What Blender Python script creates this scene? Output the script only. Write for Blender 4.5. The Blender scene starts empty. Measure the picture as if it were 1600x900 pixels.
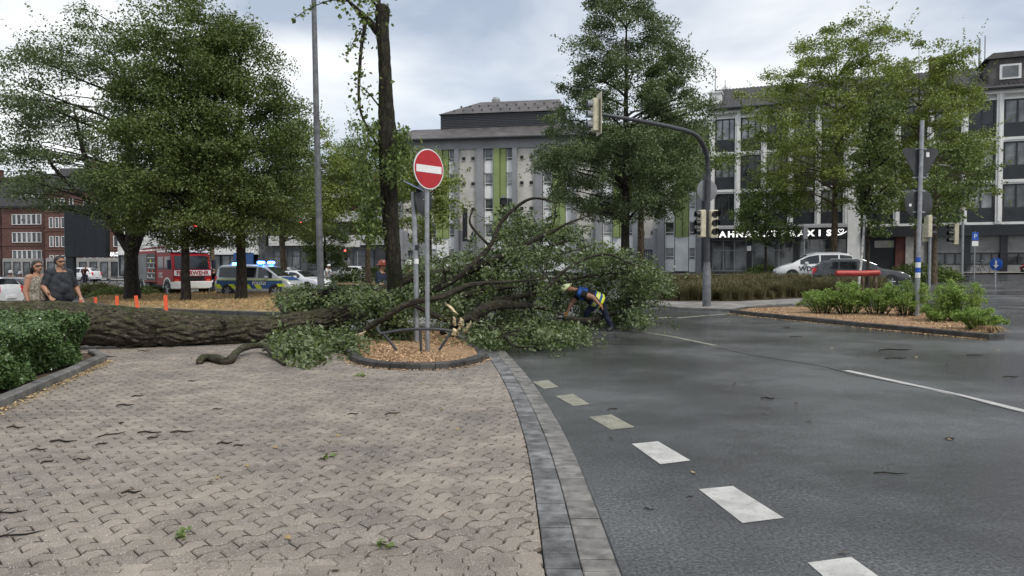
import bpy, math, random
import numpy as np
from mathutils import Vector, Matrix
R = math.radians
rng = np.random.default_rng(7)
random.seed(7)
SC = bpy.context.scene
COL = SC.collection

# ------------------------------------------------------------------ camera
F, CX, CY, HOR, CAMH = 1164.0, 800.0, 450.0, 416.0, 1.65
PITCH = -math.atan((CY - HOR) / F)
cam_d = bpy.data.cameras.new('camera'); cam = bpy.data.objects.new('camera', cam_d); COL.objects.link(cam)
cam.location = (0, 0, CAMH); cam.rotation_euler = (math.pi / 2 + PITCH, 0, 0)
cam_d.sensor_width = 36; cam_d.lens = 36 * F / 1600; cam_d.clip_end = 3000; cam_d.clip_start = 0.05
SC.camera = cam
# ------------------------------------------------------------------ sky, sun, exposure
SUN_EL, SUN_AZ = R(52), R(140)        # azimuth clockwise from +Y
world = bpy.data.worlds.new('World'); SC.world = world; world.use_nodes = True
wn, wl = world.node_tree.nodes, world.node_tree.links
wn.clear()
def wnode(t, **k):
    n = wn.new(t)
    for a, b in k.items(): setattr(n, a, b)
    return n
sky = wnode('ShaderNodeTexSky', sky_type='NISHITA', sun_disc=False, sun_elevation=SUN_EL, sun_rotation=SUN_AZ, dust_density=2.0, altitude=60)
tc = wnode('ShaderNodeTexCoord')
mp = wnode('ShaderNodeMapping'); mp.inputs['Scale'].default_value = (1.0, 1.0, 2.6); mp.inputs['Location'].default_value = (0.9, 0.55, 0.4)
wl.new(tc.outputs['Generated'], mp.inputs['Vector'])
n1 = wnode('ShaderNodeTexNoise'); n1.inputs['Scale'].default_value = 1.5; n1.inputs['Detail'].default_value = 5; n1.inputs['Roughness'].default_value = 0.5; n1.inputs['Distortion'].default_value = 0.35
wl.new(mp.outputs['Vector'], n1.inputs['Vector'])
n2 = wnode('ShaderNodeTexNoise'); n2.inputs['Scale'].default_value = 3.0; n2.inputs['Detail'].default_value = 5; n2.inputs['Roughness'].default_value = 0.5; n2.inputs['Distortion'].default_value = 0.25
wl.new(mp.outputs['Vector'], n2.inputs['Vector'])
cov = wnode('ShaderNodeValToRGB'); cov.color_ramp.elements[0].position = 0.33; cov.color_ramp.elements[1].position = 0.60
cov.color_ramp.elements[0].color = (0.68, 0.68, 0.68, 1)
wl.new(n1.outputs['Fac'], cov.inputs['Fac'])
shade = wnode('ShaderNodeValToRGB'); shade.color_ramp.elements[0].position = 0.34; shade.color_ramp.elements[1].position = 0.68
shade.color_ramp.elements[0].color = (3.5, 4.0, 4.8, 1); shade.color_ramp.elements[1].color = (8.2, 8.3, 8.3, 1)
wl.new(n2.outputs['Fac'], shade.inputs['Fac'])
mx = wnode('ShaderNodeMix', data_type='RGBA')
wl.new(cov.outputs['Color'], mx.inputs[0]); wl.new(sky.outputs['Color'], mx.inputs[6]); wl.new(shade.outputs['Color'], mx.inputs[7])
bg = wnode('ShaderNodeBackground'); bg.inputs['Strength'].default_value = 0.1
wl.new(mx.outputs[2], bg.inputs['Color'])
wo = wnode('ShaderNodeOutputWorld'); wl.new(bg.outputs['Background'], wo.inputs['Surface'])
sd = bpy.data.lights.new('sun', 'SUN'); sun = bpy.data.objects.new('sun', sd); COL.objects.link(sun)
sd.energy = 1.5; sd.angle = R(11); sd.color = (1.0, 0.96, 0.9)
sdir = Vector((math.sin(SUN_AZ) * math.cos(SUN_EL), math.cos(SUN_AZ) * math.cos(SUN_EL), math.sin(SUN_EL)))
sun.rotation_euler = sdir.to_track_quat('Z', 'Y').to_euler(); sun.location = (0, 0, 40)
vs = SC.view_settings
vs.view_transform = 'Standard'; vs.look = 'None'; vs.gamma = 1; vs.exposure = 0.55; vs.use_curve_mapping = False

# ------------------------------------------------------------------ places
def sstep(a, b, v):
    t = np.clip((v - a) / (b - a), 0, 1); return t * t * (3 - 2 * t)
def gz(x, y):                       # the square tilts a little: lower on the left, higher far back
    return float(sstep(15, 45, y) * np.clip(0.02 * x, -0.5, 0.8) + sstep(30, 80, y) * 0.5)
def ray(px, py):
    u, v = (px - CX) / F, (CY - py) / F
    return Vector((u, math.cos(PITCH) - v * math.sin(PITCH), math.sin(PITCH) + v * math.cos(PITCH)))
def at(px, py, Y):                  # the point seen at a pixel, Y metres ahead
    d = ray(px, py); t = Y / d.y
    return Vector((d.x * t, Y, CAMH + d.z * t))
def onz(px, py, z=0.0):
    d = ray(px, py); t = (z - CAMH) / d.z
    return Vector((d.x * t, d.y * t, z))
def gp(px, py, lift=0.0):           # the ground point seen at a pixel
    z = 0.0
    for _ in range(12):
        p = onz(px, py, z); z = 0.6 * z + 0.4 * gz(p.x, p.y)
    return Vector((p.x, p.y, gz(p.x, p.y) + lift))
def gpY(px, Y, lift=0.0):
    x = (px - CX) / F * Y
    return Vector((x, Y, gz(x, Y) + lift))

# ------------------------------------------------------------------ materials
def mat(name, col, rough=0.7, var=0.15, scale=6.0, bump=0.0, bscale=40.0, metal=0.0, spec=0.4, col2=None, rvar=0.0, objvar=0.0, coat=0.0, emit=None, estr=0.0, attrvar=0.0, alpha=None):
    m = bpy.data.materials.new(name); m.use_nodes = True
    nt = m.node_tree; N, L = nt.nodes, nt.links
    b = N['Principled BSDF']
    b.inputs['Roughness'].default_value = rough; b.inputs['Metallic'].default_value = metal
    b.inputs['Specular IOR Level'].default_value = spec
    if coat: b.inputs['Coat Weight'].default_value = coat; b.inputs['Coat Roughness'].default_value = 0.08
    if emit: b.inputs['Emission Color'].default_value = (*emit, 1); b.inputs['Emission Strength'].default_value = estr
    t = N.new('ShaderNodeTexCoord')
    n = N.new('ShaderNodeTexNoise'); n.inputs['Scale'].default_value = scale; n.inputs['Detail'].default_value = 5; n.inputs['Roughness'].default_value = 0.6
    L.new(t.outputs['Object'], n.inputs['Vector'])
    c2 = col2 if col2 else tuple(c * (1 - 2 * var) for c in col)
    c1 = col if col2 else tuple(min(1, c * (1 + var)) for c in col)
    r = N.new('ShaderNodeValToRGB'); r.color_ramp.elements[0].position = 0.35; r.color_ramp.elements[1].position = 0.65
    r.color_ramp.elements[0].color = (*c2, 1); r.color_ramp.elements[1].color = (*c1, 1)
    L.new(n.outputs['Fac'], r.inputs['Fac'])
    out = r.outputs['Color']
    if objvar or attrvar:
        h = N.new('ShaderNodeHueSaturation')
        mm = N.new('ShaderNodeMath'); mm.operation = 'MULTIPLY_ADD'
        if attrvar:
            a = N.new('ShaderNodeAttribute'); a.attribute_name = 'rnd'; src = a.outputs['Fac']; k = attrvar
            if objvar:
                o = N.new('ShaderNodeObjectInfo'); ad = N.new('ShaderNodeMath'); ad.operation = 'ADD'; fr = N.new('ShaderNodeMath'); fr.operation = 'FRACT'
                L.new(src, ad.inputs[0]); L.new(o.outputs['Random'], ad.inputs[1]); L.new(ad.outputs[0], fr.inputs[0]); src = fr.outputs[0]
        else:
            o = N.new('ShaderNodeObjectInfo'); src = o.outputs['Random']; k = objvar
        L.new(src, mm.inputs[0]); mm.inputs[1].default_value = 2 * k; mm.inputs[2].default_value = 1 - k
        L.new(mm.outputs[0], h.inputs['Value']); L.new(out, h.inputs['Color']); out = h.outputs['Color']
    L.new(out, b.inputs['Base Color'])
    if rvar:
        q = N.new('ShaderNodeMapRange'); q.inputs['From Min'].default_value = 0.3; q.inputs['From Max'].default_value = 0.7
        q.inputs['To Min'].default_value = max(0.03, rough - rvar); q.inputs['To Max'].default_value = min(1, rough + rvar)
        n3 = N.new('ShaderNodeTexNoise'); n3.inputs['Scale'].default_value = scale * 0.7; n3.inputs['Detail'].default_value = 4
        L.new(t.outputs['Object'], n3.inputs['Vector']); L.new(n3.outputs['Fac'], q.inputs['Value']); L.new(q.outputs['Result'], b.inputs['Roughness'])
    if bump:
        n4 = N.new('ShaderNodeTexNoise'); n4.inputs['Scale'].default_value = bscale; n4.inputs['Detail'].default_value = 5
        L.new(t.outputs['Object'], n4.inputs['Vector'])
        bp = N.new('ShaderNodeBump'); bp.inputs['Strength'].default_value = bump; bp.inputs['Distance'].default_value = 0.02
        L.new(n4.outputs['Fac'], bp.inputs['Height']); L.new(bp.outputs['Normal'], b.inputs['Normal'])
    return m
def leafmat(name, a, bcol, under=None, rough=0.45, trans=0.3):
    m = bpy.data.materials.new(name); m.use_nodes = True
    nt = m.node_tree; N, L = nt.nodes, nt.links
    b = N['Principled BSDF']; b.inputs['Roughness'].default_value = rough; b.inputs['Specular IOR Level'].default_value = 0.45
    at_ = N.new('ShaderNodeAttribute'); at_.attribute_name = 'rnd'
    r = N.new('ShaderNodeValToRGB'); r.color_ramp.elements[0].color = (*a, 1); r.color_ramp.elements[1].color = (*bcol, 1)
    L.new(at_.outputs['Fac'], r.inputs['Fac'])
    g = N.new('ShaderNodeNewGeometry'); mxu = N.new('ShaderNodeMix'); mxu.data_type = 'RGBA'
    un = under or tuple(min(1, 1.5 * (p + q) / 2 + 0.012) for p, q in zip(a, bcol))
    L.new(g.outputs['Backfacing'], mxu.inputs[0]); L.new(r.outputs['Color'], mxu.inputs[6]); mxu.inputs[7].default_value = (*un, 1)
    L.new(mxu.outputs[2], b.inputs['Base Color'])
    tr = N.new('ShaderNodeBsdfTranslucent'); hs = N.new('ShaderNodeHueSaturation'); hs.inputs['Value'].default_value = 1.5; hs.inputs['Saturation'].default_value = 1.1
    L.new(mxu.outputs[2], hs.inputs['Color']); L.new(hs.outputs['Color'], tr.inputs['Color'])
    ms = N.new('ShaderNodeMixShader'); ms.inputs[0].default_value = trans
    L.new(b.outputs[0], ms.inputs[1]); L.new(tr.outputs[0], ms.inputs[2]); L.new(ms.outputs[0], N['Material Output'].inputs['Surface'])
    return m
def asphaltmat():
    m = bpy.data.materials.new('wet_asphalt'); m.use_nodes = True
    nt = m.node_tree; N, L = nt.nodes, nt.links; b = N['Principled BSDF']
    t = N.new('ShaderNodeTexCoord')
    def noise(s, d=4, ro=0.55, vec=None):
        n = N.new('ShaderNodeTexNoise'); n.inputs['Scale'].default_value = s; n.inputs['Detail'].default_value = d; n.inputs['Roughness'].default_value = ro
        L.new(vec or t.outputs['Object'], n.inputs['Vector']); return n.outputs['Fac']
    def ramp(src, p0, c0, p1, c1):
        r = N.new('ShaderNodeValToRGB'); r.color_ramp.elements[0].position = p0; r.color_ramp.elements[1].position = p1
        r.color_ramp.elements[0].color = (*c0, 1); r.color_ramp.elements[1].color = (*c1, 1); L.new(src, r.inputs['Fac']); return r.outputs['Color']
    wet = noise(0.3, 6, 0.62)
    agg = noise(42, 6, 0.85)
    ca = ramp(agg, 0.38, (0.016, 0.0165, 0.0175), 0.66, (0.19, 0.193, 0.198))
    cb = ramp(wet, 0.40, (0.5, 0.5, 0.51), 0.60, (1.2, 1.2, 1.2))
    mu = N.new('ShaderNodeMix'); mu.data_type = 'RGBA'; mu.blend_type = 'MULTIPLY'; mu.inputs[0].default_value = 1
    L.new(ca, mu.inputs[6]); L.new(cb, mu.inputs[7])
    sp = ramp(noise(170, 2, 0.5), 0.66, (0, 0, 0), 0.74, (1, 1, 1)); mg = N.new('ShaderNodeMix'); mg.data_type = 'RGBA'
    L.new(sp, mg.inputs[0]); L.new(mu.outputs[2], mg.inputs[6]); mg.inputs[7].default_value = (0.38, 0.38, 0.37, 1); L.new(mg.outputs[2], b.inputs['Base Color'])
    rr = N.new('ShaderNodeMapRange'); rr.inputs['From Min'].default_value = 0.40; rr.inputs['From Max'].default_value = 0.60
    rr.inputs['To Min'].default_value = 0.08; rr.inputs['To Max'].default_value = 0.27; L.new(wet, rr.inputs['Value']); L.new(rr.outputs['Result'], b.inputs['Roughness'])
    b.inputs['Specular IOR Level'].default_value = 0.8
    bp = N.new('ShaderNodeBump'); bp.inputs['Strength'].default_value = 0.8; bp.inputs['Distance'].default_value = 0.009
    L.new(noise(34, 6, 0.85), bp.inputs['Height'])
    b2 = N.new('ShaderNodeBump'); b2.inputs['Strength'].default_value = 0.2; b2.inputs['Distance'].default_value = 0.02; L.new(noise(7, 4, 0.6), b2.inputs['Height']); L.new(bp.outputs['Normal'], b2.inputs['Normal'])
    L.new(b2.outputs['Normal'], b.inputs['Normal'])
    return m
def pavermat():
    m = mat('concrete_paver', (0.272, 0.236, 0.198), 0.58, 0.12, 2.2, 0.35, 120, rvar=0.12, objvar=0.16, attrvar=0.16)
    N, L = m.node_tree.nodes, m.node_tree.links; b = N['Principled BSDF']
    src = b.inputs['Base Color'].links[0].from_socket
    t = N.new('ShaderNodeTexCoord'); g = N.new('ShaderNodeNewGeometry')
    v = N.new('ShaderNodeTexNoise'); v.inputs['Scale'].default_value = 150; v.inputs['Detail'].default_value = 2; L.new(g.outputs['Position'], v.inputs['Vector'])
    r = N.new('ShaderNodeValToRGB'); r.color_ramp.elements[0].position = 0.60; r.color_ramp.elements[1].position = 0.70
    r.color_ramp.elements[0].color = (0, 0, 0, 1); r.color_ramp.elements[1].color = (1, 1, 1, 1); L.new(v.outputs['Fac'], r.inputs['Fac'])
    r2 = N.new('ShaderNodeValToRGB'); r2.color_ramp.elements[0].position = 0.30; r2.color_ramp.elements[1].position = 0.42
    r2.color_ramp.elements[0].color = (0.5, 0.48, 0.46, 1); r2.color_ramp.elements[1].color = (1, 1, 1, 1); L.new(v.outputs['Fac'], r2.inputs['Fac'])
    m2 = N.new('ShaderNodeMix'); m2.data_type = 'RGBA'; m2.blend_type = 'MULTIPLY'; m2.inputs[0].default_value = 1; L.new(src, m2.inputs[6]); L.new(r2.outputs['Color'], m2.inputs[7])
    w = N.new('ShaderNodeTexNoise'); w.inputs['Scale'].default_value = 0.7; w.inputs['Detail'].default_value = 4; L.new(g.outputs['Position'], w.inputs['Vector'])
    r3 = N.new('ShaderNodeValToRGB'); r3.color_ramp.elements[0].position = 0.35; r3.color_ramp.elements[1].position = 0.62
    r3.color_ramp.elements[0].color = (0.74, 0.73, 0.73, 1); r3.color_ramp.elements[1].color = (1.08, 1.06, 1.02, 1); L.new(w.outputs['Fac'], r3.inputs['Fac'])
    m4 = N.new('ShaderNodeMix'); m4.data_type = 'RGBA'; m4.blend_type = 'MULTIPLY'; m4.inputs[0].default_value = 1; L.new(m2.outputs[2], m4.inputs[6]); L.new(r3.outputs['Color'], m4.inputs[7])
    m3 = N.new('ShaderNodeMix'); m3.data_type = 'RGBA'; L.new(r.outputs['Color'], m3.inputs[0]); L.new(m4.outputs[2], m3.inputs[6]); m3.inputs[7].default_value = (0.62, 0.6, 0.57, 1)
    L.new(m3.outputs[2], b.inputs['Base Color'])
    return m
def barkmat(name, dark, light, moss=None, scale=3.0, stretch=(1, 1, .35), mk=(.48, .72)):
    m = bpy.data.materials.new(name); m.use_nodes = True
    nt = m.node_tree; N, L = nt.nodes, nt.links; b = N['Principled BSDF']; b.inputs['Roughness'].default_value = 0.8; b.inputs['Specular IOR Level'].default_value = 0.3
    t = N.new('ShaderNodeTexCoord'); mpp = N.new('ShaderNodeMapping'); mpp.inputs['Scale'].default_value = stretch; L.new(t.outputs['Object'], mpp.inputs['Vector'])
    n = N.new('ShaderNodeTexNoise'); n.inputs['Scale'].default_value = scale * 4; n.inputs['Detail'].default_value = 8; n.inputs['Roughness'].default_value = 0.7; n.inputs['Distortion'].default_value = .6; L.new(mpp.outputs['Vector'], n.inputs['Vector'])
    r = N.new('ShaderNodeValToRGB'); r.color_ramp.elements[0].position = 0.35; r.color_ramp.elements[1].position = 0.68
    r.color_ramp.elements[0].color = (*dark, 1); r.color_ramp.elements[1].color = (*light, 1); L.new(n.outputs['Fac'], r.inputs['Fac'])
    out = r.outputs['Color']
    if moss:
        n2 = N.new('ShaderNodeTexNoise'); n2.inputs['Scale'].default_value = scale; n2.inputs['Detail'].default_value = 6; L.new(t.outputs['Object'], n2.inputs['Vector'])
        g = N.new('ShaderNodeNewGeometry'); sx = N.new('ShaderNodeSeparateXYZ'); L.new(g.outputs['Normal'], sx.inputs[0])
        ma = N.new('ShaderNodeMath'); ma.operation = 'MULTIPLY_ADD'; L.new(sx.outputs['Z'], ma.inputs[0]); ma.inputs[1].default_value = 0.3; L.new(n2.outputs['Fac'], ma.inputs[2])
        mr = N.new('ShaderNodeMapRange'); mr.inputs['From Min'].default_value = mk[0]; mr.inputs['From Max'].default_value = mk[1]; L.new(ma.outputs[0], mr.inputs['Value'])
        mx_ = N.new('ShaderNodeMix'); mx_.data_type = 'RGBA'; L.new(mr.outputs['Result'], mx_.inputs[0]); L.new(out, mx_.inputs[6]); mx_.inputs[7].default_value = (*moss, 1)
        out = mx_.outputs[2]
    vo = N.new('ShaderNodeTexVoronoi'); vo.feature = 'DISTANCE_TO_EDGE'; vo.inputs['Scale'].default_value = scale * 2.6; vo.inputs['Randomness'].default_value = 1
    dw = N.new('ShaderNodeMix'); dw.data_type = 'RGBA'; dw.blend_type = 'LINEAR_LIGHT'; dw.inputs[0].default_value = .12; L.new(mpp.outputs['Vector'], dw.inputs[6]); L.new(n.outputs['Color'], dw.inputs[7]); L.new(dw.outputs[2], vo.inputs['Vector'])
    cr_ = N.new('ShaderNodeValToRGB'); cr_.color_ramp.elements[0].position = .0; cr_.color_ramp.elements[1].position = .16; cr_.color_ramp.elements[0].color = (.22, .2, .18, 1); cr_.color_ramp.elements[1].color = (1, 1, 1, 1); L.new(vo.outputs['Distance'], cr_.inputs['Fac'])
    cm = N.new('ShaderNodeMix'); cm.data_type = 'RGBA'; cm.blend_type = 'MULTIPLY'; cm.inputs[0].default_value = 1; L.new(out, cm.inputs[6]); L.new(cr_.outputs['Color'], cm.inputs[7]); out = cm.outputs[2]
    L.new(out, b.inputs['Base Color'])
    bp = N.new('ShaderNodeBump'); bp.inputs['Strength'].default_value = 1.0; bp.inputs['Distance'].default_value = 0.05; L.new(n.outputs['Fac'], bp.inputs['Height']); L.new(bp.outputs['Normal'], b.inputs['Normal'])
    return m
def glassmat(name, col, rough=0.06, objvar=0.4):
    m = mat(name, col, rough, 0.35, 0.7, spec=0.7, objvar=objvar); return m
M = {}
M['asphalt'] = asphaltmat(); M['paver'] = pavermat()
M['joint'] = mat('joint_sand', (0.035, 0.031, 0.027), 0.9, 0.3, 9, 0.4, 60)
M['ground'] = mat('city_ground', (0.16, 0.155, 0.15), 0.8, 0.15, 0.5, 0.2, 30)
M['gut_d'] = mat('gutter_dark', (0.175, 0.175, 0.173), 0.45, 0.3, 7, 0.4, 90, rvar=0.15, objvar=0.32)
M['gut_l'] = mat('gutter_light', (0.2, 0.19, 0.175), 0.45, 0.26, 7, 0.3, 90, rvar=0.15, objvar=0.14)
M['kerb'] = mat('wet_basalt_kerb', (0.062, 0.058, 0.054), 0.42, 0.3, 4, 0.4, 50, rvar=0.15)
M['kerb_grey'] = mat('concrete_kerb', (0.17, 0.165, 0.155), 0.6, 0.25, 4, 0.4, 50)
M['slab'] = mat('concrete_slabs', (0.27, 0.255, 0.235), 0.65, 0.2, 1.3, 0.3, 40)
M['mulch'] = mat('bark_mulch', (0.42, 0.275, 0.155), 0.85, 0.3, 14, 0.8, 60, col2=(0.2, 0.115, 0.06))
M['chip'] = mat('wood_chip', (0.5, 0.34, 0.2), 0.8, 0.2, 20, attrvar=0.55)
M['straw'] = mat('dry_grass', (0.5, 0.36, 0.18), 0.9, 0.2, 3, 0.5, 60, attrvar=0.4)
M['soil'] = mat('soil', (0.1, 0.07, 0.045), 0.9, 0.3, 6, 0.6, 50)
M['paint'] = mat('road_paint', (0.5, 0.49, 0.46), 0.5, 0.12, 5, 0.3, 90, rvar=0.15)
M['paint_old'] = mat('worn_road_paint', (0.31, 0.3, 0.24), 0.5, 0.15, 5, 0.3, 90)
def wornpaint(name, col, lo, hi):
    m = mat(name, col, 0.5, 0.12, 5, 0.3, 90); N, L = m.node_tree.nodes, m.node_tree.links; b = N['Principled BSDF']; src = b.inputs['Base Color'].links[0].from_socket
    g = N.new('ShaderNodeNewGeometry'); n = N.new('ShaderNodeTexNoise'); n.inputs['Scale'].default_value = 26; n.inputs['Detail'].default_value = 9; n.inputs['Roughness'].default_value = .78; L.new(g.outputs['Position'], n.inputs['Vector'])
    r = N.new('ShaderNodeValToRGB'); r.color_ramp.elements[0].position = lo; r.color_ramp.elements[1].position = hi; r.color_ramp.elements[0].color = (0, 0, 0, 1); r.color_ramp.elements[1].color = (1, 1, 1, 1); L.new(n.outputs['Fac'], r.inputs['Fac'])
    x = N.new('ShaderNodeMix'); x.data_type = 'RGBA'; L.new(r.outputs['Color'], x.inputs[0]); L.new(src, x.inputs[6]); x.inputs[7].default_value = (0.07, 0.07, 0.07, 1); L.new(x.outputs[2], b.inputs['Base Color']); return m
M['paint'] = wornpaint('road_paint', (0.5, 0.49, 0.46), .57, .66); M['paint_old'] = wornpaint('worn_road_paint', (0.29, 0.28, 0.22), .52, .62)
M['seam'] = mat('tar_seam', (0.02, 0.02, 0.021), 0.35, 0.2, 9)
M['bark'] = barkmat('tree_bark', (0.016, 0.013, 0.01), (0.07, 0.057, 0.042))
M['bark_l'] = barkmat('plane_bark', (0.1, 0.075, 0.05), (0.24, 0.19, 0.13))
M['bark_m'] = barkmat('mossy_bark', (0.018, 0.015, 0.011), (0.2, 0.172, 0.125), (0.07, 0.078, 0.028), 4.5, (.25, 1, 1), (.54, .9))
M['bark_b'] = barkmat('branch_bark', (0.018, 0.015, 0.011), (0.085, 0.07, 0.05), (0.05, 0.055, 0.02), 4, (.5, 1, 1), (.62, .9))
M['bark_ivy'] = barkmat('old_trunk_bark', (0.012, 0.01, 0.007), (0.06, 0.05, 0.034), (0.035, 0.042, 0.014), 4)
M['wood'] = mat('fresh_split_wood', (0.72, 0.58, 0.38), 0.7, 0.2, 12, 0.6, 40)
M['lf_dark'] = leafmat('linden_leaf', (0.034, 0.058, 0.013), (0.135, 0.168, 0.045))
M['lf_mid'] = leafmat('maple_leaf', (0.05, 0.085, 0.018), (0.15, 0.19, 0.05))
M['lf_cool'] = leafmat('grey_green_leaf', (0.034, 0.06, 0.02), (0.135, 0.17, 0.068))
M['lf_yel'] = leafmat('plane_leaf', (0.075, 0.108, 0.02), (0.22, 0.255, 0.06))
M['lf_fall'] = leafmat('fallen_leaf', (0.024, 0.05, 0.011), (0.175, 0.225, 0.068), (0.18, 0.225, 0.11), 0.34)
M['lf_hedge'] = leafmat('laurel_leaf', (0.028, 0.06, 0.015), (0.1, 0.16, 0.05), None, 0.25, 0.2)
M['lf_fern'] = leafmat('sumac_leaf', (0.1, 0.16, 0.035), (0.25, 0.33, 0.09), None, 0.5, 0.4)
M['lf_grass'] = leafmat('ornamental_grass_blade', (0.04, 0.05, 0.014), (0.15, 0.125, 0.06), None, 0.6, 0.3)
M['lf_low'] = leafmat('ground_shrub_leaf', (0.04, 0.05, 0.014), (0.13, 0.13, 0.035))
M['galv'] = mat('galvanised_steel', (0.34, 0.35, 0.36), 0.45, 0.12, 7, metal=0.55, rvar=0.1)
M['steel_d'] = mat('dark_steel', (0.07, 0.073, 0.078), 0.45, 0.15, 6, metal=0.4)
M['mastgrey'] = mat('painted_mast', (0.14, 0.145, 0.15), 0.5, 0.2, 5, metal=0.2)
M['black'] = mat('black_plastic', (0.015, 0.016, 0.018), 0.45, 0.15, 8)
M['rubber'] = mat('rubber', (0.018, 0.018, 0.018), 0.75, 0.15, 12)
M['rim'] = mat('alloy', (0.42, 0.43, 0.44), 0.35, 0.1, 9, metal=0.8)
M['signred'] = mat('sign_red', (0.43, 0.008, 0.014), 0.38, 0.06, 6, coat=0.2)
M['signwhite'] = mat('sign_white', (0.78, 0.78, 0.76), 0.4, 0.04, 6)
M['signblue'] = mat('sign_blue', (0.02, 0.09, 0.42), 0.4, 0.06, 6)
M['signyel'] = mat('sign_yellow', (0.75, 0.42, 0.03), 0.4, 0.06, 6)
M['signback'] = mat('sign_back', (0.048, 0.05, 0.053), 0.5, 0.15, 4)
M['signgrey'] = mat('sign_back_grey', (0.2, 0.205, 0.215), 0.5, 0.1, 4)
M['cream'] = mat('signal_housing', (0.56, 0.52, 0.38), 0.5, 0.12, 6)
M['redlamp'] = mat('red_signal_lens', (0.8, 0.05, 0.05), 0.3, 0.0, 5, emit=(1, 0.08, 0.08), estr=5)
M['bluelamp'] = mat('blue_beacon', (0.05, 0.2, 0.9), 0.3, 0.0, 5, emit=(0.02, 0.16, 1.0), estr=60)
M['headlamp'] = mat('head_lamp', (0.8, 0.8, 0.8), 0.15, 0.05, 5)
M['taillamp'] = mat('tail_lamp', (0.5, 0.02, 0.03), 0.25, 0.1, 5, emit=(1, 0.05, 0.08), estr=0.08)
M['lens'] = mat('dark_lens', (0.03, 0.03, 0.03), 0.2, 0.1, 5)
M['orange'] = mat('orange_plastic', (0.85, 0.13, 0.05), 0.5, 0.1, 8)
M['redrail'] = mat('red_rail', (0.38, 0.04, 0.032), 0.4, 0.15, 5)
M['wht'] = mat('car_white', (0.72, 0.73, 0.74), 0.25, 0.03, 3, coat=0.5)
M['blk'] = mat('car_black', (0.02, 0.021, 0.024), 0.22, 0.1, 3, coat=0.6)
M['anth'] = mat('car_anthracite', (0.045, 0.047, 0.052), 0.25, 0.1, 3, coat=0.6)
M['redcar'] = mat('car_red', (0.34, 0.02, 0.025), 0.25, 0.05, 3, coat=0.5)
M['firered'] = mat('fire_red', (0.3, 0.008, 0.014), 0.45, 0.06, 3, spec=.3)
M['silver'] = mat('police_silver', (0.5, 0.52, 0.53), 0.3, 0.04, 3, metal=0.3, coat=0.4)
M['polblue'] = mat('police_blue', (0.015, 0.07, 0.22), 0.35, 0.05, 3, coat=0.3)
M['polyel'] = mat('police_yellow', (0.62, 0.72, 0.03), 0.45, 0.05, 3)
M['carglass'] = glassmat('car_glass', (0.022, 0.026, 0.03), 0.05, 0)
M['glass'] = glassmat('window_glass', (0.1, 0.108, 0.112), 0.05, 0.8)
M['glass_sky'] = glassmat('window_glass_sky_tone', (0.34, 0.355, 0.36), 0.08, 0.5)  # pale base colour paints the reflected sky into the panes
M['white_wall'] = mat('white_render', (0.82, 0.82, 0.8), 0.75, 0.07, 0.6, 0.1, 20)
M['pilaster'] = mat('pale_stone', (0.8, 0.8, 0.78), 0.7, 0.07, 0.8, 0.1, 20)
M['band'] = mat('dark_fascia', (0.022, 0.025, 0.028), 0.35, 0.15, 1.5)
M['spandrel'] = mat('dark_spandrel', (0.03, 0.034, 0.038), 0.35, 0.15, 1.5)
M['frame_d'] = mat('dark_window_frame', (0.035, 0.036, 0.038), 0.4, 0.1, 4)
M['frame_w'] = mat('white_window_frame', (0.72, 0.72, 0.71), 0.45, 0.05, 4)
M['gb_grey'] = mat('grey_cladding', (0.25, 0.255, 0.265), 0.6, 0.08, 0.5, 0.1, 20)
M['gb_dark'] = mat('dark_grey_cladding', (0.115, 0.12, 0.132), 0.6, 0.1, 0.5, 0.1, 20)
M['gb_beige'] = mat('exposed_concrete', (0.52, 0.5, 0.46), 0.75, 0.1, 0.5, 0.15, 25)
M['gb_green'] = mat('green_fin', (0.24, 0.3, 0.115), 0.55, 0.08, 0.8)
M['gb_white'] = mat('white_panel', (0.76, 0.77, 0.77), 0.5, 0.06, 0.8)
M['roof'] = mat('dark_roof_tile', (0.062, 0.056, 0.056), 0.6, 0.25, 2.2, 0.3, 12, attrvar=0.3)
M['roof_g'] = mat('grey_roof_sheet', (0.11, 0.1, 0.098), 0.55, 0.2, 0.8, 0.2, 12)
M['brick'] = mat('red_brick_wall', (0.13, 0.066, 0.053), 0.8, 0.2, 5, 0.2, 30)
M['brick_d'] = mat('brown_brick_wall', (0.1, 0.048, 0.04), 0.8, 0.2, 5, 0.2, 30)
M['stone'] = mat('stone_cladding', (0.34, 0.33, 0.31), 0.7, 0.15, 1.2, 0.2, 20)
M['stone_d'] = mat('dark_stone_cladding', (0.095, 0.097, 0.1), 0.6, 0.2, 1.2, 0.2, 20)
M['maroon'] = mat('maroon_wall', (0.1, 0.035, 0.026), 0.7, 0.2, 1.2)
M['shutter'] = mat('grey_shutter', (0.25, 0.25, 0.245), 0.6, 0.1, 1.5)
M['bank'] = mat('pale_panel', (0.6, 0.6, 0.57), 0.65, 0.06, 0.6)
M['letter_d'] = mat('dark_letters', (0.05, 0.055, 0.06), 0.4, 0.1, 4)
M['letter_lit'] = mat('lit_letters', (0.9, 0.9, 0.9), 0.4, 0.0, 4, emit=(1, 0.98, 0.94), estr=0.9)
M['led'] = mat('led_screen_off', (0.012, 0.015, 0.018), 0.4, 0.12, 2)
M['balc'] = mat('balcony_cladding', (0.6, 0.59, 0.57), 0.6, 0.06, 1.2)
M['skin'] = mat('skin', (0.4, 0.215, 0.14), 0.5, 0.06, 9)
M['hair_d'] = mat('dark_hair', (0.03, 0.02, 0.016), 0.5, 0.25, 30)
M['shirt_ch'] = mat('charcoal_shirt', (0.032, 0.036, 0.042), 0.85, 0.15, 12)
M['jeans'] = mat('dark_trousers', (0.025, 0.03, 0.045), 0.85, 0.15, 12)
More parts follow.
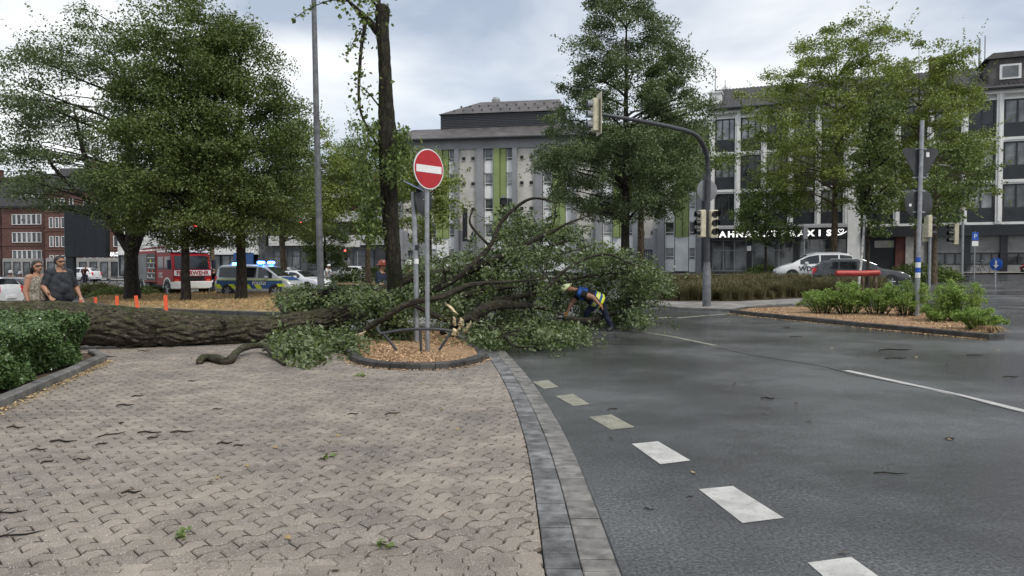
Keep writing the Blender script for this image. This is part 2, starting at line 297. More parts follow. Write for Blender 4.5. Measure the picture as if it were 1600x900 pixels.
M['print'] = mat('patterned_top', (0.42, 0.37, 0.29), 0.85, 0.2, 26, col2=(0.09, 0.08, 0.065))
M['navy'] = mat('navy_cloth', (0.016, 0.022, 0.045), 0.85, 0.15, 12)
M['blackcloth'] = mat('black_cloth', (0.012, 0.012, 0.014), 0.85, 0.15, 12)
M['vestblue'] = mat('blue_vest', (0.02, 0.085, 0.33), 0.75, 0.12, 12)
M['hivis'] = mat('hi_vis_yellow', (0.75, 0.82, 0.05), 0.6, 0.06, 12)
M['reflect'] = mat('reflective_tape', (0.6, 0.62, 0.6), 0.35, 0.05, 12)
M['helmet'] = mat('pale_helmet', (0.72, 0.78, 0.45), 0.35, 0.04, 6, coat=0.3)
M['helmet_w'] = mat('white_helmet', (0.78, 0.78, 0.76), 0.35, 0.04, 6, coat=0.3)
M['helmet_r'] = mat('red_helmet', (0.22, 0.04, 0.02), 0.35, 0.1, 6, coat=0.3)
M['glove'] = mat('leather_glove', (0.5, 0.25, 0.08), 0.7, 0.15, 14)
M['whitecloth'] = mat('white_cloth', (0.68, 0.68, 0.66), 0.85, 0.06, 12)
M['plaster_w'] = mat('white_trunk_paint', (0.6, 0.59, 0.56), 0.8, 0.3, 9)

# ------------------------------------------------------------------ mesh helpers
class MB:
    def __init__(s): s.v = []; s.f = []; s.m = []
    def add(s, verts, faces, mi=0):
        o = len(s.v); s.v += [tuple(p) for p in verts]; s.f += [tuple(i + o for i in f) for f in faces]; s.m += [mi] * len(faces); return s
    def box(s, x0, x1, y0, y1, z0, z1, mi=0, bev=0.0):
        if bev <= 0:
            v = [(x, y, z) for z in (z0, z1) for y in (y0, y1) for x in (x0, x1)]
            return s.add(v, [(0, 2, 3, 1), (4, 5, 7, 6), (0, 1, 5, 4), (2, 6, 7, 3), (0, 4, 6, 2), (1, 3, 7, 5)], mi)
        b = bev
        poly = [(x0 + b, y0), (x1 - b, y0), (x1, y0 + b), (x1, y1 - b), (x1 - b, y1), (x0 + b, y1), (x0, y1 - b), (x0, y0 + b)]
        cx, cy = (x0 + x1) / 2, (y0 + y1) / 2
        ins = [(p[0] - b * 0.8 * (1 if p[0] > cx else -1), p[1] - b * 0.8 * (1 if p[1] > cy else -1)) for p in poly]
        rings = [[(*p, z0) for p in ins], [(*p, z0 + b) for p in poly], [(*p, z1 - b) for p in poly], [(*p, z1) for p in ins]]
        return s.rings(rings, mi, True)
    def rings(s, rings, mi=0, cap=True, close=True):
        n = len(rings[0]); v = [p for r in rings for p in r]; f = []
        for i in range(len(rings) - 1):
            for j in range(n if close else n - 1):
                k = (j + 1) % n; f.append((i * n + j, i * n + k, (i + 1) * n + k, (i + 1) * n + j))
        if cap:
            f.append(tuple(range(n - 1, -1, -1))); f.append(tuple((len(rings) - 1) * n + j for j in range(n)))
        return s.add(v, f, mi)
    def tube(s, pts, rad, seg=8, mi=0, cap=True):
        pts = [Vector(p) for p in pts]; n = len(pts)
        if not hasattr(rad, '__len__'): rad = [rad] * n
        rs = []; up = None
        for i, p in enumerate(pts):
            t = (pts[min(i + 1, n - 1)] - pts[max(i - 1, 0)])
            if t.length < 1e-9: t = Vector((0, 0, 1))
            t.normalize()
            if up is None:
                a = Vector((0, 0, 1)) if abs(t.z) < 0.9 else Vector((1, 0, 0)); up = t.cross(a).normalized()
            up = (up - t * up.dot(t)).normalized(); w = t.cross(up)
            rs.append([p + (up * math.cos(2 * math.pi * j / seg) + w * math.sin(2 * math.pi * j / seg)) * rad[i] for j in range(seg)])
        return s.rings(rs, mi, cap)
    def lathe(s, prof, seg=16, mi=0, axis='z', c=(0, 0, 0), cap=True):
        rs = []
        for r, h in prof:
            ring = []
            for j in range(seg):
                a = 2 * math.pi * j / seg; x, y = r * math.cos(a), r * math.sin(a)
                p = (x, y, h) if axis == 'z' else ((x, h, y) if axis == 'y' else (h, x, y))
                ring.append((p[0] + c[0], p[1] + c[1], p[2] + c[2]))
            rs.append(ring)
        return s.rings(rs, mi, cap)
    def prism(s, poly, a, b, axis='y', mi=0):
        if axis == 'y': r = [[(p[0], h, p[1]) for p in poly] for h in (a, b)]
        elif axis == 'z': r = [[(p[0], p[1], h) for p in poly] for h in (a, b)]
        else: r = [[(h, p[0], p[1]) for p in poly] for h in (a, b)]
        return s.rings(r, mi, True)
    def build(s, name, m, parent=None, smooth=False, fix=True):
        me = bpy.data.meshes.new(name); me.from_pydata(s.v, [], s.f)
        ms = m if isinstance(m, (list, tuple)) else [m]
        for q in ms: me.materials.append(M[q] if isinstance(q, str) else q)
        if len(ms) > 1: me.polygons.foreach_set('material_index', s.m)
        if fix:
            import bmesh
            bm = bmesh.new(); bm.from_mesh(me); bmesh.ops.recalc_face_normals(bm, faces=bm.faces); bm.to_mesh(me); bm.free()
        if smooth:
            me.polygons.foreach_set('use_smooth', [True] * len(me.polygons))
            if smooth != 'full': me.set_sharp_from_angle(angle=R(38))
        me.update()
        return link(name, me, parent)
def link(name, me, parent=None):
    o = bpy.data.objects.new(name, me); COL.objects.link(o)
    if parent is not None: o.parent = parent
    return o
def tag(o, label=None, cat=None, group=None, kind=None):
    if label: o['label'] = label
    if cat: o['category'] = cat
    if group: o['group'] = group
    if kind: o['kind'] = kind
    return o
def thing(name, label, cat, loc=(0, 0, 0), rz=0.0, group=None, rx=0, ry=0):
    o = bpy.data.objects.new(name, None); COL.objects.link(o); o.empty_display_size = 0.2
    o.location = loc; o.rotation_euler = (rx, ry, rz); return tag(o, label, cat, group)
def dup(o, parent=None, label=None, group=None):
    c = o.copy(); COL.objects.link(c); c.parent = parent
    if label: c['label'] = label
    if group: c['group'] = group
    for ch in list(o.children): dup(ch, c)
    return c
def npmesh(name, V, Fq, m, parent=None, rnd=None, smooth=False):
    """V (n,3), Fq (k,s) faces of equal size"""
    me = bpy.data.meshes.new(name); V = np.asarray(V, np.float32); Fq = np.asarray(Fq, np.int32)
    k, sz = Fq.shape
    me.vertices.add(len(V)); me.vertices.foreach_set('co', V.ravel())
    me.loops.add(k * sz); me.loops.foreach_set('vertex_index', Fq.ravel())
    me.polygons.add(k); me.polygons.foreach_set('loop_start', np.arange(0, k * sz, sz, dtype=np.int32)); me.polygons.foreach_set('loop_total', np.full(k, sz, np.int32))
    if rnd is not None:
        a = me.attributes.new('rnd', 'FLOAT', 'FACE'); a.data.foreach_set('value', np.asarray(rnd, np.float32))
    me.materials.append(M[m] if isinstance(m, str) else m)
    me.polygons.foreach_set('use_smooth', np.full(k, bool(smooth)))
    me.update(calc_edges=True); me.validate()
    return link(name, me, parent)
def unit(a): return a / np.maximum(np.linalg.norm(a, axis=1, keepdims=True), 1e-9)
def leaves(name, C, size, m, parent=None, up=0.5, aspect=0.62, rnd=None, droop=0.0, direc=None):
    """one bent diamond for each leaf centre"""
    C = np.asarray(C, np.float32); n = len(C)
    nrm = unit(rng.normal(size=(n, 3)) + np.array([0, 0, up]) * 1.6)
    ax = rng.normal(size=(n, 3)) if direc is None else direc + 0.5 * rng.normal(size=(n, 3))
    ax[:, 2] -= droop
    ax = unit(ax - nrm * (ax * nrm).sum(1, keepdims=True)); sd_ = np.cross(nrm, ax)
    s = (size * rng.uniform(0.65, 1.3, (n, 1))).astype(np.float32)
    a = C - ax * s * 0.5; b = C + sd_ * s * aspect * 0.5 + nrm * s * 0.06 - ax * s * 0.08
    c = C + ax * s * 0.5; d = C - sd_ * s * aspect * 0.5 + nrm * s * 0.06 - ax * s * 0.08
    V = np.stack([a, b, c, d], 1).reshape(-1, 3)
    i = np.arange(n)[:, None] * 4
    T = np.concatenate([i + [0, 1, 2], i + [0, 2, 3]], 1).reshape(-1, 3)
    r = rng.random(n) if rnd is None else np.clip(rnd + rng.normal(0, 0.14, n), 0, 1)
    return npmesh(name, V, T, m, parent, np.repeat(r, 2))
def text(name, body, size, m, parent=None, ext=0.01, align='CENTER', bold=0.0, space=1.0, sx=1.0):
    cu = bpy.data.curves.new(name, 'FONT'); cu.body = body; cu.size = size; cu.extrude = ext; cu.align_x = align; cu.offset = bold; cu.space_character = space; cu.resolution_u = 3
    t = bpy.data.objects.new(name, cu); COL.objects.link(t)
    dg = bpy.context.evaluated_depsgraph_get(); me = bpy.data.meshes.new_from_object(t.evaluated_get(dg))
    bpy.data.objects.remove(t); bpy.data.curves.remove(cu)
    me.materials.clear(); me.materials.append(M[m])
    o = link(name, me, parent); o.scale = (sx, 1, 1); return o
def inpoly(x, y, P):
    c = False; j = len(P) - 1
    for i in range(len(P)):
        if (P[i][1] > y) != (P[j][1] > y) and x < (P[j][0] - P[i][0]) * (y - P[i][1]) / (P[j][1] - P[i][1]) + P[i][0]: c = not c
        j = i
    return c
def catmull(P, n=8):
    P = [np.array(p, float) for p in P]; Q = [2 * P[0] - P[1]] + P + [2 * P[-1] - P[-2]]; out = []
    for i in range(1, len(Q) - 2):
        for k in range(n):
            t = k / n; a, b, c, d = Q[i - 1:i + 3]
            out.append(0.5 * (2 * b + (c - a) * t + (2 * a - 5 * b + 4 * c - d) * t * t + (3 * b - a - 3 * c + d) * t ** 3))
    out.append(P[-1]); return out
# ================================================================== THE SETTING
import bmesh
def sheet(name, pts, lift, m, parent=None, kind='structure', cell=1.2, noise=0.0):
    bm = bmesh.new(); vs_ = [bm.verts.new((p[0], p[1], 0)) for p in pts]; bm.faces.new(vs_)
    bmesh.ops.triangulate(bm, faces=bm.faces[:])
    for _ in range(8):
        e = [e for e in bm.edges if e.calc_length() > cell]
        if not e: break
        bmesh.ops.subdivide_edges(bm, edges=e, cuts=1, use_grid_fill=False); bmesh.ops.triangulate(bm, faces=bm.faces[:])
    for v in bm.verts:
        inner = 0.0 if v.is_boundary else 1.0
        v.co.z = gz(v.co.x, v.co.y) + lift + noise * inner * (0.5 + 0.5 * math.sin(v.co.x * 3.1 + 1.7 * v.co.y) * math.cos(v.co.y * 2.3))
    bmesh.ops.recalc_face_normals(bm, faces=bm.faces)
    if sum(f.normal.z for f in bm.faces) < 0: bmesh.ops.reverse_faces(bm, faces=bm.faces[:])
    me = bpy.data.meshes.new(name); bm.to_mesh(me); bm.free(); me.materials.append(M[m])
    me.polygons.foreach_set('use_smooth', [True] * len(me.polygons))
    o = link(name, me, parent)
    if kind: o['kind'] = kind
    return o
def kerb_run(parent, pts, width, h, m, closed=False, plen=0.9, inward=1):
    """separate kerb stones along a line; inward +1 lays them to the left of its direction"""
    P = [np.array([p[0], p[1]]) for p in pts]
    if closed: P = P + [P[0]]
    P2 = [P[0]]
    for a, b in zip(P[:-1], P[1:]):
        n = max(1, int(round(np.linalg.norm(b - a) / plen)))
        for k in range(1, n + 1): P2.append(a + (b - a) * k / n)
    n = len(P2); off = []
    for i in range(n):
        a = P2[(i - 1) % (n - 1)] if closed else P2[max(i - 1, 0)]; b = P2[(i + 1) % (n - 1)] if closed else P2[min(i + 1, n - 1)]
        t = (b - a) / np.linalg.norm(b - a); off.append(np.array([-t[1], t[0]]) * inward)
    for i in range(n - 1):
        a, b = P2[i], P2[i + 1]; d = (b - a) / np.linalg.norm(b - a) * 0.004
        a0, b0 = a + d, b - d; a1, b1 = a + off[i] * width + d, b + off[i + 1] * width - d
        ch = 0.02; za, zb = gz(*a), gz(*b); mb = MB(); dz = random.uniform(-0.004, 0.004)
        def lv(z, k):
            am, bm_ = (a0 + a1) / 2, (b0 + b1) / 2
            return [(*(a0 + (am - a0) * k), za + z), (*(b0 + (bm_ - b0) * k), zb + z), (*(b1 + (bm_ - b1) * k), zb + z), (*(a1 + (am - a1) * k), za + z)]
        mb.rings([lv(-0.1, 0), lv(h - ch + dz, 0), lv(h + dz, ch * 2 / width)], 0, True)
        mb.build('kerb_stone', m, parent)
def chips(name, poly, n, zf, m, parent, size=0.035):
    xs = [p[0] for p in poly]; ys = [p[1] for p in poly]; C = []
    while len(C) < n:
        x, y = random.uniform(min(xs), max(xs)), random.uniform(min(ys), max(ys))
        if inpoly(x, y, poly): C.append((x, y, zf(x, y) + random.uniform(0.0, 0.03)))
    o = leaves(name, np.array(C), size, m, parent, up=1.2, aspect=0.4); o['kind'] = 'stuff'; return o

# ground to the horizon, road sheet with the gentle tilt
g = MB(); S = 1500
xs = [-S, -160, -80, 0, 80, 160, S]; ys = [-300, 0, 60, 150, 300, S]
for j in range(len(ys)):
    for i in range(len(xs)): g.v.append((xs[i], ys[j], gz(xs[i], ys[j]) - 0.6 if ys[j] > 20 else -0.6))
nx = len(xs)
for j in range(len(ys) - 1):
    for i in range(nx - 1): g.f.append((j * nx + i, j * nx + i + 1, (j + 1) * nx + i + 1, (j + 1) * nx + i)); g.m.append(0)
tag(g.build('ground', 'ground'), kind='structure')
gx = np.arange(-110, 75.1, 1.85); gy = np.concatenate([np.arange(-12, 60, 1.2), np.arange(60, 150.1, 3)])
V = np.array([(x, y, gz(x, y)) for y in gy for x in gx]); nx, ny = len(gx), len(gy)
ii = (np.arange(ny - 1)[:, None] * nx + np.arange(nx - 1)[None, :]).ravel()
road = npmesh('road', V, np.stack([ii, ii + 1, ii + nx + 1, ii + nx], 1), 'asphalt', smooth=True); road['kind'] = 'structure'

# ---- gutter line (middle line between its two stone rows)
mid_px = [(955, 1010), (912, 900), (893, 825), (872, 745), (852, 684), (830, 634), (808, 595), (786, 565)]
mid = [onz(px, py, 0.02).xy for px, py in mid_px] + [Vector((-0.62, 16.2)), Vector((-1.5, 19.5))]
mid = [np.array(p) for p in catmull([tuple(p) for p in mid], 10)]
acc = [0.0]
for a, b in zip(mid[:-1], mid[1:]): acc.append(acc[-1] + float(np.linalg.norm(b - a)))
def mid_at(s):
    i = int(np.clip(np.searchsorted(acc, s) - 1, 0, len(mid) - 2)); t = (s - acc[i]) / (acc[i + 1] - acc[i])
    p = mid[i] * (1 - t) + mid[i + 1] * t; d = mid[i + 1] - mid[i]; d = d / np.linalg.norm(d)
    return p, np.array([-d[1], d[0]])
paving = MB()
inner = [mid_at(s)[0] + mid_at(s)[1] * 0.2 for s in np.linspace(0, acc[-1], 40)]
outer = [mid_at(s)[0] - mid_at(s)[1] * 0.2 for s in np.linspace(0, acc[-1], 40)]
pv_poly = [(-16, 1.5)] + [(inner[0][0], 1.5)] + [tuple(p) for p in inner] + [(-1.6, 24.5), (-20, 24.5)]
pv = sheet('paving', [(-16, 1.5), (outer[0][0], 1.5)] + [tuple(p) for p in outer] + [(-1.9, 24.5), (-20, 24.5)], 0.004, 'joint')
Y_FAR = 16.6
far_in = [tuple(p) for p in inner if p[1] > Y_FAR]
sheet('pavement', [(-20, Y_FAR), (far_in[0][0] - .05, Y_FAR)] + far_in + [(-1.9, 24.5), (-20, 24.5)], 0.026, 'slab')
def stone(poly, z0, z1, ch):
    c = np.mean(poly, axis=0)
    ins = [tuple(np.array(p) + (c - np.array(p)) / np.linalg.norm(c - np.array(p)) * ch * 1.3) for p in poly]
    mb = MB(); n = len(poly)
    mb.rings([[(*p, z0) for p in poly], [(*p, z1 - ch) for p in poly], [(*p, z1) for p in ins]], 0, False)
    mb.f.append(tuple(2 * n + j for j in range(n))); mb.m.append(0); return mb
def clip(poly, p, n):
    out = []
    for i in range(len(poly)):
        a, b = np.array(poly[i]), np.array(poly[(i + 1) % len(poly)]); da, db = np.dot(a - p, n), np.dot(b - p, n)
        if da >= 0: out.append(tuple(a))
        if (da >= 0) != (db >= 0): out.append(tuple(a + (b - a) * da / (da - db)))
    return out
for side, lo, hi, w0, w1, mm in ((1, 0.2, 0.34, 0.004, 0.196, 'gut_d'), (-1, 0.15, 0.21, 0.004, 0.2, 'gut_l')):
    s = 0.0
    while s < acc[-1] - 0.4:
        e = s + random.uniform(lo, hi)
        (pa, na), (pb, nb) = mid_at(s + 0.006), mid_at(e - 0.006)
        q = [pa + na * side * w0, pb + nb * side * w0, pb + nb * side * w1, pa + na * side * w1]
        q = [tuple(p) for p in (q if side < 0 else q[::-1])]
        stone(q, 0.0, (0.03 if side > 0 else 0.022) + random.uniform(-0.003, 0.003), 0.005).build('gutter_stone', mm, pv)
        s = e
# ---- islands and beds (outlines on the ground)
isl = [tuple(onz(px, py).xy) for px, py in [(541, 556), (549, 568), (570, 575), (610, 580), (655, 581.5), (705, 579), (742, 572), (761, 563)]]
isl += [(-0.62, 14.0), (-1.15, 16.2), (-1.6, 18.2), (-2.4, 18.9), (-3.2, 18.3), (-3.5, 16.0), (-3.35, 14.4)]
risl = [tuple(gp(px, py).xy) for px, py in [(1140, 490), (1180, 495), (1260, 503), (1350, 512.5), (1430, 520), (1500, 527), (1545, 531), (1570, 530), (1573, 522), (1555, 504), (1500, 490), (1400, 484), (1270, 482), (1165, 485)]]
hedge_bed = [(-5.35, 6.6), (-5.84, 8.5), (-6.45, 10.9), (-6.95, 12.75), (-7.6, 13.6), (-13, 13.9), (-13, 6.4)]
# ---- pavers: zigzag stones laid diagonally, bone-shaped stones along the lower edge
La, Lb = onz(216, 881, 0.03).xy, onz(832, 862, 0.03).xy
ldir = np.array(Lb - La); ldir /= np.linalg.norm(ldir); lnor = np.array([-ldir[1], ldir[0]]); La = np.array(La)
ang = math.atan2(ldir[1], ldir[0]) + R(38)
eu, ev = np.array([math.cos(ang), math.sin(ang)]), np.array([-math.sin(ang), math.cos(ang)])
PL, PW, AMP, GAP = 0.236, 0.122, 0.026, 0.009
near = []
def in_view(p):
    return p[1] > 3.9 and abs(p[0]) / p[1] < 0.70
stones = []
def put(poly, c):
    if len(poly) < 3: return
    x, y = c
    if y > Y_FAR or y < 2.0 or x < -0.78 * y - 1.5: return
    if inpoly(x, y, isl) or inpoly(x, y, hedge_bed): return
    stones.append((poly, c))
innerA = np.array(inner)
for r_ in range(-170, 170):
    for k in range(-90, 90):
        odd = r_ % 2; o = eu * (k * PL + odd * PL / 2) + ev * (r_ * PW) + np.array([-4.0, 9.0]); c = o + eu * PL / 2 + ev * PW / 2
        if c[1] > Y_FAR or c[1] < 3.9 or c[0] > 1.2 or c[0] < -0.78 * c[1] - 1.5: continue
        g_ = GAP / 2
        us = [g_, 0.14 * PL, 0.36 * PL, 0.64 * PL, 0.86 * PL, PL - g_]; w = [q * (-1 if odd else 1) for q in (0.1, 1, 1, -1, -1, -0.1)]
        g2_ = 0.0095; poly = [(u, AMP * q + g2_) for u, q in zip(us, w)] + [(u, PW + AMP * q - g2_) for u, q in zip(us[::-1], w[::-1])]
        poly = [tuple(o + eu * a + ev * b) for a, b in poly]
        dl = np.dot(c - La, lnor)
        if dl < 0.18: poly = clip(poly, La + lnor * 0.003, lnor)
        di = np.linalg.norm(innerA - c, axis=1); i = int(np.argmin(di))
        a = inner[max(i - 1, 0)]; b = inner[min(i + 1, len(inner) - 1)]; t = (b - a) / np.linalg.norm(b - a); nn = np.array([-t[1], t[0]])
        if np.dot(c - inner[i], nn) < -0.16: continue
        if di[i] < 0.35: poly = clip(poly, inner[i] + nn * 0.004, nn)
        if len(poly) < 3: continue
        A_ = 0.5 * abs(sum(poly[q][0] * poly[(q + 1) % len(poly)][1] - poly[(q + 1) % len(poly)][0] * poly[q][1] for q in range(len(poly))))
        if A_ < 0.0012: continue
        put(poly, np.mean(poly, axis=0))
CP, RP = 0.142, 0.20
for ci in range(-60, 30):
    for ri in range(1, 12):
        cu_ = ci * CP; cv = -(ri - 0.5) * RP + (0.1 if ci % 2 else 0.0)
        hw, hh, wa = 0.0835, 0.0975, 0.054
        b_ = [(-hw, -hh), (hw, -hh), (hw, -hh * .55), (wa, -hh * .3), (wa, hh * .3), (hw, hh * .55), (hw, hh), (-hw, hh), (-hw, hh * .55), (-wa, hh * .3), (-wa, -hh * .3), (-hw, -hh * .55)]
        poly = [tuple(La + ldir * (cu_ + a) + lnor * (cv + b)) for a, b in b_]
        poly = clip(poly, La - lnor * 0.003, -lnor)
        if len(poly) < 3: continue
        c = np.mean(poly, axis=0); di = np.linalg.norm(innerA - c, axis=1); i = int(np.argmin(di))
        nn = mid_at(acc[-1] * i / 39)[1]
        if np.dot(c - inner[i], nn) < 0: continue
        if di[i] < 0.25: poly = clip(poly, inner[i] + nn * 0.004, nn)
        if len(poly) >= 3: put(poly, np.mean(poly, axis=0))
vis = sorted([i for i, s_ in enumerate(stones) if in_view(s_[1])], key=lambda i: stones[i][1][1])
single = set(vis[:300])
rest = MB(); rr = []
for i, (poly, c) in enumerate(stones):
    zt = 0.032 + random.uniform(-0.0025, 0.0025)
    mb = stone(poly, 0.005, zt, 0.007)
    if i in single: mb.build('paver', 'paver', pv)
    else:
        rest.add(mb.v, mb.f); rr += [random.random()] * len(mb.f)
o = rest.build('pavers', 'paver', pv, fix=False); o['kind'] = 'stuff'
at_ = o.data.attributes.new('rnd', 'FLOAT', 'FACE'); at_.data.foreach_set('value', np.array(rr, np.float32))
o.data.update()

# ---- the small tree island
ti = sheet('tree_island', [(p[0] * 0.97 - 0.06, p[1] * 0.99 + 0.12) for p in isl], 0.085, 'mulch', cell=0.22, noise=0.05)
kerb_run(ti, [tuple(p) for p in catmull(isl + [isl[0]], 2)[:-1]], 0.16, 0.135, 'kerb', closed=True, plen=1.0)
ic = np.mean(np.array(isl), axis=0)
chips('wood_chips', [tuple(ic + (np.array(p) - ic) * .9) for p in isl], 11000, lambda x, y: 0.1 + 0.025 * math.sin(x * 3 + y * 2), 'chip', ti, 0.05)
# ---- the long traffic island on the right
ri_c = np.mean(np.array(risl), axis=0)
ri_in = [tuple(ri_c + (np.array(p) - ri_c) * 0.985) for p in risl]
ri = sheet('traffic_island', ri_in, 0.085, 'mulch', cell=0.4, noise=0.06)
kerb_run(ri, risl, 0.16, 0.14, 'kerb', closed=True, plen=1.0)
chips('wood_chips', [tuple(ri_c + (np.array(p) - ri_c) * 0.93) for p in risl], 9000, lambda x, y: gz(x, y) + 0.1, 'chip', ri, 0.06)
sp_ = []
for _ in range(1500):      # litter washed along the kerb foot
    t = random.random() * 6.0; q = int(t); a, b = np.array(risl[q]), np.array(risl[q + 1]); d = b - a; d = d / np.linalg.norm(d); p = a + (b - a) * (t - q) + np.array([d[1], -d[0]]) * (.02 + abs(random.gauss(0, .09))); sp_.append((p[0], p[1], gz(*p) + .008 + random.uniform(0, .01)))
o = leaves('leaf_litter', np.array(sp_), 0.05, 'straw', ri, up=2.5, aspect=.4); o['kind'] = 'stuff'
sp_ = []
for _ in range(500):
    t = random.random() * 7.0; q = int(t); a, b = np.array(isl[q]), np.array(isl[q + 1]); d = b - a; d = d / np.linalg.norm(d); p = a + (b - a) * (t - q) + np.array([d[1], -d[0]]) * (.02 + abs(random.gauss(0, .08))); sp_.append((p[0], p[1], .04 + random.uniform(0, .008)))
o = leaves('leaf_litter', np.array(sp_), 0.045, 'chip', ti, up=2.5, aspect=.4); o['kind'] = 'stuff'
# ---- hedge bed
hb = sheet('hedge_bed', [(p[0] - 0.1, p[1]) for p in hedge_bed], 0.06, 'soil', cell=0.6)
kerb_run(hb, hedge_bed[:5], 0.15, 0.14, 'kerb_grey', plen=1.0)
lit = []
for _ in range(900):
    t = random.random() ** 0.8; s = int(t * 3.0); f = t * 3 - s; a, b = np.array(hedge_bed[s]), np.array(hedge_bed[s + 1])
    p = a + (b - a) * f + np.array([abs(random.gauss(0, 0.09)) + 0.01, 0]); lit.append((p[0], p[1], 0.035 + random.uniform(0, .01)))
o = leaves('leaf_litter', np.array(lit), 0.045, 'straw', hb, up=2.5, aspect=0.4); o['kind'] = 'stuff'
# ---- dry grass bed
dry_px = [(120, 474), (200, 485), (300, 490), (450, 495), (570, 492), (640, 476), (560, 461), (400, 459), (250, 460), (150, 465)]
dry = [tuple(gp(px, py).xy) for px, py in dry_px]; dc = np.mean(np.array(dry), axis=0)
db = sheet('dry_grass_bed', [tuple(dc + (np.array(p) - dc) * 0.985) for p in dry], 0.1, 'straw', cell=0.9, noise=0.12)
kerb_run(db, dry, 0.16, 0.14, 'kerb', closed=True, plen=1.2)
C = []
while len(C) < 16000:
    x, y = random.uniform(min(p[0] for p in dry), max(p[0] for p in dry)), random.uniform(min(p[1] for p in dry), max(p[1] for p in dry))
    if inpoly(x, y, [tuple(dc + (np.array(p) - dc) * 0.95) for p in dry]): C.append((x, y, gz(x, y) + 0.16 + random.uniform(0, 0.1)))
o = leaves('dry_grass', np.array(C), 0.2, 'straw', db, up=0.2, aspect=0.12); o['kind'] = 'stuff'
# ---- far planted strip behind the mast, its pavement
gs_px = [(985, 476), (1060, 484), (1140, 487), (1200, 480), (1340, 473), (1440, 468), (1440, 452), (1200, 446), (985, 446)]
pm_ = sheet('pavement', [tuple(gp(px, py).xy) for px, py in gs_px], 0.08, 'slab'); kerb_run(pm_, [tuple(gp(px, py).xy) for px, py in gs_px[:6]], .14, .1, 'kerb_grey', plen=1.2, inward=1)
gb_px = [(985, 470), (1060, 474), (1150, 474), (1260, 468), (1390, 462), (1380, 450), (1200, 446), (985, 446)]
gbed = [tuple(gp(px, py).xy) for px, py in gb_px]
gbd = sheet('planted_strip', gbed, 0.1, 'soil')
# pavements in front of the houses
for poly in ([(-12, 80), (17, 74.5), (22, 70), (45, 60.5), (80, 47), (80, 41), (43, 55), (18, 66), (-14, 74)], [(-100, 112), (-60, 95), (-40, 90), (-13, 88), (-13, 80), (-42, 83), (-62, 88), (-100, 103)]):
    sheet('pavement', poly, 0.1, 'slab', cell=4)
# green and straw strip in the middle of the far road
cs = [tuple(gp(px, py).xy) for px, py in [(525, 446), (700, 447), (700, 441), (525, 440.5)]]
sheet('median_strip', cs, 0.08, 'straw', cell=3)
# ---- paint on the road
def quadmark(px, m='paint', lift=0.004):
    o = sheet('road_marking', [tuple(gp(a, b).xy) for a, b in px], lift, m, None, 'structure', 0.8); return o
for q in ([(1262, 880), (1330, 871), (1382, 908), (1305, 918)], [(1092, 765), (1145, 760), (1225, 810), (1160, 818)]): quadmark(q)
for q in ([(987, 694), (1028, 690), (1079, 720), (1032, 726)],): quadmark(q, 'paint')
for q in ([(920, 652), (955, 648), (992, 668), (955, 672)], [(868, 619), (896, 616), (922, 632), (896, 635)], [(832, 597), (856, 594), (873, 605), (850, 608)]): quadmark(q, 'paint_old')
def strip(px, w, m, name='road_marking', lift=0.004):
    P = [np.array(gp(a, b).xy) for a, b in px]; L_, Rr = [], []
    for i, p in enumerate(P):
        t = P[min(i + 1, len(P) - 1)] - P[max(i - 1, 0)]; t /= np.linalg.norm(t); n = np.array([-t[1], t[0]]); L_.append(tuple(p + n * w / 2)); Rr.append(tuple(p - n * w / 2))
    return sheet(name, L_ + Rr[::-1], lift, m, None, 'structure', 0.8)
strip([(985, 516), (1050, 526), (1118, 540)], 0.13, 'paint_old')
strip([(1322, 579), (1400, 596), (1500, 618), (1640, 652)], 0.13, 'paint')
strip([(1000, 499), (1048, 495.5)], 0.2, 'paint_old'); strip([(1058, 497), (1104, 493)], 0.2, 'paint_old'); strip([(1108, 493), (1136, 490.5)], 0.2, 'paint_old')
strip([(1560, 479), (1640, 482)], 0.2, 'paint_old'); strip([(1450, 462), (1640, 462)], 0.15, 'paint_old'); strip([(1530, 470), (1640, 471)], 0.12, 'paint_old')
seam = [(1118, 541), (1180, 553), (1240, 563), (1290, 572), (1330, 583), (1420, 600), (1480, 612), (1560, 632), (1592, 640)]
strip([(a, b + 2.5 + random.uniform(-1, 1)) for a, b in seam], 0.03, 'seam', 'tar_seam')
if False: strip([(1105, 690), (1180, 730), (1260, 772), (1340, 800), (1420, 845), (1500, 895), (1560, 930)], 0.006, 'seam', 'tar_seam')
strip([(830, 604), (850, 640), (880, 692), (908, 742), (938, 818), (970, 905)], 0.035, 'seam', 'tar_seam', 0.006)
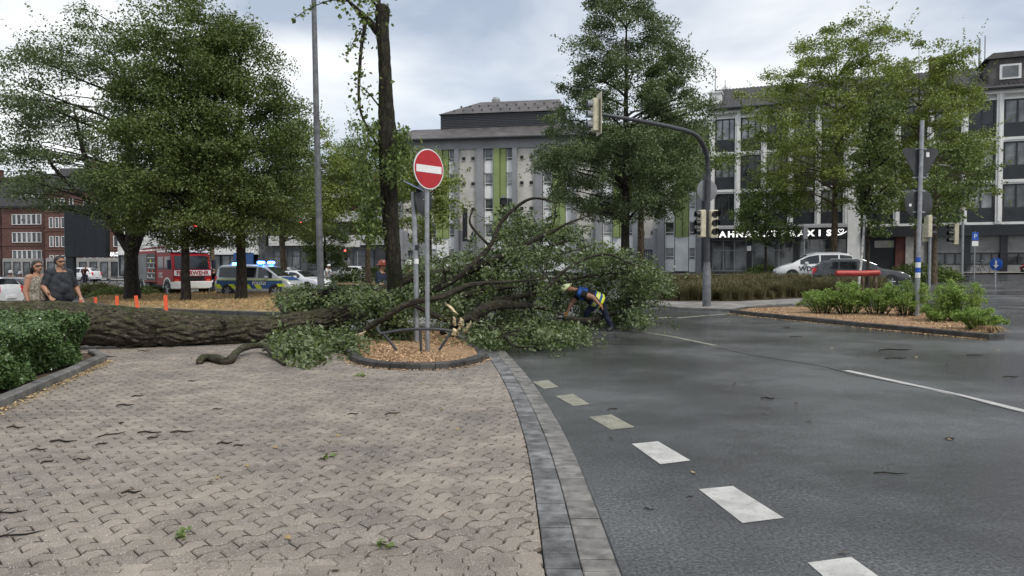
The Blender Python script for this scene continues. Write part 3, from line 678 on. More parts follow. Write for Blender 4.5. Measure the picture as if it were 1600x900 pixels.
# ================================================================== BUILDINGS
def house(name, label, p0, p1, z0):
    d = Vector((p1[0] - p0[0], p1[1] - p0[1])); o = thing(name, label, 'building', (p0[0], p0[1], z0), math.atan2(d.y, d.x))
    MB().box(0.02, d.length - 0.02, 0.32, 9, -1.6, 0.0).build('foundation', 'stone_d', o); return o, d.length
_wc = {}
def window(par, x0, x1, z0, z1, y, fm='frame_d', pm='glass', fw=0.07, mv=(), mh=(), dep=0.1):
    w, h = round(x1 - x0, 2), round(z1 - z0, 2); k = (w, h, fm, pm, fw, mv, mh, dep)
    if k not in _wc:
        f = MB(); f.box(0, fw, 0, dep, 0, h); f.box(w - fw, w, 0, dep, 0, h); f.box(fw, w - fw, 0, dep, 0, fw); f.box(fw, w - fw, 0, dep, h - fw, h)
        for q in mv: f.box(q * w - fw / 2, q * w + fw / 2, 0.004, dep - 0.004, fw, h - fw)
        for q in mh: f.box(fw, w - fw, 0.008, dep - 0.008, q * h - fw / 2, q * h + fw / 2)
        p = MB(); p.box(fw * .5, w - fw * .5, dep * 0.55, dep * 0.75, fw * .5, h - fw * .5)
        a = f.build('window', fm); b = p.build('pane', pm); _wc[k] = (a.data, b.data); bpy.data.objects.remove(a); bpy.data.objects.remove(b)
    a = link('window', _wc[k][0], par); a.location = (x0, y, z0); b = link('pane', _wc[k][1], a); return a
def part(par, name, m, boxes, bev=0.0):
    mb = MB()
    for b in boxes: mb.box(*b, bev=bev)
    return mb.build(name, m, par)
def boxes1(par, name, m, boxes, bev=0.0):
    for b in boxes: part(par, name, m, [b], bev)
def place_text(name, s, size, m, par, x, y, z, **k):
    t = text(name, s, size, m, par, **k); t.rotation_euler = (math.pi / 2, 0, 0); t.location = (x, y, z); return t

# ---- white grid building on the right
rb, RL = house('office_building', 'long white office block with dark spandrels above the black dental practice fascia', (18.2, 69.1), (50.5, 56.3), 0.75)
ST0, SH, NF = 4.45, 3.42, 3
EAVE = ST0 + SH * NF + 0.35
part(rb, 'wall', 'white_wall', [(0, RL, 0.5, 12, 0, EAVE)])
bays_l = [0.25 + i * 2.27 for i in range(6)]           # left wing
bays_r = [13.05 + i * 2.47 for i in range(9)]
def bay(x0, x1, fl, right):
    z = ST0 + fl * SH
    part(rb, 'spandrel', 'spandrel', [(x0, x1, 0.18, 0.5, z + 0.06, z + 1.12)])
    window(rb, x0 + 0.02, x1 - 0.02, z + 1.12, z + SH - 0.3, 0.2, 'frame_d', 'glass_sky' if (fl * 2 + int(x0 * 1.7)) % 3 else 'glass', 0.11 if right else 0.09, (0.5,) if right else (0.36, 0.72), (), 0.16)
for fl in range(NF):
    for a, b in zip(bays_l[:-1], bays_l[1:]): bay(a + 0.26, b - 0.26, fl, False)
    for a, b in zip(bays_r[:-1], bays_r[1:]): bay(a + 0.3, b - 0.3, fl, True)
    z = ST0 + fl * SH
    part(rb, 'floor_band', 'pilaster', [(0, RL, 0.1, 0.5, z - 0.16, z + 0.06)])
    for z_ in (z + SH - 0.3,): part(rb, 'lintel_band', 'white_wall', [(0, RL, 0.16, 0.5, z_, z_ + 0.14)])
for x in bays_l + bays_r:
    part(rb, 'pilaster', 'pilaster', [(x - 0.24, x + 0.24, 0.0, 0.5, ST0 - 0.1, EAVE - 0.2)])
    part(rb, 'pilaster_rib', 'white_wall', [(x - 0.07, x + 0.07, -0.07, 0.0, ST0 + 0.1, EAVE - 0.22)])
part(rb, 'party_wall', 'white_wall', [(11.75, 12.75, -0.06, 0.5, 0, EAVE - 0.1)])
for x in (12.86, 13.0): MB().tube([(x, 0.0, 0.2), (x, 0.0, EAVE - .3)], 0.06, 6).build('downpipe', 'steel_d', rb)
part(rb, 'cornice', 'white_wall', [(-0.1, RL, -0.1, 0.5, EAVE - 0.2, EAVE + 0.15)])
gut = MB(); gut.tube([(-0.2, -0.42, EAVE + 0.2), (RL, -0.42, EAVE + 0.2)], 0.17, 8); gut.build('roof_gutter', 'steel_d', rb)
# tiled roof: rows of rolled tiles as geometry
rf = MB(); RZ, RD = EAVE + 0.25, 6.5
xs_ = np.arange(-0.3, RL, 0.33)
for i, x in enumerate(xs_):
    for x_, zz in ((x, 0.0), (x + 0.11, 0.07), (x + 0.22, 0.07)): rf.v += [(x_, -0.45, RZ + zz), (x_, RD, RZ + 3.2 + zz)]
nv = len(rf.v) // 2
for i in range(nv - 1): rf.f.append((2 * i, 2 * i + 2, 2 * i + 3, 2 * i + 1)); rf.m.append(0)
roof = rf.build('roof', 'roof', rb); 
dm = MB(); dm.box(22.2, 25.5, 0.5, 4, RZ + 0.4, RZ + 2.5); dm.prism([(21.8, RZ + 2.45), (25.9, RZ + 2.45), (25.2, RZ + 2.9), (22.4, RZ + 2.9)], 0.2, 4.2); dmo = dm.build('dormer', 'roof_g', roof)
a = MB(); a.box(22.9, 24.4, 0.36, 0.5, RZ + 0.75, RZ + 1.95); a.build('dormer_frame', 'frame_w', roof)
a = MB(); a.box(23.1, 24.2, 0.33, 0.36, RZ + 0.92, RZ + 1.8); a.build('dormer_pane', 'glass', roof)
a = MB(); a.box(18.2, 19.3, 2.6, 3.5, RZ + 0.8, RZ + 3.4); a.box(18.1, 19.4, 2.5, 3.6, RZ + 3.4, RZ + 3.55); a.build('chimney', 'brick_d', roof)
a = MB(); a.box(-0.2, 0.9, 1.2, 2.2, RZ + 0.3, RZ + 1.75); a.box(-0.3, 1.0, 1.1, 2.3, RZ + 1.75, RZ + 1.9); a.build('chimney', 'white_wall', roof)
a = MB(); a.tube([(0.3, 1.7, RZ + 1.9), (0.3, 1.7, RZ + 4.2)], 0.04, 6); a.tube([(1.2, 1.7, RZ + 1), (1.2, 1.7, RZ + 3)], 0.03, 6)
for k in range(5): a.tube([(0.7 + .12 * k, 1.7, RZ + 2.1 + 0.1 * k), (1.7 - .12 * k, 1.7, RZ + 2.1 + 0.1 * k)], 0.02, 4)
a.build('antenna', 'steel_d', roof)
a = MB(); a.tube([(22.0, 3.4, RZ + 1), (22.0, 3.4, RZ + 5.0)], 0.09, 6); a.tube([(22.4, 3.4, RZ + 1), (22.4, 3.4, RZ + 5.2)], 0.05, 6); a.build('antenna', 'galv', roof)
# ground floor, left wing: dental practice
fas = part(rb, 'fascia', 'band', [(0, 11.75, -0.28, 0.5, 3.35, 4.28)])
MB().rings([[(x, -0.3 - 0.42 * math.sin(t), 4.28 + 0.34 * math.cos(t)) for t in (0, .5, 1.0, 1.57)] + [(x, 0.02, 4.28), (x, 0.02, 4.62)] for x in (0.0, 11.7)], 0, True).build('awning_box', 'gb_grey', rb)
lx = np.linspace(0.55, 10.25, 14)
for ch_, x in zip('ZAHNARZTPRAXIS', lx): place_text('letter', ch_, 0.72, 'letter_lit', fas, x, -0.29, 3.57, ext=0.03, bold=0.03, sx=1.15)
lg = MB(); lg.tube([(10.72, -0.32, 3.7), (11.0, -0.32, 3.62), (11.2, -0.32, 3.66), (11.45, -0.32, 3.78), (11.68, -0.32, 3.92)], [0.02, .05, .05, .04, .02], 6)
lg.tube([(11.2, -0.32, 3.72), (11.0, -0.32, 3.95), (11.02, -0.32, 4.1), (11.12, -0.32, 4.12), (11.2, -0.32, 4.02), (11.3, -0.32, 4.13), (11.42, -0.32, 4.08), (11.4, -0.32, 3.92), (11.2, -0.32, 3.72)], 0.03, 6)
lg.build('heart_logo', 'letter_lit', fas)
part(rb, 'plinth', 'band', [(0, 11.75, -0.02, 0.5, 0, 0.42)])
for a_, b_ in ((0.3, 3.35), (3.85, 7.35), (7.9, 10.4), (10.6, 11.7)):
    window(rb, a_, b_, 0.44, 3.33, 0.22, 'gb_grey', 'glass', 0.08, (0.33, 0.66) if b_ - a_ > 2 else (), (0.66,), 0.16)
for x in (0.15, 3.6, 7.62, 10.5): part(rb, 'pier', 'band', [(x - 0.17, x + 0.17, 0.0, 0.5, 0.42, 3.35)])
sgn = part(rb, 'shop_sign_plate', 'frame_w', [(3.42, 3.78, -0.05, -0.01, 2.3, 2.75)])
# passage and right wing
part(rb, 'passage', 'black', [(13.2, 16.2, 0.42, 0.52, 0, 3.4)]); part(rb, 'passage_wall', 'maroon', [(15.5, 16.25, 0.1, 0.44, 0, 3.4)])  # flat black panel stands in for the shaded depth of the passage
part(rb, 'passage_header', 'stone', [(13.9, 15.4, 0.3, 0.44, 2.5, 3.1)])
part(rb, 'stone_pier', 'stone', [(16.25, 17.6, -0.02, 0.5, 0, 3.4)])
part(rb, 'fascia', 'band', [(13.05, RL, -0.35, 0.5, 3.4, 4.28)])
x = 17.9
while x < RL - 2:
    part(rb, 'pier', 'band', [(x, x + 0.5, -0.05, 0.5, 0, 3.4)])
    part(rb, 'shutter', 'shutter', [(x + 0.5, x + 2.6, 0.2, 0.5, 2.0, 3.4)]); part(rb, 'stall_riser', 'shutter', [(x + 0.5, x + 2.6, 0.1, 0.5, 0, 1.0)])
    for k in range(6): part(rb, 'slat', 'shutter', [(x + 0.5, x + 2.6, 0.175, 0.2, 2.06 + k * 0.22, 2.2 + k * 0.22)])
    window(rb, x + 0.5, x + 2.6, 1.0, 2.0, 0.25, 'frame_d', 'glass', 0.09, (0.4, 0.75), (), 0.16); x += 2.6

# ---- grey, beige and green building in the middle
gb, GL = house('apartment_building', 'grey and beige concrete block with green fins and dark mansard roof', (-14.5, 88.4), (22.6, 81.6), 0.9)
GE = 15.4
part(gb, 'wall', 'gb_dark', [(0, GL, 0.9, 14, 0, GE)])
part(gb, 'roof_beam', 'gb_grey', [(-0.3, GL + 0.2, -0.1, 0.9, GE - 1.1, GE)])
def px2s(px):                                             # facade position seen at a pixel column
    k = (px - CX) / F; d = Vector((22.6 + 14.5, 81.6 - 88.4)).normalized(); return (k * 88.4 + 14.5) / (d.x - k * d.y)
FH = 2.92
s0 = px2s(711); PER = px2s(801) - s0
for n_ in range(-1, 5):
    b = s0 + n_ * PER
    if b > GL - 0.5: break
    q = lambda f: b + PER * f
    for f0, f1 in ((0.0, 0.08), (0.39, 0.5)):
        if 0 <= q(f0) and q(f1) < GL: part(gb, 'pillar', 'gb_grey', [(q(f0), q(f1), -0.3, 0.9, 0, GE - 1.1)])
    if q(0.08) > 0 and q(0.39) < GL:
        part(gb, 'concrete_panel', 'gb_beige', [(q(0.08), q(0.39), 0.1, 0.9, 3.9, GE - 1.1)])
        for fl in range(4):
            for f in (0.155, 0.315):
                z = GE - 2.2 - fl * FH; part(gb, 'porthole', 'black', [(q(f) - 0.19, q(f) + 0.19, 0.03, 0.12, z - 0.2, z + 0.2)])
                part(gb, 'porthole_sill', 'gb_beige', [(q(f) - 0.22, q(f) + 0.22, 0.0, 0.1, z - 0.25, z - 0.2)])
        # stepped gate surround and gate
        part(gb, 'gate_surround', 'gb_grey', [(q(0.08), q(0.16), 0.0, 0.9, 0, 4.9), (q(0.31), q(0.39), 0.0, 0.9, 0, 4.9), (q(0.16), q(0.31), 0.01, 0.9, 2.6, 3.9)])
        gt = part(gb, 'gate', 'gb_dark', [(q(0.16), q(0.31), 0.3, 0.9, 0, 2.6)])
        for k in range(1, 4): part(gb, 'gate_slat', 'gb_grey', [(q(0.16) + (q(0.31) - q(0.16)) * k / 4 - 0.05, q(0.16) + (q(0.31) - q(0.16)) * k / 4 + 0.05, 0.24, 0.3, 0, 2.6)])
    for f0, f1 in ((0.51, 0.66), (0.89, 0.995)):
        if q(f0) < 0 or q(f1) > GL: continue
        for fl in range(5):
            z = GE - 1.1 - (fl + 1) * FH + 0.25
            if z < 0.2: z = 0.2
            window(gb, q(f0), q(f1), z + 1.25, z + FH - 0.12, 0.3, 'frame_w', 'glass_sky' if (fl + n_) % 2 else 'glass', 0.08, (), (0.25,), 0.14)
            part(gb, 'white_panel', 'gb_white', [(q(f0), q(f1), 0.22, 0.9, z - 0.1, z + 1.22)])
    if q(0.67) > 0 and q(0.88) < GL:
        part(gb, 'green_fin', 'gb_green', [(q(0.675), q(0.775), -0.1, 0.9, 4.0, GE - 1.1)]); part(gb, 'green_fin', 'gb_green', [(q(0.785), q(0.88), 0.1, 0.9, 4.0, GE - 1.1)])
        part(gb, 'white_panel', 'gb_white', [(q(0.67), q(0.88), 0.2, 0.9, 0.2, 4.0)])
# roof
r_ = MB()
r_.v = [(-0.8, -0.7, GE), (GL + .5, -0.7, GE), (GL + .5, 3.6, GE + 2.0), (1.8, 3.6, GE + 2.0), (-0.8, 15, GE), (GL + .5, 15, GE + .2), (1.8, 12, GE + 2.0), (GL + .5, 12, GE + 2.0)]
r_.f = [(0, 1, 2, 3), (4, 0, 3, 6), (4, 6, 7, 5), (3, 2, 7, 6), (1, 5, 7, 2)]; r_.m = [0] * 5
gro = r_.build('roof', 'roof_g', gb)
g2 = MB(); g2.tube([(-0.9, -0.85, GE + 0.02), (GL, -0.85, GE + 0.02)], 0.14, 6); g2.build('roof_gutter', 'steel_d', gb)
u0, u1 = px2s(676) , px2s(862)
up_ = MB(); up_.box(u0, u1, 3.7, 12, GE + 1.9, GE + 3.7); upo = up_.build('penthouse_wall', 'frame_d', gro)
for k in range(8): part(gro, 'slat', 'steel_d', [(u0 - 0.03, u1 + 0.03, 3.62, 3.7, GE + 2.08 + k * 0.2, GE + 2.2 + k * 0.2)])
t_ = MB(); t_.v = [(u0 - .2, 3.3, GE + 3.7), (u1 + .8, 3.3, GE + 3.7), (u1 + .1, 6.6, GE + 5.7), (u0 + 4.3, 6.6, GE + 5.7), (u0 - .2, 12, GE + 3.7), (u1 + .8, 12, GE + 3.7), (u1 + .1, 8.5, GE + 5.7), (u0 + 4.3, 8.5, GE + 5.7)]
t_.f = [(0, 1, 2, 3), (1, 5, 6, 2), (5, 4, 7, 6), (4, 0, 3, 7), (3, 2, 6, 7), (0, 4, 5, 1)]; t_.m = [0] * 6; t_.build('upper_roof', 'roof_g', gro)
for k in range(22):
    sv = MB()
    s_ = u0 + 1.5 + k * (u1 - u0 - 1.5) / 22; sv.box(s_, s_ + 0.18, 4.0 + (k % 2) * 1.2, 4.25 + (k % 2) * 1.2, GE + 4.1 + (k % 2) * 0.72, GE + 4.33 + (k % 2) * 0.72)
    sv.build('snow_guard', 'steel_d', gro)
MB().lathe([(0.5, 0), (0.55, 0.5), (0.35, 0.8), (0.01, 0.9)], 12, c=(u1 - 8.0, 7.5, GE + 5.6)).build('roof_vent', 'galv', gro)
# projecting house number mast sign on the facade
part(gb, 'blade_sign', 'black', [(px2s(726), px2s(733), -1.0, -0.75, 3.6, 7.4)])

# ---- grey low block with pale balcony bands (left of the middle)
bb, BL = house('shop_building', 'grey shop block with pale tiled balcony bands above dark ground floor', tuple(gpY(412, 97).xy), tuple(gpY(690, 91).xy), 0.4)
part(bb, 'wall', 'stone_d', [(0, BL, 1.4, 12, 0, 13)])
part(bb, 'ground_floor', 'stone_d', [(0, BL, 0.3, 1.4, 0, 3.9)])
for k, z in enumerate((3.9, 6.9, 9.9)):
    b_ = part(bb, 'balcony', 'balc', [(0.2 if k else 1.0, BL - 6, -0.35, 1.4, z, z + 1.25)])
    for j in range(1, 4): part(b_, 'balcony_joint', 'shutter', [(0.2 if k else 1.0, BL - 6, -0.362, -0.35, z + j * 0.31, z + j * 0.31 + 0.03)])
    x = 0.8
    while x < BL - 8:
        window(bb, x, x + 1.6, z + 1.1, z + 2.9, 1.28, 'frame_d', 'glass', 0.08, (0.5,)); part(bb, 'recess_panel', 'maroon', [(x + 1.7, x + 2.5, 1.3, 1.4, z + 1.1, z + 2.9)]); x += 3.1
part(bb, 'grey_side_wall', 'gb_dark', [(BL - 6, BL, 0.0, 1.4, 0, 8.5)]); part(bb, 'white_strip', 'frame_w', [(BL - 6, BL, -0.08, 0.0, 2.9, 3.25)])
for a_, b_ in ((1.3, 3.3), (4.0, 5.2), (6.2, 9.0), (9.6, 12.0), (12.6, 15.5)): window(bb, a_, b_, 0.9, 3.3, 0.2, 'steel_d', 'glass', 0.09, (), (0.7,), 0.12)
for k in range(5): part(bb, 'stone_course', 'gb_dark', [(0, BL - 6, 0.27, 0.3, 0.35 + k * 0.72, 0.38 + k * 0.72)])

# ---- bank
bk, KL = house('bank_building', 'pale panelled bank block with emblem and dark raised lettering', tuple(gpY(182, 104).xy), tuple(gpY(404, 98).xy), 0.1)
part(bk, 'wall', 'bank', [(0, KL, 0.3, 12, 0, 14)])
for fl in range(4):
    for k in range(6):
        x = 0.5 + k * 2.45
        if x + 2 > KL * 0.72 and fl == 0: continue
        z = 4.7 + fl * 2.9; window(bk, x, x + 1.5, z + 0.6, z + 2.2, 0.2, 'frame_w', 'glass', 0.1, (0.5,))
for z in (4.4, 7.3, 10.2): part(bk, 'panel_joint', 'shutter', [(0, KL, 0.27, 0.3, z, z + 0.06)])
for k in range(1, 9): part(bk, 'panel_joint', 'shutter', [(k * 2.2, k * 2.2 + 0.04, 0.28, 0.3, 3.4, 14)])
part(bk, 'shop_canopy', 'frame_w', [(0, KL, -0.5, 0.3, 3.1, 3.4)])
part(bk, 'shop_front', 'band', [(0.2, KL - 0.2, 0.2, 0.3, 0.2, 3.1)])
for k in range(7): window(bk, 0.5 + k * 2.75, 3.05 + k * 2.75, 0.3, 3.0, 0.05, 'frame_d', 'glass', 0.1, (0.5,), (), 0.12)
place_text('lettering', 'COMMERZ-B', 0.95, 'letter_d', bk, KL * 0.80, 0.28, 4.05, ext=0.06, bold=0.02, space=1.15)
em = MB(); cx_ = KL * 0.60; em.tube([(cx_, 0.22, 5.6), (cx_, 0.22, 7.2)], 0.06, 6); em.tube([(cx_ + 0.62 * math.cos(t), 0.22, 6.5 + 0.62 * math.sin(t)) for t in np.linspace(math.pi * 0.9, math.pi * 2.1, 14)], 0.07, 6)
em.tube([(cx_ - .5, 0.22, 6.9), (cx_ + .5, 0.22, 6.9)], 0.06, 6); em.tube([(cx_ - .6, 0.22, 5.5), (cx_ + .6, 0.22, 5.5)], 0.05, 6); em.build('emblem', 'letter_d', bk)
part(bk, 'corner_pillar', 'stone_d', [(KL + 0.02, KL + 1.0, 0.1, 4, 0, 12)])
part(bk, 'blue_hoarding', 'polblue', [(KL - 3.2, KL - 0.3, -0.8, -0.56, 0.3, 3.3)])

# ---- red brick houses on the left
def brickhouse(label, px0, px1, Y, z0, eave, nwin, rows, pitch, mm, roofh, dorm, shop):
    o, L = house('brick_house', label, tuple(gpY(px0, Y).xy), tuple(gpY(px1, Y - 1.5).xy), z0)
    part(o, 'wall', mm, [(0, L, 0.3, 10, 0, eave)])
    part(o, 'cornice', 'steel_d', [(-0.1, L + 0.05, -0.2, 0.3, eave - 0.05, eave + 0.2)])
    for fl in range(rows):
        z = eave - 1.0 - (fl + 1) * pitch + 1.1
        part(o, 'floor_band', mm, [(0, L, 0.2, 0.3, z - 0.55, z - 0.3)])
        for x0, x1 in nwin:
            window(o, x0 * L, x1 * L, z, z + 1.75, 0.16, 'frame_w', 'glass', 0.09, () if x1 - x0 < .11 else (0.5,), (), 0.2)
    r0 = MB(); r0.v = [(-0.2, -0.3, eave + .2), (L + .1, -0.3, eave + .2), (L + .1, 4.5, eave + roofh), (-0.2, 4.5, eave + roofh), (-0.2, 10, eave + .2), (L + .1, 10, eave + .2)]
    r0.f = [(0, 1, 2, 3), (3, 2, 5, 4), (0, 3, 4), (1, 5, 2), (0, 4, 5, 1)]; r0.m = [0] * 5; ro = r0.build('roof', 'roof', o)
    for k in range(dorm):
        x = L * 0.38 + k * 1.3; window(ro, x, x + 1.05, eave + 1.0, eave + 2.5, 0.9, 'frame_w', 'glass', 0.14, (), (), 0.5)
    if dorm: part(ro, 'dormer', 'roof', [(L * 0.38 - 0.2, L * 0.38 + dorm * 1.3, 1.3, 4, eave + 0.8, eave + 2.8)])
    part(ro, 'chimney', 'white_wall' if dorm else 'brick_d', [(L * 0.42, L * 0.42 + 0.7, 3.4, 4.2, eave + roofh - 0.8, eave + roofh + 1.2)])
    part(o, 'shop_front', shop, [(0.2, L - 0.2, 0.1, 0.3, 0, 3.3)])
    n = max(2, int(L / 1.9))
    for k in range(n): window(o, 0.5 + k * (L - 0.8) / n, 0.5 + k * (L - 0.8) / n + (L - 0.8) / n * 0.7, 0.3, 2.7, 0.0, 'frame_d', 'glass', 0.1)
    return o, L
six = [(0.25 + i * 0.115, 0.25 + i * 0.115 + 0.105) for i in range(6)]
b1, b1l = brickhouse('red brick house with rows of joined white windows and dormer band', 2, 69, 128, -0.3, 12.0, six, 3, 3.05, 'brick', 6.2, 6, 'stone')
brickhouse('dark brown brick house with single white windows at the street corner', -50, 1, 131, -0.3, 12.0, [(0.1, 0.22), (0.34, 0.46), (0.58, 0.7), (0.82, 0.94)], 3, 3.05, 'brick_d', 6.0, 0, 'stone_d')
b3, b3l = brickhouse('taller red brick house beside the billboard, white framed windows in threes', 69.5, 193, 122, -0.3, 14.3, [(0.06, 0.11), (0.135, 0.185), (0.21, 0.26), (0.32, 0.37), (0.5, 0.58), (0.66, 0.74), (0.87, 0.97)], 4, 3.1, 'brick', 4.2, 0, 'stone')
place_text('lettering', 'MONACHEE', 0.9, 'letter_lit', b3, b3l * 0.88, 0.0, 3.6, ext=0.04, bold=0.02)
# ================================================================== TREES AND PLANTS
def wob(P, amp):
    return [Vector(p) + Vector((random.uniform(-amp, amp), random.uniform(-amp, amp), random.uniform(-amp, amp) * .4)) * (0 < i < len(P) - 1) for i, p in enumerate(P)]
def barktube(mb, pts, rad, seg, rough=0.12, n=8, twist=0.0):
    P = catmull([(*p, r) for p, r in zip(pts, rad)], n)
    pts = [Vector(p[:3]) for p in P]; rad = [max(0.004, float(p[3])) for p in P]
    o = len(mb.v); mb.tube(pts, rad, seg)
    ph = random.uniform(0, 9)
    for i in range(len(pts)):
        for j in range(seg):
            k = o + i * seg + j; a = 2 * math.pi * j / seg; v = Vector(mb.v[k]); c = pts[i]
            q = 0.5 * math.sin(7 * a + ph + 1.3 * math.sin(i * .55 + j)) + 0.5 * math.sin(13 * a + 2.1 * math.sin(i * 0.8 + ph) + i * twist) + 0.5 * random.uniform(-1, 1)
            mb.v[k] = tuple(c + (v - c) * (1 + rough * q * 0.6))
def tree(name, label, base, H, r0, prof, leafm, nclump, nleaf, lsize, barkm='bark', cr=0.9, lean=(0, 0), fork=None, group=None, flat=0.6, droop=0.4, up=0.5, limbs=22, cz0=None, yflat=1.0, seed=1, inner=0.35, ragged=0.0):
    """prof: list of (height, radius, x offset) of the crown outline"""
    global rng
    rng = np.random.default_rng(seed); random.seed(seed)
    o = thing(name, label, 'tree', base, 0, group)
    zs = [p[0] for p in prof]; rs = [p[1] for p in prof]; xo = [p[2] if len(p) > 2 else 0 for p in prof]
    top = zs[-1]
    tp = [(0, 0, -0.15), (lean[0] * .1, lean[1] * .1, H * 0.12), (lean[0] * .4, lean[1] * .4, H * 0.4), (lean[0] * .75, lean[1] * .75, H * 0.7), (lean[0], lean[1], H)]
    mb = MB(); barktube(mb, tp, [r0 * 1.35, r0, r0 * .78, r0 * .45, r0 * .08], 12, 0.14, 7)
    def trunk_at(z):
        t = np.clip(z / H, 0, 1); return Vector((lean[0] * t, lean[1] * t, z))
    if fork:
        for fx, fy, fz0, fz1, fr in fork: barktube(mb, [(0, 0, fz0), (fx * .45, fy * .45, fz0 + (fz1 - fz0) * .3), (fx * .8, fy * .8, fz0 + (fz1 - fz0) * .65), (fx, fy, fz1)], [fr, fr * .9, fr * .6, fr * .15], 10, 0.14, 6)
    # clump centres in the envelope
    zz = np.linspace(zs[0], zs[-1], 200); w = np.interp(zz, zs, rs) ** 1.5 + 0.05; w /= w.sum()
    cz = rng.choice(zz, nclump, p=w) + rng.uniform(-.1, .1, nclump)
    cr_ = np.interp(cz, zs, rs); cx = np.interp(cz, zs, xo)
    rr_ = np.sqrt(rng.uniform(inner ** 2, 1, nclump)) * cr_ * (1 + ragged * rng.normal(size=nclump)); th = rng.uniform(0, 2 * math.pi, nclump)
    CC = np.stack([cx + rr_ * np.cos(th) + lean[0] * cz / H, rr_ * np.sin(th) * yflat + lean[1] * cz / H, cz], 1)
    order = np.argsort(-rr_ / np.maximum(cr_, .1) + rng.uniform(0, .6, nclump))
    for i in order[:limbs]:
        c = Vector(CC[i]); dz = min(c.z - 0.4, c.z - 0.25 * Vector((c.x, c.y)).length - 0.3 * random.random())
        a = trunk_at(max(zs[0] * 0.8, min(dz, H * .93))); rb_ = r0 * 0.42 * (1 - 0.75 * a.z / top) + 0.015
        m_ = a.lerp(c, 0.5) + Vector((0, 0, 0.25 * random.uniform(-.3, 1)))
        barktube(mb, [a, a.lerp(m_, .5) + Vector((0, 0, .1)), m_, c], [rb_, rb_ * .75, rb_ * .5, 0.012], 6, 0.1, 4)
    for i in order[limbs:limbs + 70]:
        c = Vector(CC[i]); j = order[int(rng.integers(0, limbs))]; a = trunk_at(c.z - .5).lerp(c, 0.35)
        mb.tube([a, a.lerp(c, .5) + Vector((0, 0, .15)), c], [0.035, 0.024, 0.01], 4)
    mb.build('trunk', barkm, o, smooth='full', fix=False)
    # leaves
    k = int(nleaf / nclump); sc = cr * rng.uniform(0.55, 1.25, nclump)
    ang = rng.uniform(0, 2 * math.pi, (nclump, k)); u = rng.normal(size=(nclump, k, 3)); u = u / np.linalg.norm(u, axis=2, keepdims=True) * (rng.random((nclump, k, 1)) ** 0.45)
    u[:, :, 2] *= flat; u[:, :, 2] -= droop * 0.5 * (u[:, :, 0] ** 2 + u[:, :, 1] ** 2)
    P = (CC[:, None, :] + u * sc[:, None, None]).reshape(-1, 3)
    base_r = np.clip(rng.normal(0.45, 0.17, nclump), 0, 1); rn = np.repeat(base_r, k)
    # straggling shoots that break the outline
    ns = max(10, nclump // 3); S = []
    for i in range(ns):
        c = CC[order[i % nclump]]; d = c - np.array([lean[0] * .5, lean[1] * .5, zs[0] + (top - zs[0]) * .35]); d = d / np.linalg.norm(d); d = d + rng.normal(0, .3, 3); L = cr * rng.uniform(.8, 1.7)
        t = rng.random((26, 1)); S.append(c + d * L * t + rng.normal(0, .07, (26, 3)) * (1.2 - t * .6))
    S = np.concatenate(S); P = np.concatenate([P, S]); rn = np.concatenate([rn, np.full(len(S), .55)])
    P[:, 2] = np.maximum(P[:, 2], 0.4)
    leaves('crown', P, lsize, leafm, o, up=up, rnd=rn, droop=droop)
    return o
# left group: three trees in the dry grass bed
tree('linden_tree', 'dark spreading tree with forked trunk beside the billboard', gpY(206, 40), 12.5, 0.36,
     [(4.6, 2.0, -1.2), (6.0, 5.0, -1.6), (8.5, 5.2, -2.6), (11, 4.6, -2.6), (13.5, 3.6, -1.8), (15.2, 1.6, -1.0)], 'lf_cool', 240, 52000, 0.135, cr=1.15, fork=[(-3.2, 0.4, 2.6, 10.5, 0.24), (1.3, 0.3, 2.3, 9, 0.24), (-4.6, -.5, 4.0, 8.6, .14)], limbs=26, group='trees in the dry grass bed', seed=11, flat=.45, ragged=.1)
tree('linden_tree', 'dense linden with straight dark trunk in front of the fire engine', gpY(290, 36), 13, 0.2,
     [(2.9, 1.2), (3.7, 3.0), (5.5, 3.7), (8.5, 3.5), (11, 3.1), (13.5, 2.4), (15, 0.9)], 'lf_dark', 300, 95000, 0.125, cr=0.95, limbs=24, group='trees in the dry grass bed', seed=12)
tree('linden_tree', 'dense linden with knobbly trunk in front of the police van', gpY(377, 37.5), 13, 0.25,
     [(3.2, 1.2), (4.0, 2.9), (6, 3.6), (8.5, 3.7), (11, 2.7), (13, 1.9), (14, 0.8)], 'lf_dark', 290, 88000, 0.125, cr=0.95, limbs=24, group='trees in the dry grass bed', seed=13)
# further trees in the middle distance
tree('street_tree', 'yellow green tree with pale trunk leaning behind the police van', gpY(444, 60), 10, 0.27,
     [(4.2, 1.8, 1.2), (5.5, 3.6, 1.8), (8, 4.0, 2.4), (10.5, 3.2, 2.6), (13, 1.6, 2.4)], 'lf_yel', 130, 26000, 0.17, 'bark_l', cr=1.2, seed=14, lean=(-.4, 0))
tree('street_tree', 'mid green tree filling the gap behind the broken trunk', gpY(575, 64), 10.5, 0.25,
     [(4.5, 2.0), (6, 4.0), (8.5, 4.6, .3), (11, 3.8, .5), (13.5, 1.6, .5)], 'lf_mid', 140, 28000, 0.17, 'bark_l', cr=1.25, seed=15)
tree('street_tree', 'small dark bushy tree before the balcony block', gpY(508, 72), 6.5, 0.16,
     [(1.5, 1.4), (3.0, 2.6), (4.8, 2.4), (6.6, 1.0)], 'lf_dark', 60, 9000, 0.2, cr=0.9, seed=16)
tree('street_tree', 'thin pale trunked tree in front of the bank lettering', gpY(338, 66), 10, 0.2,
     [(6, 1.6, -1), (8, 2.6, -1), (10, 2.4, -1), (12, 1, -1)], 'lf_mid', 60, 8000, 0.2, 'bark_l', cr=1.0, seed=17, lean=(-1.2, 0))
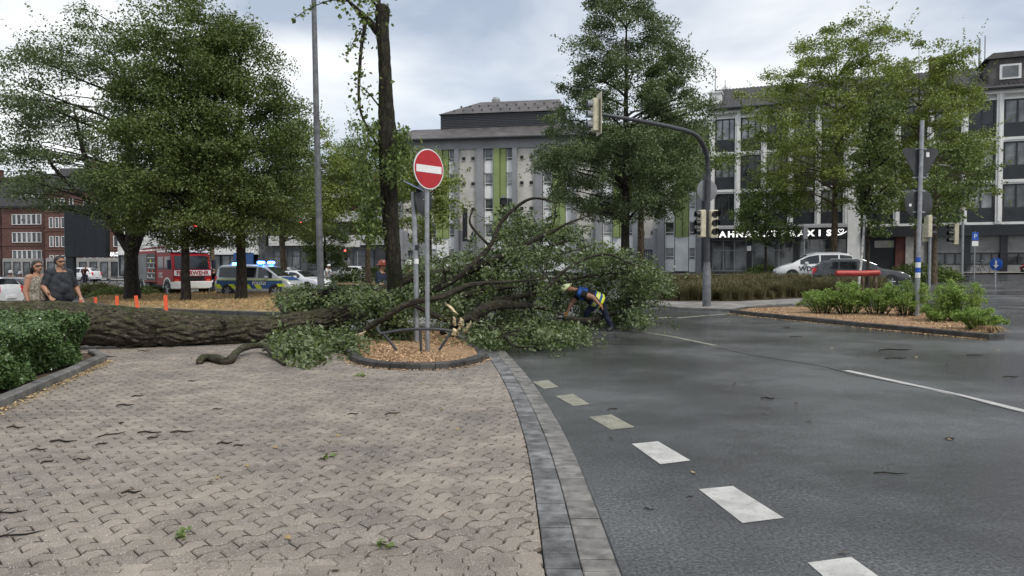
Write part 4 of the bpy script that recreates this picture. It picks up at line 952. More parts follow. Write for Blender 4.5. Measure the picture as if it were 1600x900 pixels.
tree('street_tree', 'light green tree peeking beside the no entry sign', gpY(672, 58), 8.2, 0.18,
     [(3.4, 1.0), (5, 2.3), (7.5, 2.6), (9.4, 2.0, -.4), (10.8, .8, -.8)], 'lf_yel', 70, 9500, 0.19, cr=0.95, seed=18)
# centre right conical tree, its companion
tree('hornbeam_tree', 'tall conical grey green tree behind the bending worker', gpY(977, 41), 15.5, 0.25,
     [(4.2, 1.5), (5.0, 4.0, -.1), (7.0, 4.8, -.2), (9, 4.4, 0), (11.5, 3.7, .3), (13.5, 3.0, .1), (16, 2.0, -.3), (18.5, 0.7, -.4)], 'lf_cool', 380, 110000, 0.125, cr=0.8, limbs=30, seed=21, droop=.5, ragged=.06)
tree('plane_tree', 'slim pale trunked tree growing just behind the conical tree', gpY(1001, 47), 11, 0.24,
     [(4.8, 1.5, .6), (6, 3.2, 1.2), (8, 3.8, 1.6), (10, 3.0, 1.6), (12, 1.2, 1.4)], 'lf_mid', 110, 16000, 0.16, 'bark_l', cr=0.9, seed=22)
tree('plane_tree', 'broad airy plane tree with brown trunk behind the white van', gpY(1303, 56), 16, 0.24,
     [(5.0, 2.0, -1), (6.5, 4.6, -1.2), (9, 6.3, -.6), (12, 6.6, -.6), (15, 5.6, 0), (17.5, 4.0, .4), (19.2, 1.6, .6)], 'lf_yel', 280, 62000, 0.165, 'bark_l', cr=1.05, limbs=36, seed=23, flat=.5, ragged=.1, inner=.25)
tree('plane_tree', 'yellow green plane tree behind the sign backs', gpY(1432, 53), 13, 0.2,
     [(4.4, 1.6, .2), (6, 3.6, .4), (9, 4.0, .4), (12, 3.8, .2), (15, 3.2, .6), (17.2, 1.5, 1.0)], 'lf_yel', 180, 40000, 0.16, 'bark_l', cr=1.0, limbs=28, seed=24, flat=.5, ragged=.1)
tree('young_oak', 'narrow dark young tree growing beside white painted stake', gpY(1356, 33), 9, 0.07,
     [(3.0, 0.35, .25), (4.6, .85, .25), (6.2, 1.05, .3), (8, .75, .35), (9.4, .25, .4)], 'lf_dark', 80, 8500, 0.13, cr=0.45, limbs=20, seed=25)
tree('young_maple', 'small round headed tree in front of the dental practice', gpY(1196, 58), 5.6, 0.1,
     [(2.9, 1.2), (3.7, 2.5), (5, 2.7), (6.4, 2.1), (7.6, .8)], 'lf_mid', 85, 10500, 0.16, cr=0.75, limbs=18, seed=26)
tree('street_tree', 'slender grey trunk tree behind the signal heads', gpY(1460, 44), 8, 0.14,
     [(3.6, .9, .3), (5, 2.0, .5), (6.8, 2.2, .7), (8.6, 1.0, .7)], 'lf_mid', 60, 7000, 0.17, 'bark_l', cr=0.75, seed=27)
# white stake leaning at the young tree
st = MB(); a, b = gpY(1340, 33, 0.05), at(1352, 335, 33); st.tube([a, a.lerp(b, .5) + Vector((.02, 0, 0)), b], [0.06, .055, .05], 8); tag(st.build('tree_stake', 'plaster_w', smooth=True), 'white painted stake leaning beside the narrow young tree', 'stake')

# ---- hedge at the left
rng = np.random.default_rng(31); random.seed(31)
hg = thing('laurel_hedge', 'glossy dark green clipped hedge beside the concrete kerb', 'hedge', (-7.5, 10, 0.05))
P = []; front = [np.array(p) for p in hedge_bed[:5]]
def hedge_edge(y):
    return float(np.interp(y, [p[1] for p in front], [p[0] for p in front]))
for _ in range(52000):
    y = random.uniform(6.9, 13.3); xe = hedge_edge(y) - 0.28; h = 0.84 + 0.06 * math.sin(y * 2.3) + 0.05 * math.sin(y * 6.1)
    if y > 12.5: h -= (y - 12.5) * 0.25; xe -= (y - 12.5) * .35
    k = random.random()
    if k < 0.55: x, z = xe - abs(random.gauss(0, 0.1)) - 0.1 * abs(math.sin(y * 4)) , random.uniform(0.1, h); x -= 0.25 * max(0, z / h - .75) + .1 * math.sin(z * 6 + y * 3)
    else: x, z = xe - random.random() * 3.4, h - abs(random.gauss(0, 0.07)) + 0.05 * math.sin(y * 5 + 3 * random.random())
    P.append((x + 7.5, y - 10, z - .05))
leaves('foliage', np.array(P), 0.062, 'lf_hedge', hg, up=0.8, aspect=0.5)
st = MB()
for _ in range(110):
    y = random.uniform(7, 13); x = hedge_edge(y) - random.uniform(0.35, 2.2); st.tube([(x + 7.5, y - 10, -.05), (x + 7.5 + random.uniform(-.1, .1), y - 10 + random.uniform(-.1, .1), .5), (x + 7.5 + random.uniform(-.2, .2), y - 10 + random.uniform(-.2, .2), 0.72)], [.014, .01, .005], 5)
s_ = st.build('stems', 'bark', hg, fix=False); s_['kind'] = 'stuff'
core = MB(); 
core.rings([[(hedge_edge(y) - 0.55 + 7.5, y - 10, z0), (hedge_edge(y) - 0.55 + 7.5, y - 10, .6), (-12.5 + 7.5, y - 10, .6), (-12.5 + 7.5, y - 10, z0)] for y, z0 in ((7.1, 0), (9, 0), (11, 0), (12.3, 0))], 0, True); core.build('dark_core', 'soil', hg)  # solid dark block inside the hedge, standing in for shade between the leaves

# ---- feathery shrubs on the right island
def shrub(label, base, h, w, n, lm, seed, size=0.07, cat='shrub', name='sumac_shrub', group=None, kinds=0):
    global rng
    rng = np.random.default_rng(seed); random.seed(seed)
    o = thing(name, label, cat, base, 0, group); st = MB(); P = []; D = []
    for _ in range(n):
        a = random.uniform(0, 6.28); r = math.sqrt(random.random()) * w; hh = h * random.uniform(.55, 1.05) * (1 - .35 * (r / w) ** 2)
        p0 = Vector((r * .35 * math.cos(a), r * .35 * math.sin(a) * .6, -0.02)); p2 = Vector((r * math.cos(a), r * math.sin(a) * .7, hh)); p1 = p0.lerp(p2, .5) + Vector((0, 0, .1 * h)); p3 = p2 + Vector((.25 * w * math.cos(a) * .6, .2 * w * math.sin(a) * .5, -.12 * h))
        st.tube([p0, p1, p2, p3], [.012, .009, .006, .003], 4)
        cv = catmull([tuple(p0), tuple(p1), tuple(p2), tuple(p3)], 12)
        for i in range(4 if random.random() < .6 else 9, len(cv)):
            t = Vector(cv[i] - cv[i - 1]).normalized(); sd_ = t.cross(Vector((random.uniform(-.3, .3), random.uniform(-.3, .3), 1))).normalized()
            for q in (-1, 1):
                L = .16 * (1 - .5 * abs(i / len(cv) - .6)) * random.uniform(.6, 1.4)
                for m_ in range(3): P.append(Vector(cv[i]) + sd_ * q * L * (m_ + .7) / 3 + Vector((0, 0, random.uniform(-.03, .03)))); D.append(sd_ * q + t * .4)
    st.build('stems', 'bark', o, fix=False)['kind'] = 'stuff'
    leaves('foliage', np.array([tuple(p) for p in P]), size, lm, o, up=.8, aspect=.4, direc=np.array([tuple(p) for p in D]))
    return o
SH = [('low feathery shrub at the tapered end of the island near the mast', 1285, 495, .85, .75, 26), ('feathery green shrub under the red rail', 1325, 496, 1.0, .8, 34), ('bushy feathery shrub between the red rail and the sign post', 1372, 497, .95, .8, 32),
      ('tall feathery shrub touching the sign post', 1415, 499, 1.15, .7, 34), ('upright bright green shrub beyond the sign post', 1497, 508, 1.25, .65, 40), ('low spreading weed by the island tip', 1530, 522, .55, .55, 22), ('pale low weeds at the foot of the sign post', 1462, 508, .5, .6, 20)]
for i, (lb, px, py, h, w, n) in enumerate(SH): shrub(lb, gp(px, py, .1), h, w, n, 'lf_fern', 40 + i, group='shrubs on the traffic island')
# dry tuft at the island tip
tf = MB()
for k in range(60):
    a = random.uniform(0, 6.28); L = random.uniform(.2, .45); tf.tube([(0, 0, 0), (L * .5 * math.cos(a), L * .5 * math.sin(a), .16), (L * math.cos(a), L * math.sin(a), .03)], [.012, .009, .002], 3)
o = tf.build('grass_tuft', 'straw', fix=False); o.location = gp(1548, 527, .1); tag(o, 'straw coloured grass tuft hanging over the island kerb', 'grass tuft')

# ---- ornamental grass strip and low shrubs
rng = np.random.default_rng(51); random.seed(51)
def blades(name, poly, ntuft, nb, h, m, parent, spread=.5):
    xs = [p[0] for p in poly]; ys = [p[1] for p in poly]; base, tip, R_ = [], [], []
    T = []
    while len(T) < ntuft:
        x, y = random.uniform(min(xs), max(xs)), random.uniform(min(ys), max(ys))
        if inpoly(x, y, poly): T.append((x, y))
    T = np.array(T); z = np.array([gz(*t) for t in T]) + .05; hh = h * rng.uniform(.55, 1.15, ntuft)
    n = ntuft * nb; tx = np.repeat(T, nb, 0); tz = np.repeat(z, nb); th = np.repeat(hh, nb) * rng.uniform(.5, 1.1, n)
    a = rng.uniform(0, 6.28, n); sp = spread * rng.random(n) ** .6 * th; d = np.stack([np.cos(a), np.sin(a)], 1)
    b0 = np.concatenate([tx + d * (.22 * rng.random(n))[:, None], tz[:, None]], 1); m1 = np.concatenate([tx + d * (sp * .45)[:, None], (tz + th * .75)[:, None]], 1); t1 = np.concatenate([tx + d * (sp * 1.15)[:, None], (tz + th * (1 - .25 * sp / th))[:, None]], 1)
    s_ = np.stack([-np.sin(a), np.cos(a), np.zeros(n)], 1) * .009
    V = np.stack([b0 - s_, b0 + s_, m1 + s_, m1 - s_, t1], 1).reshape(-1, 3); i = np.arange(n)[:, None] * 5
    Tq = np.concatenate([i + [0, 1, 2], i + [0, 2, 3], i + [3, 2, 4]], 1).reshape(-1, 3)
    r = np.clip(np.repeat(rng.random(ntuft), nb) * .7 + rng.random(n) * .4, 0, 1)
    ob = npmesh(name, V, Tq, m, parent, np.repeat(r, 3)); ob['kind'] = 'stuff'; return ob
gc = np.mean(np.array(gbed), axis=0)
blades('ornamental_grass', [tuple(gc + (np.array(p) - gc) * .97) for p in gbed], 1300, 70, .86, 'lf_grass', gbd, 1.0)
def mound(label, px, py, w, d, h, n, lm, size=.12, seed=3, group=None, z=0.05):
    global rng
    rng = np.random.default_rng(seed); o = thing('low_shrub', label, 'shrub', gp(px, py, z), 0, group)
    u = rng.normal(size=(n, 3)); u /= np.linalg.norm(u, axis=1, keepdims=True); u[:, 2] = np.abs(u[:, 2]); r = rng.uniform(.75, 1.05, (n, 1)) + .12 * np.sin(u[:, :1] * 7 + u[:, 1:2] * 9)
    leaves('foliage', u * r * [w, d, h], size, lm, o, up=.6)
    st = MB()
    for _ in range(14): a = random.uniform(0, 6.28); st.tube([(0.1 * math.cos(a), .1 * math.sin(a), -.05), (w * .5 * math.cos(a), d * .5 * math.sin(a), h * .6)], [.03, .01], 4)
    st.build('stems', 'bark', o, fix=False)['kind'] = 'stuff'
mound('low olive shrub mound behind the couple', 150, 463, 1.7, 1.2, .8, 4200, 'lf_low', seed=61, group='low shrub mounds'); mound('dark flat shrub mound between forked tree and bicycle', 195, 465, 2.2, 1.2, .62, 4200, 'lf_dark', seed=62, group='low shrub mounds')
mound('dark shrub mound beside the fire engine wheel', 245, 462, 1.6, 1, .6, 3200, 'lf_dark', seed=63, group='low shrub mounds')
mound('round clipped bush below the dental practice windows', 1195, 433, 1.6, 1.0, .9, 3200, 'lf_mid', .14, 64); mound('dark green bush at the passage near the bicycle', 1440, 440, 2.2, 1, 1.1, 3600, 'lf_dark', .14, 65)
mound('small bush by the far shutters', 1478, 440, 1.0, .8, .7, 1800, 'lf_mid', .14, 66)
mound('dark clipped hedge far behind the cyclist', 600, 441, 5, 1, 1.3, 4000, 'lf_dark', .2, 67)
# ================================================================== THE FALLEN TREE
rng = np.random.default_rng(71); random.seed(71)
ft = thing('fallen_tree', 'huge mossy tree lying across the paving with its leafy crown on the road', 'fallen tree', (-6.5, 15, 0))
FO = Vector((-6.5, 15, 0))
def bark_trunk(path, rad, seg, per, name, m, parent, depth=0.05, off=FO):
    P = catmull([(*(Vector(p) - off), r) for p, r in zip(path, rad)], per); n = len(P); mb = MB()
    pts = [Vector(p[:3]) for p in P]; mb.tube(pts, [float(p[3]) for p in P], seg)
    V = np.array(mb.v); s = 0.0; ph = rng.uniform(0, 6, 6)
    for i in range(n):
        if i: s += (pts[i] - pts[i - 1]).length
        r = float(P[i][3]); a = 2 * np.pi * np.arange(seg) / seg
        w = a + 0.25 * np.sin(s * 2.1 + ph[0]) + .12 * np.sin(s * 5.3 + a * 2 + ph[1])
        ridge = np.abs(np.sin(7 * w + 1.1 * np.sin(s * 3.1 + ph[2]) + .6 * np.sin(s * 9 + a * 3))) ** .6
        r2 = np.abs(np.sin(13 * w + 1.7 * np.sin(s * 4.3 + ph[3]))) ** .7
        brk = .5 + .5 * np.sin(s * 11 + 5 * np.sin(3 * a + ph[4]) + 2 * np.sin(8 * a))
        lump = .05 * np.sin(s * 1.3 + 2 * a + ph[5]) + .03 * np.sin(s * 2.7 + 3 * a)
        k = 1 + lump + depth / r * (ridge * .8 + r2 * .45 + .25 * brk - .9) + rng.normal(0, .006, seg)
        sl = slice(i * seg, (i + 1) * seg); c = np.array(pts[i]); V[sl] = c + (V[sl] - c) * k[:, None]
    mb.v = [tuple(v) for v in V]
    return mb.build(name, m, parent, smooth='full', fix=False)
tr = [(-150, 500, 13.2, .47), (0, 504, 13.9, .45), (150, 507, 14.6, .40), (300, 515, 15.3, .345), (400, 516, 15.9, .315), (480, 506, 16.5, .27), (545, 490, 17.2, .22)]
bark_trunk([at(*t[:3]) for t in tr], [t[3] * .93 for t in tr], 96, 44, 'trunk', 'bark_m', ft, .07)
BR = [
 [(535, 495, 17.1, .2), (580, 468, 17.5, .17), (625, 440, 18, .145), (690, 425, 18.5, .11), (760, 411, 19, .08), (850, 388, 19.5, .05), (900, 372, 19.6, .02)],
 [(530, 500, 17.0, .15), (610, 484, 17.2, .12), (680, 452, 17.3, .10), (722, 428, 17.5, .085), (765, 385, 17.8, .07), (785, 345, 18, .052), (828, 311, 18, .035), (872, 317, 18, .015)],
 [(690, 440, 18.4, .10), (760, 412, 18.5, .085), (800, 392, 18.5, .075), (862, 362, 18.5, .055), (890, 348, 18.5, .03), (925, 335, 18.5, .01)],
 [(551, 528, 14.9, .04), (575, 512, 14.9, .06), (600, 497, 14.9, .068), (640, 474, 15, .068), (690, 463, 15.2, .065), (735, 445, 15.6, .055), (800, 440, 16, .035), (850, 436, 16.3, .012)],
 [(690, 520, 15.6, .07), (735, 497, 16.2, .13), (765, 479, 16.6, .135), (800, 476, 17, .115), (845, 480, 17.4, .07), (880, 492, 17.6, .03)],
 [(770, 470, 16.9, .085), (820, 461, 17.1, .07), (852, 450, 17.3, .062), (880, 424, 17.5, .05), (920, 402, 17.8, .04), (952, 398, 18, .03), (975, 408, 18, .012)],
 [(1052, 452, 20.3, .012), (1010, 466, 20, .035), (985, 484, 19.6, .055), (955, 490, 19.2, .065), (920, 500, 18.7, .07), (880, 497, 18.2, .06)],
 [(735, 499, 15.9, .05), (760, 507, 15.3, .055), (785, 522, 14.6, .03), (805, 541, 14.0, .025), (838, 541, 14.0, .008)],
 [(880, 424, 17.5, .03), (893, 440, 17.4, .02), (900, 450, 17.3, .01)],
 [(700, 470, 17.6, .09), (760, 452, 18, .07), (840, 445, 18.6, .05), (930, 430, 19.3, .03), (1000, 425, 19.8, .01)],
 [(640, 474, 15, .05), (700, 500, 15.4, .07), (735, 497, 16.2, .1)],
 [(800, 392, 18.5, .035), (850, 400, 18.4, .03), (905, 390, 18.4, .012)],
 [(765, 385, 17.8, .04), (735, 350, 17.8, .03), (740, 325, 17.8, .01)],
 [(480, 506, 16.5, .1), (440, 480, 17.2, .07), (470, 465, 17.6, .03), (500, 458, 17.8, .01)],
 [(545, 500, 17, .08), (590, 520, 16.2, .05), (620, 505, 15.6, .03), (640, 520, 15.2, .01)],
 [(470, 520, 15.9, .06), (455, 545, 14.8, .04), (480, 560, 14.2, .015)],
 [(862, 362, 18.5, .02), (868, 335, 18.4, .014), (866, 315, 18.4, .006)],
]
paths = []
for b in BR:
    pts = [at(*t[:3]) for t in b]
    for p in pts: p.z = max(p.z, 0.06)
    bark_trunk(pts, [t[3] * .85 for t in b], 14, 9, 'branch', 'bark_b', ft, .012); paths.append((pts, [t[3] for t in b]))
for px, py, Y, dx, dz, r in ((352, 497, 15.2, -.05, .06, .06), (240, 500, 14.6, .05, .02, .07), (440, 500, 15.75, .12, .1, .055)):
    a = at(px, py + 8, Y); b = a + Vector((dx, -.12, dz)); bark_trunk([a, a.lerp(b, .6) + Vector((.02, 0, .02)), b], [r * 1.3, r, r * .75], 12, 4, 'branch_stub', 'bark_m', ft, .014)
# foliage: leaf clumps on twigs, over the outline the crown fills
OUT = [(438, 470), (480, 452), (560, 452), (640, 440), (690, 392), (720, 352), (770, 330), (830, 318), (885, 332), (905, 365), (960, 388), (1005, 402), (1030, 428), (1050, 455), (1045, 480), (1020, 500), (980, 508), (925, 522), (850, 545), (790, 552), (745, 545), (715, 500), (640, 500), (590, 540), (530, 560), (470, 575), (435, 572), (432, 545), (470, 515), (500, 500), (440, 490)]
CL = []; tw = MB()
bp = []
for pts, rads in paths:
    for q, r in zip(catmull([tuple(p) for p in pts], 6), range(999)): bp.append(q)
bp = np.array(bp)
def addclump(px, py, Y, s, n):
    p = at(px, py, Y); p.z = max(p.z, 0.12 + .3 * s * random.random()); CL.append((p, s, n))
while len(CL) < 400:
    px, py = random.uniform(430, 1055), random.uniform(315, 578)
    if not inpoly(px, py, OUT): continue
    if py < 400 and random.random() < 0.5: continue
    if math.sin(px * .031 + 1.3) * math.cos(py * .043 + px * .012) < -.35 and random.random() < .7: continue
    Yg = 1920 / max(py - 416, 1) if py > 418 else 99
    hi = min(Yg - .15, 20.8); lo = max(14.2, min(hi - .5, Yg - 4.5, 16.0 + (px > 560) * .6))
    if py < 470 and px > 640: lo = min(hi - .4, 18.3)
    if px > 540 and px < 730 and py > 470: lo = max(lo, 15.6) if hi > 15.6 else lo
    if hi <= lo: lo = hi - .3
    Y = random.uniform(lo, hi)
    if 560 < px < 740 and py > 495: continue
    if px < 575 and 474 < py < 536: continue        # keep the trunk in view
    if 862 < px < 985 and py > 425:
        if hi < 20.2: continue
        Y = random.uniform(20.2, 21)
    addclump(px, py, Y, random.uniform(.28, .55), int(random.uniform(80, 160)))
for _ in range(70):   # low front edge on the road and on the paving
    px = random.uniform(745, 912); py = random.uniform(512, 545); Y = 1920 / (py - 416) - random.uniform(.1, .6); addclump(px, py - 8, Y, random.uniform(.2, .36), 80)
for _ in range(46):
    px = random.uniform(436, 560); py = random.uniform(520, 565); Y = 1920 / (py - 416) - random.uniform(.1, .5); addclump(px, py - 6, Y, random.uniform(.2, .36), 80)
for _ in range(70):   # over the thin end of the trunk
    px = random.uniform(440, 600); py = random.uniform(452, 484); addclump(px, py, random.uniform(17.6, 19.0), random.uniform(.2, .36), 110)
for _ in range(40):   # ivy-like mass at the foot of the standing trunk
    px = random.uniform(565, 650); py = random.uniform(455, 530); addclump(px, py, random.uniform(15.5, 16.1), .26, 100)
for _ in range(22):      # sprays in front of the limbs
    px = random.uniform(640, 860); py = random.uniform(395, 478) - max(0, (px - 640)) * .08; addclump(px, py, random.uniform(16.4, 17.6), random.uniform(.25, .5), 95)
P = []; rn = []
def clear_of_worker(c):      # nothing of the crown hangs between the worker and the open road
    j = random.uniform(-.35, .35)
    return not (17.2 < c.y < 19.9 + j and 1.0 + j < c.x < 2.85 + j and .28 + .3 * j < c.z < 1.5 + j)
CL = [q for q in CL if clear_of_worker(q[0])]
for c, s, n in CL:
    d = np.linalg.norm(bp - np.array(c), axis=1); a = Vector(bp[int(np.argmin(d))])
    wkr = abs((c.x / c.y) * F + 800 - 922) < 75 and abs((1.65 - c.z) / c.y * F + 416 - 475) < 60
    if (a - c).length < 1.3 and not (wkr and a.y < 19.4): tw.tube([a - FO, a.lerp(c, .5) - FO + Vector((random.uniform(-.1, .1), random.uniform(-.1, .1), random.uniform(0, .15))), c - FO], [.014, .009, .004], 4)
    base = random.gauss(.45, .2)
    for _ in range(3):    # each clump: a few leafy shoots
        e = c + Vector((random.gauss(0, s), random.gauss(0, s), random.gauss(0, s * .55) - .1)); e.z = max(e.z, .07); tw.tube([c - FO, c.lerp(e, .5) - FO + Vector((0, 0, .06)), e - FO], [.008, .006, .003], 3)
        t = rng.random((n // 3, 1)); q = np.array(c) * (1 - t) + np.array(e) * t + rng.normal(0, .075, (n // 3, 3)); q[:, 2] = np.maximum(q[:, 2], .04 + .02 * rng.random(len(q)))
        q = q[[clear_of_worker(Vector(k)) for k in q]]
        P.append(q - np.array(FO)); rn.append(np.full(len(q), base))
P = np.concatenate(P); rn = np.clip(np.concatenate(rn), 0, 1)
leaves('foliage', P, 0.095, 'lf_fall', ft, up=.35, aspect=.5, rnd=rn)['kind'] = 'stuff'
tw.build('twigs', 'bark', ft, fix=False)['kind'] = 'stuff'
# splintered pale wood
def splinter(pts, name='splintered_wood'):
    mb = MB()
    for a, b, w in pts:
        a, b = a - FO, b - FO; d = (b - a); n = 5; u = d.cross(Vector((0, 1, 0))).normalized()
        mb.tube([a, a.lerp(b, .35) + u * w * .3, a.lerp(b, .7) - u * w * .2, b], [w * .6, w, w * .7, .004], 5)
    return mb.build(name, 'wood', ft)
for k in range(9):
    x0, y0 = 704 + random.uniform(0, 30), 526 - random.uniform(0, 22)
    splinter([(at(x0, y0, 15.2), at(x0 + random.uniform(-6, 22), y0 - random.uniform(6, 20), 15.1), random.uniform(.03, .075))])
splinter([(at(697, 475, 15.4), at(716, 491, 15.3), .035)]); splinter([(at(552, 530, 14.85), at(572, 517, 14.85), .045)])
# loose mossy limb on the paving
ll = [(311, 567, .045), (317, 562, .064), (327, 561, .06), (338, 564, .072), (350, 567, .062), (360, 565, .066), (372, 558, .05), (384, 552, .056), (402, 548, .045), (416, 551, .05), (430, 559, .036), (445, 569, .02)]
q = []
for px, py, r in ll: p = onz(px, py + 3, .03); p.z = .03 + r + (.09 if 370 < px < 430 else 0); q.append(p)
lo_ = bark_trunk(q, [t[2] for t in ll], 18, 3, 'fallen_limb', 'bark_m', None, .022, Vector((0, 0, 0))); tag(lo_, 'crooked mossy limb lying loose on the block paving', 'branch')

# ================================================================== STANDING BROKEN TREE
bt = thing('broken_tree', 'mossy street tree with its top torn off behind the no entry sign', 'tree', gpY(620, 16.6, .08)); BO = Vector(bt.location)
tp = [(622, 545, .26), (620, 520, .22), (618, 470, .185), (616, 430, .17), (612, 370, .168), (608, 300, .17), (606, 250, .185), (606, 215, .20), (604, 185, .175), (602, 120, .14), (599, 70, .135), (597, 40, .135), (598, 20, .15), (600, 8, .10)]
bark_trunk([at(px, py, 16.6) for px, py, r in tp], [r for _, _, r in tp], 40, 12, 'trunk', 'bark_ivy', bt, .03, BO)
def bbranch(pts, m='bark_ivy'):
    mb = MB(); barktube(mb, [at(a, b, Y) - BO for a, b, Y, r in pts], [r for *_, r in pts], 7, .12, 6); mb.build('branch', m, bt, smooth='full', fix=False)
    return [at(a, b, Y) - BO for a, b, Y, r in pts]
B_ = [bbranch([(592, 52, 16.6, .09), (578, 35, 16.5, .08), (563, 20, 16.4, .06), (548, 5, 16.3, .04), (535, -12, 16.2, .02)]),
      bbranch([(573, 30, 16.45, .04), (569, 45, 16.4, .04), (564, 80, 16.4, .038), (561, 120, 16.4, .035), (561, 160, 16.4, .03), (567, 185, 16.4, .028), (580, 210, 16.5, .03), (590, 228, 16.6, .03)]),
      bbranch([(596, 20, 16.6, .05), (585, 5, 16.5, .03), (572, -10, 16.4, .015)]), bbranch([(594, 168, 16.5, .02), (578, 148, 16.5, .016), (563, 134, 16.45, .01)]),
      bbranch([(592, 20, 16.5, .05), (592, 0, 16.5, .04), (590, -18, 16.5, .03)]),
      bbranch([(566, 45, 16.3, .012), (554, 62, 16.2, .01), (545, 80, 16.1, .006), (540, 95, 16.1, .004)]),
      bbranch([(545, 2, 16.3, .02), (520, 0, 16.2, .014), (495, 8, 16.1, .01), (475, 18, 16, .008), (455, 32, 16, .004)])]
P = []; SZ = []
for bi, pts in enumerate(B_):
    cv = catmull([tuple(p) for p in pts], 12)
    for c in cv[6:]:
        for _ in range({0: 3, 1: 2, 2: 3, 3: 3, 4: 2, 5: 1, 6: 1}[bi]): P.append(c + rng.normal(0, {1: .1, 5: .05, 6: .05}.get(bi, .22), 3))
leaves('leaves', np.array(P), .1, 'lf_mid', bt, up=.2, aspect=.75)
# hanging leafy shoots around the trunk
P = []; st = MB()
for _ in range(62):
    px, py = random.choice([(random.gauss(578, 11), random.uniform(225, 350)), (random.gauss(580, 9), random.uniform(280, 360)), (random.gauss(628, 6), random.uniform(190, 250)), (random.gauss(582, 12), random.uniform(185, 260))])
    a = at(px, py, random.uniform(15.9, 16.7)) - BO; L = random.uniform(.3, .9)
    e = a + Vector((random.gauss(-.05, .12), random.gauss(-.1, .12), -L)); st.tube([a, a.lerp(e, .5) + Vector((0, -.04, 0)), e], [.008, .006, .002], 3)
    t = rng.random((46, 1)); P.append(np.array(a) * (1 - t) + np.array(e) * t + rng.normal(0, .06, (46, 3)))
leaves('hanging_shoots', np.concatenate(P), .1, 'lf_mid', bt, up=.1, aspect=.5, droop=.9)['kind'] = 'stuff'
st.build('twigs', 'bark', bt, fix=False)['kind'] = 'stuff'

# ================================================================== POLES, SIGNS, SIGNALS
def disc(mb, r, t=0.012, seg=36, c=(0, 0, 0), axis='y'):
    mb.lathe([(r * .985, -t / 2 + c[1] * 0), (r, -t / 4), (r, t / 4), (r * .985, t / 2)], seg, 0, axis, c); return mb
ne = thing('no_entry_sign', 'red round no entry sign with white bar on grey pole', 'traffic sign', (at(668, 548, 13.5).x, 13.5, 0.1)); NO = Vector(ne.location)
z_c = at(671, 265, 13.5).z - NO.z
MB().tube([(0, 0, -.15), (0, 0, z_c + .2)], .042, 14).build('pole', 'galv', ne, smooth=True)
yaw = R(49); sg = disc(MB(), .364).build('sign_plate', 'signgrey', ne, smooth=True)
sg.location = (0.035, -.06, z_c); sg.rotation_euler = (0, 0, yaw)
a = MB(); a.lathe([(.361, -.011), (.361, -.007)], 40, 0, 'y'); a.build('white_rim', 'signwhite', sg)
a = MB(); a.lathe([(.341, -.015), (.341, -.0112)], 40, 0, 'y'); a.build('red_face', 'signred', sg)
a = MB(); a.box(-.305, .305, -.019, -.0152, -.065, .065); a.build('white_bar', 'signwhite', sg)
for dz in (-.2, .2): MB().lathe([(.052, dz - .015), (.052, dz + .015)], 12, c=(0, 0, z_c)).build('clamp', 'galv', ne)
# second pole with bent blue sign and a round sign seen from behind
s2 = thing('bent_sign_pole', 'leaning stickered pole with upturned blue sign behind the no entry sign', 'traffic sign', gpY(651, 15.2, .08)); O2 = Vector(s2.location)
MB().tube([(0, 0, -.1), (-.01, 0, 1.4), at(646, 300, 15.2) - O2], .05, 12).build('pole', 'galv', s2, smooth=True)
for z, h, m_ in ((1.62, .1, 'signwhite'), (1.25, .07, 'shutter'), (1.9, .1, 'black')): MB().lathe([(.054, z), (.054, z + h)], 12, c=(-.01, 0, 0)).build('sticker', m_, s2)
pl = disc(MB(), .3).build('sign_plate', 'signback', s2, smooth=True); pl.location = at(646, 291, 15.1) - O2; pl.rotation_euler = (R(-66), R(12), R(58)); pl.scale = (.75, 1, .75)
a = MB(); a.lathe([(.296, -.011), (.296, -.007)], 32, 0, 'y'); a.build('white_rim', 'signwhite', pl); a = MB(); a.lathe([(.26, -.015), (.26, -.0112)], 32, 0, 'y'); a.build('blue_face', 'signblue', pl)
pl = disc(MB(), .33).build('sign_plate', 'signback', s2, smooth=True); pl.location = at(662, 312, 15.3) - O2; pl.rotation_euler = (0, 0, R(66))
MB().tube([(at(648, 312, 15.2) - O2), (at(662, 312, 15.3) - O2)], .02, 6).build('bracket', 'galv', s2)
# bent guard rail
gr_ = thing('bent_guard_rail', 'bent dark tubular guard rail standing in the wood chips', 'guard rail', (at(650, 545, 13.2).x, 13.2, .1)); GO = Vector(gr_.location)
pts = [(588, 511), (592, 518), (597, 521), (620, 517), (645, 514.5), (670, 514), (690, 515), (706, 517.5)]
MB().tube([Vector(p) - GO for p in catmull([tuple(at(a, b, 13.2)) for a, b in pts], 5)], .027, 10).build('rail', 'steel_d', gr_, smooth=True)
for a, b in (((599, 521), (620, 547)), ((657, 514), (658, 552)), ((706, 517), (686, 547))): MB().tube([at(*a, 13.2) - GO, at(*b, 13.2) - GO], .024, 10).build('leg', 'steel_d', gr_, smooth=True)

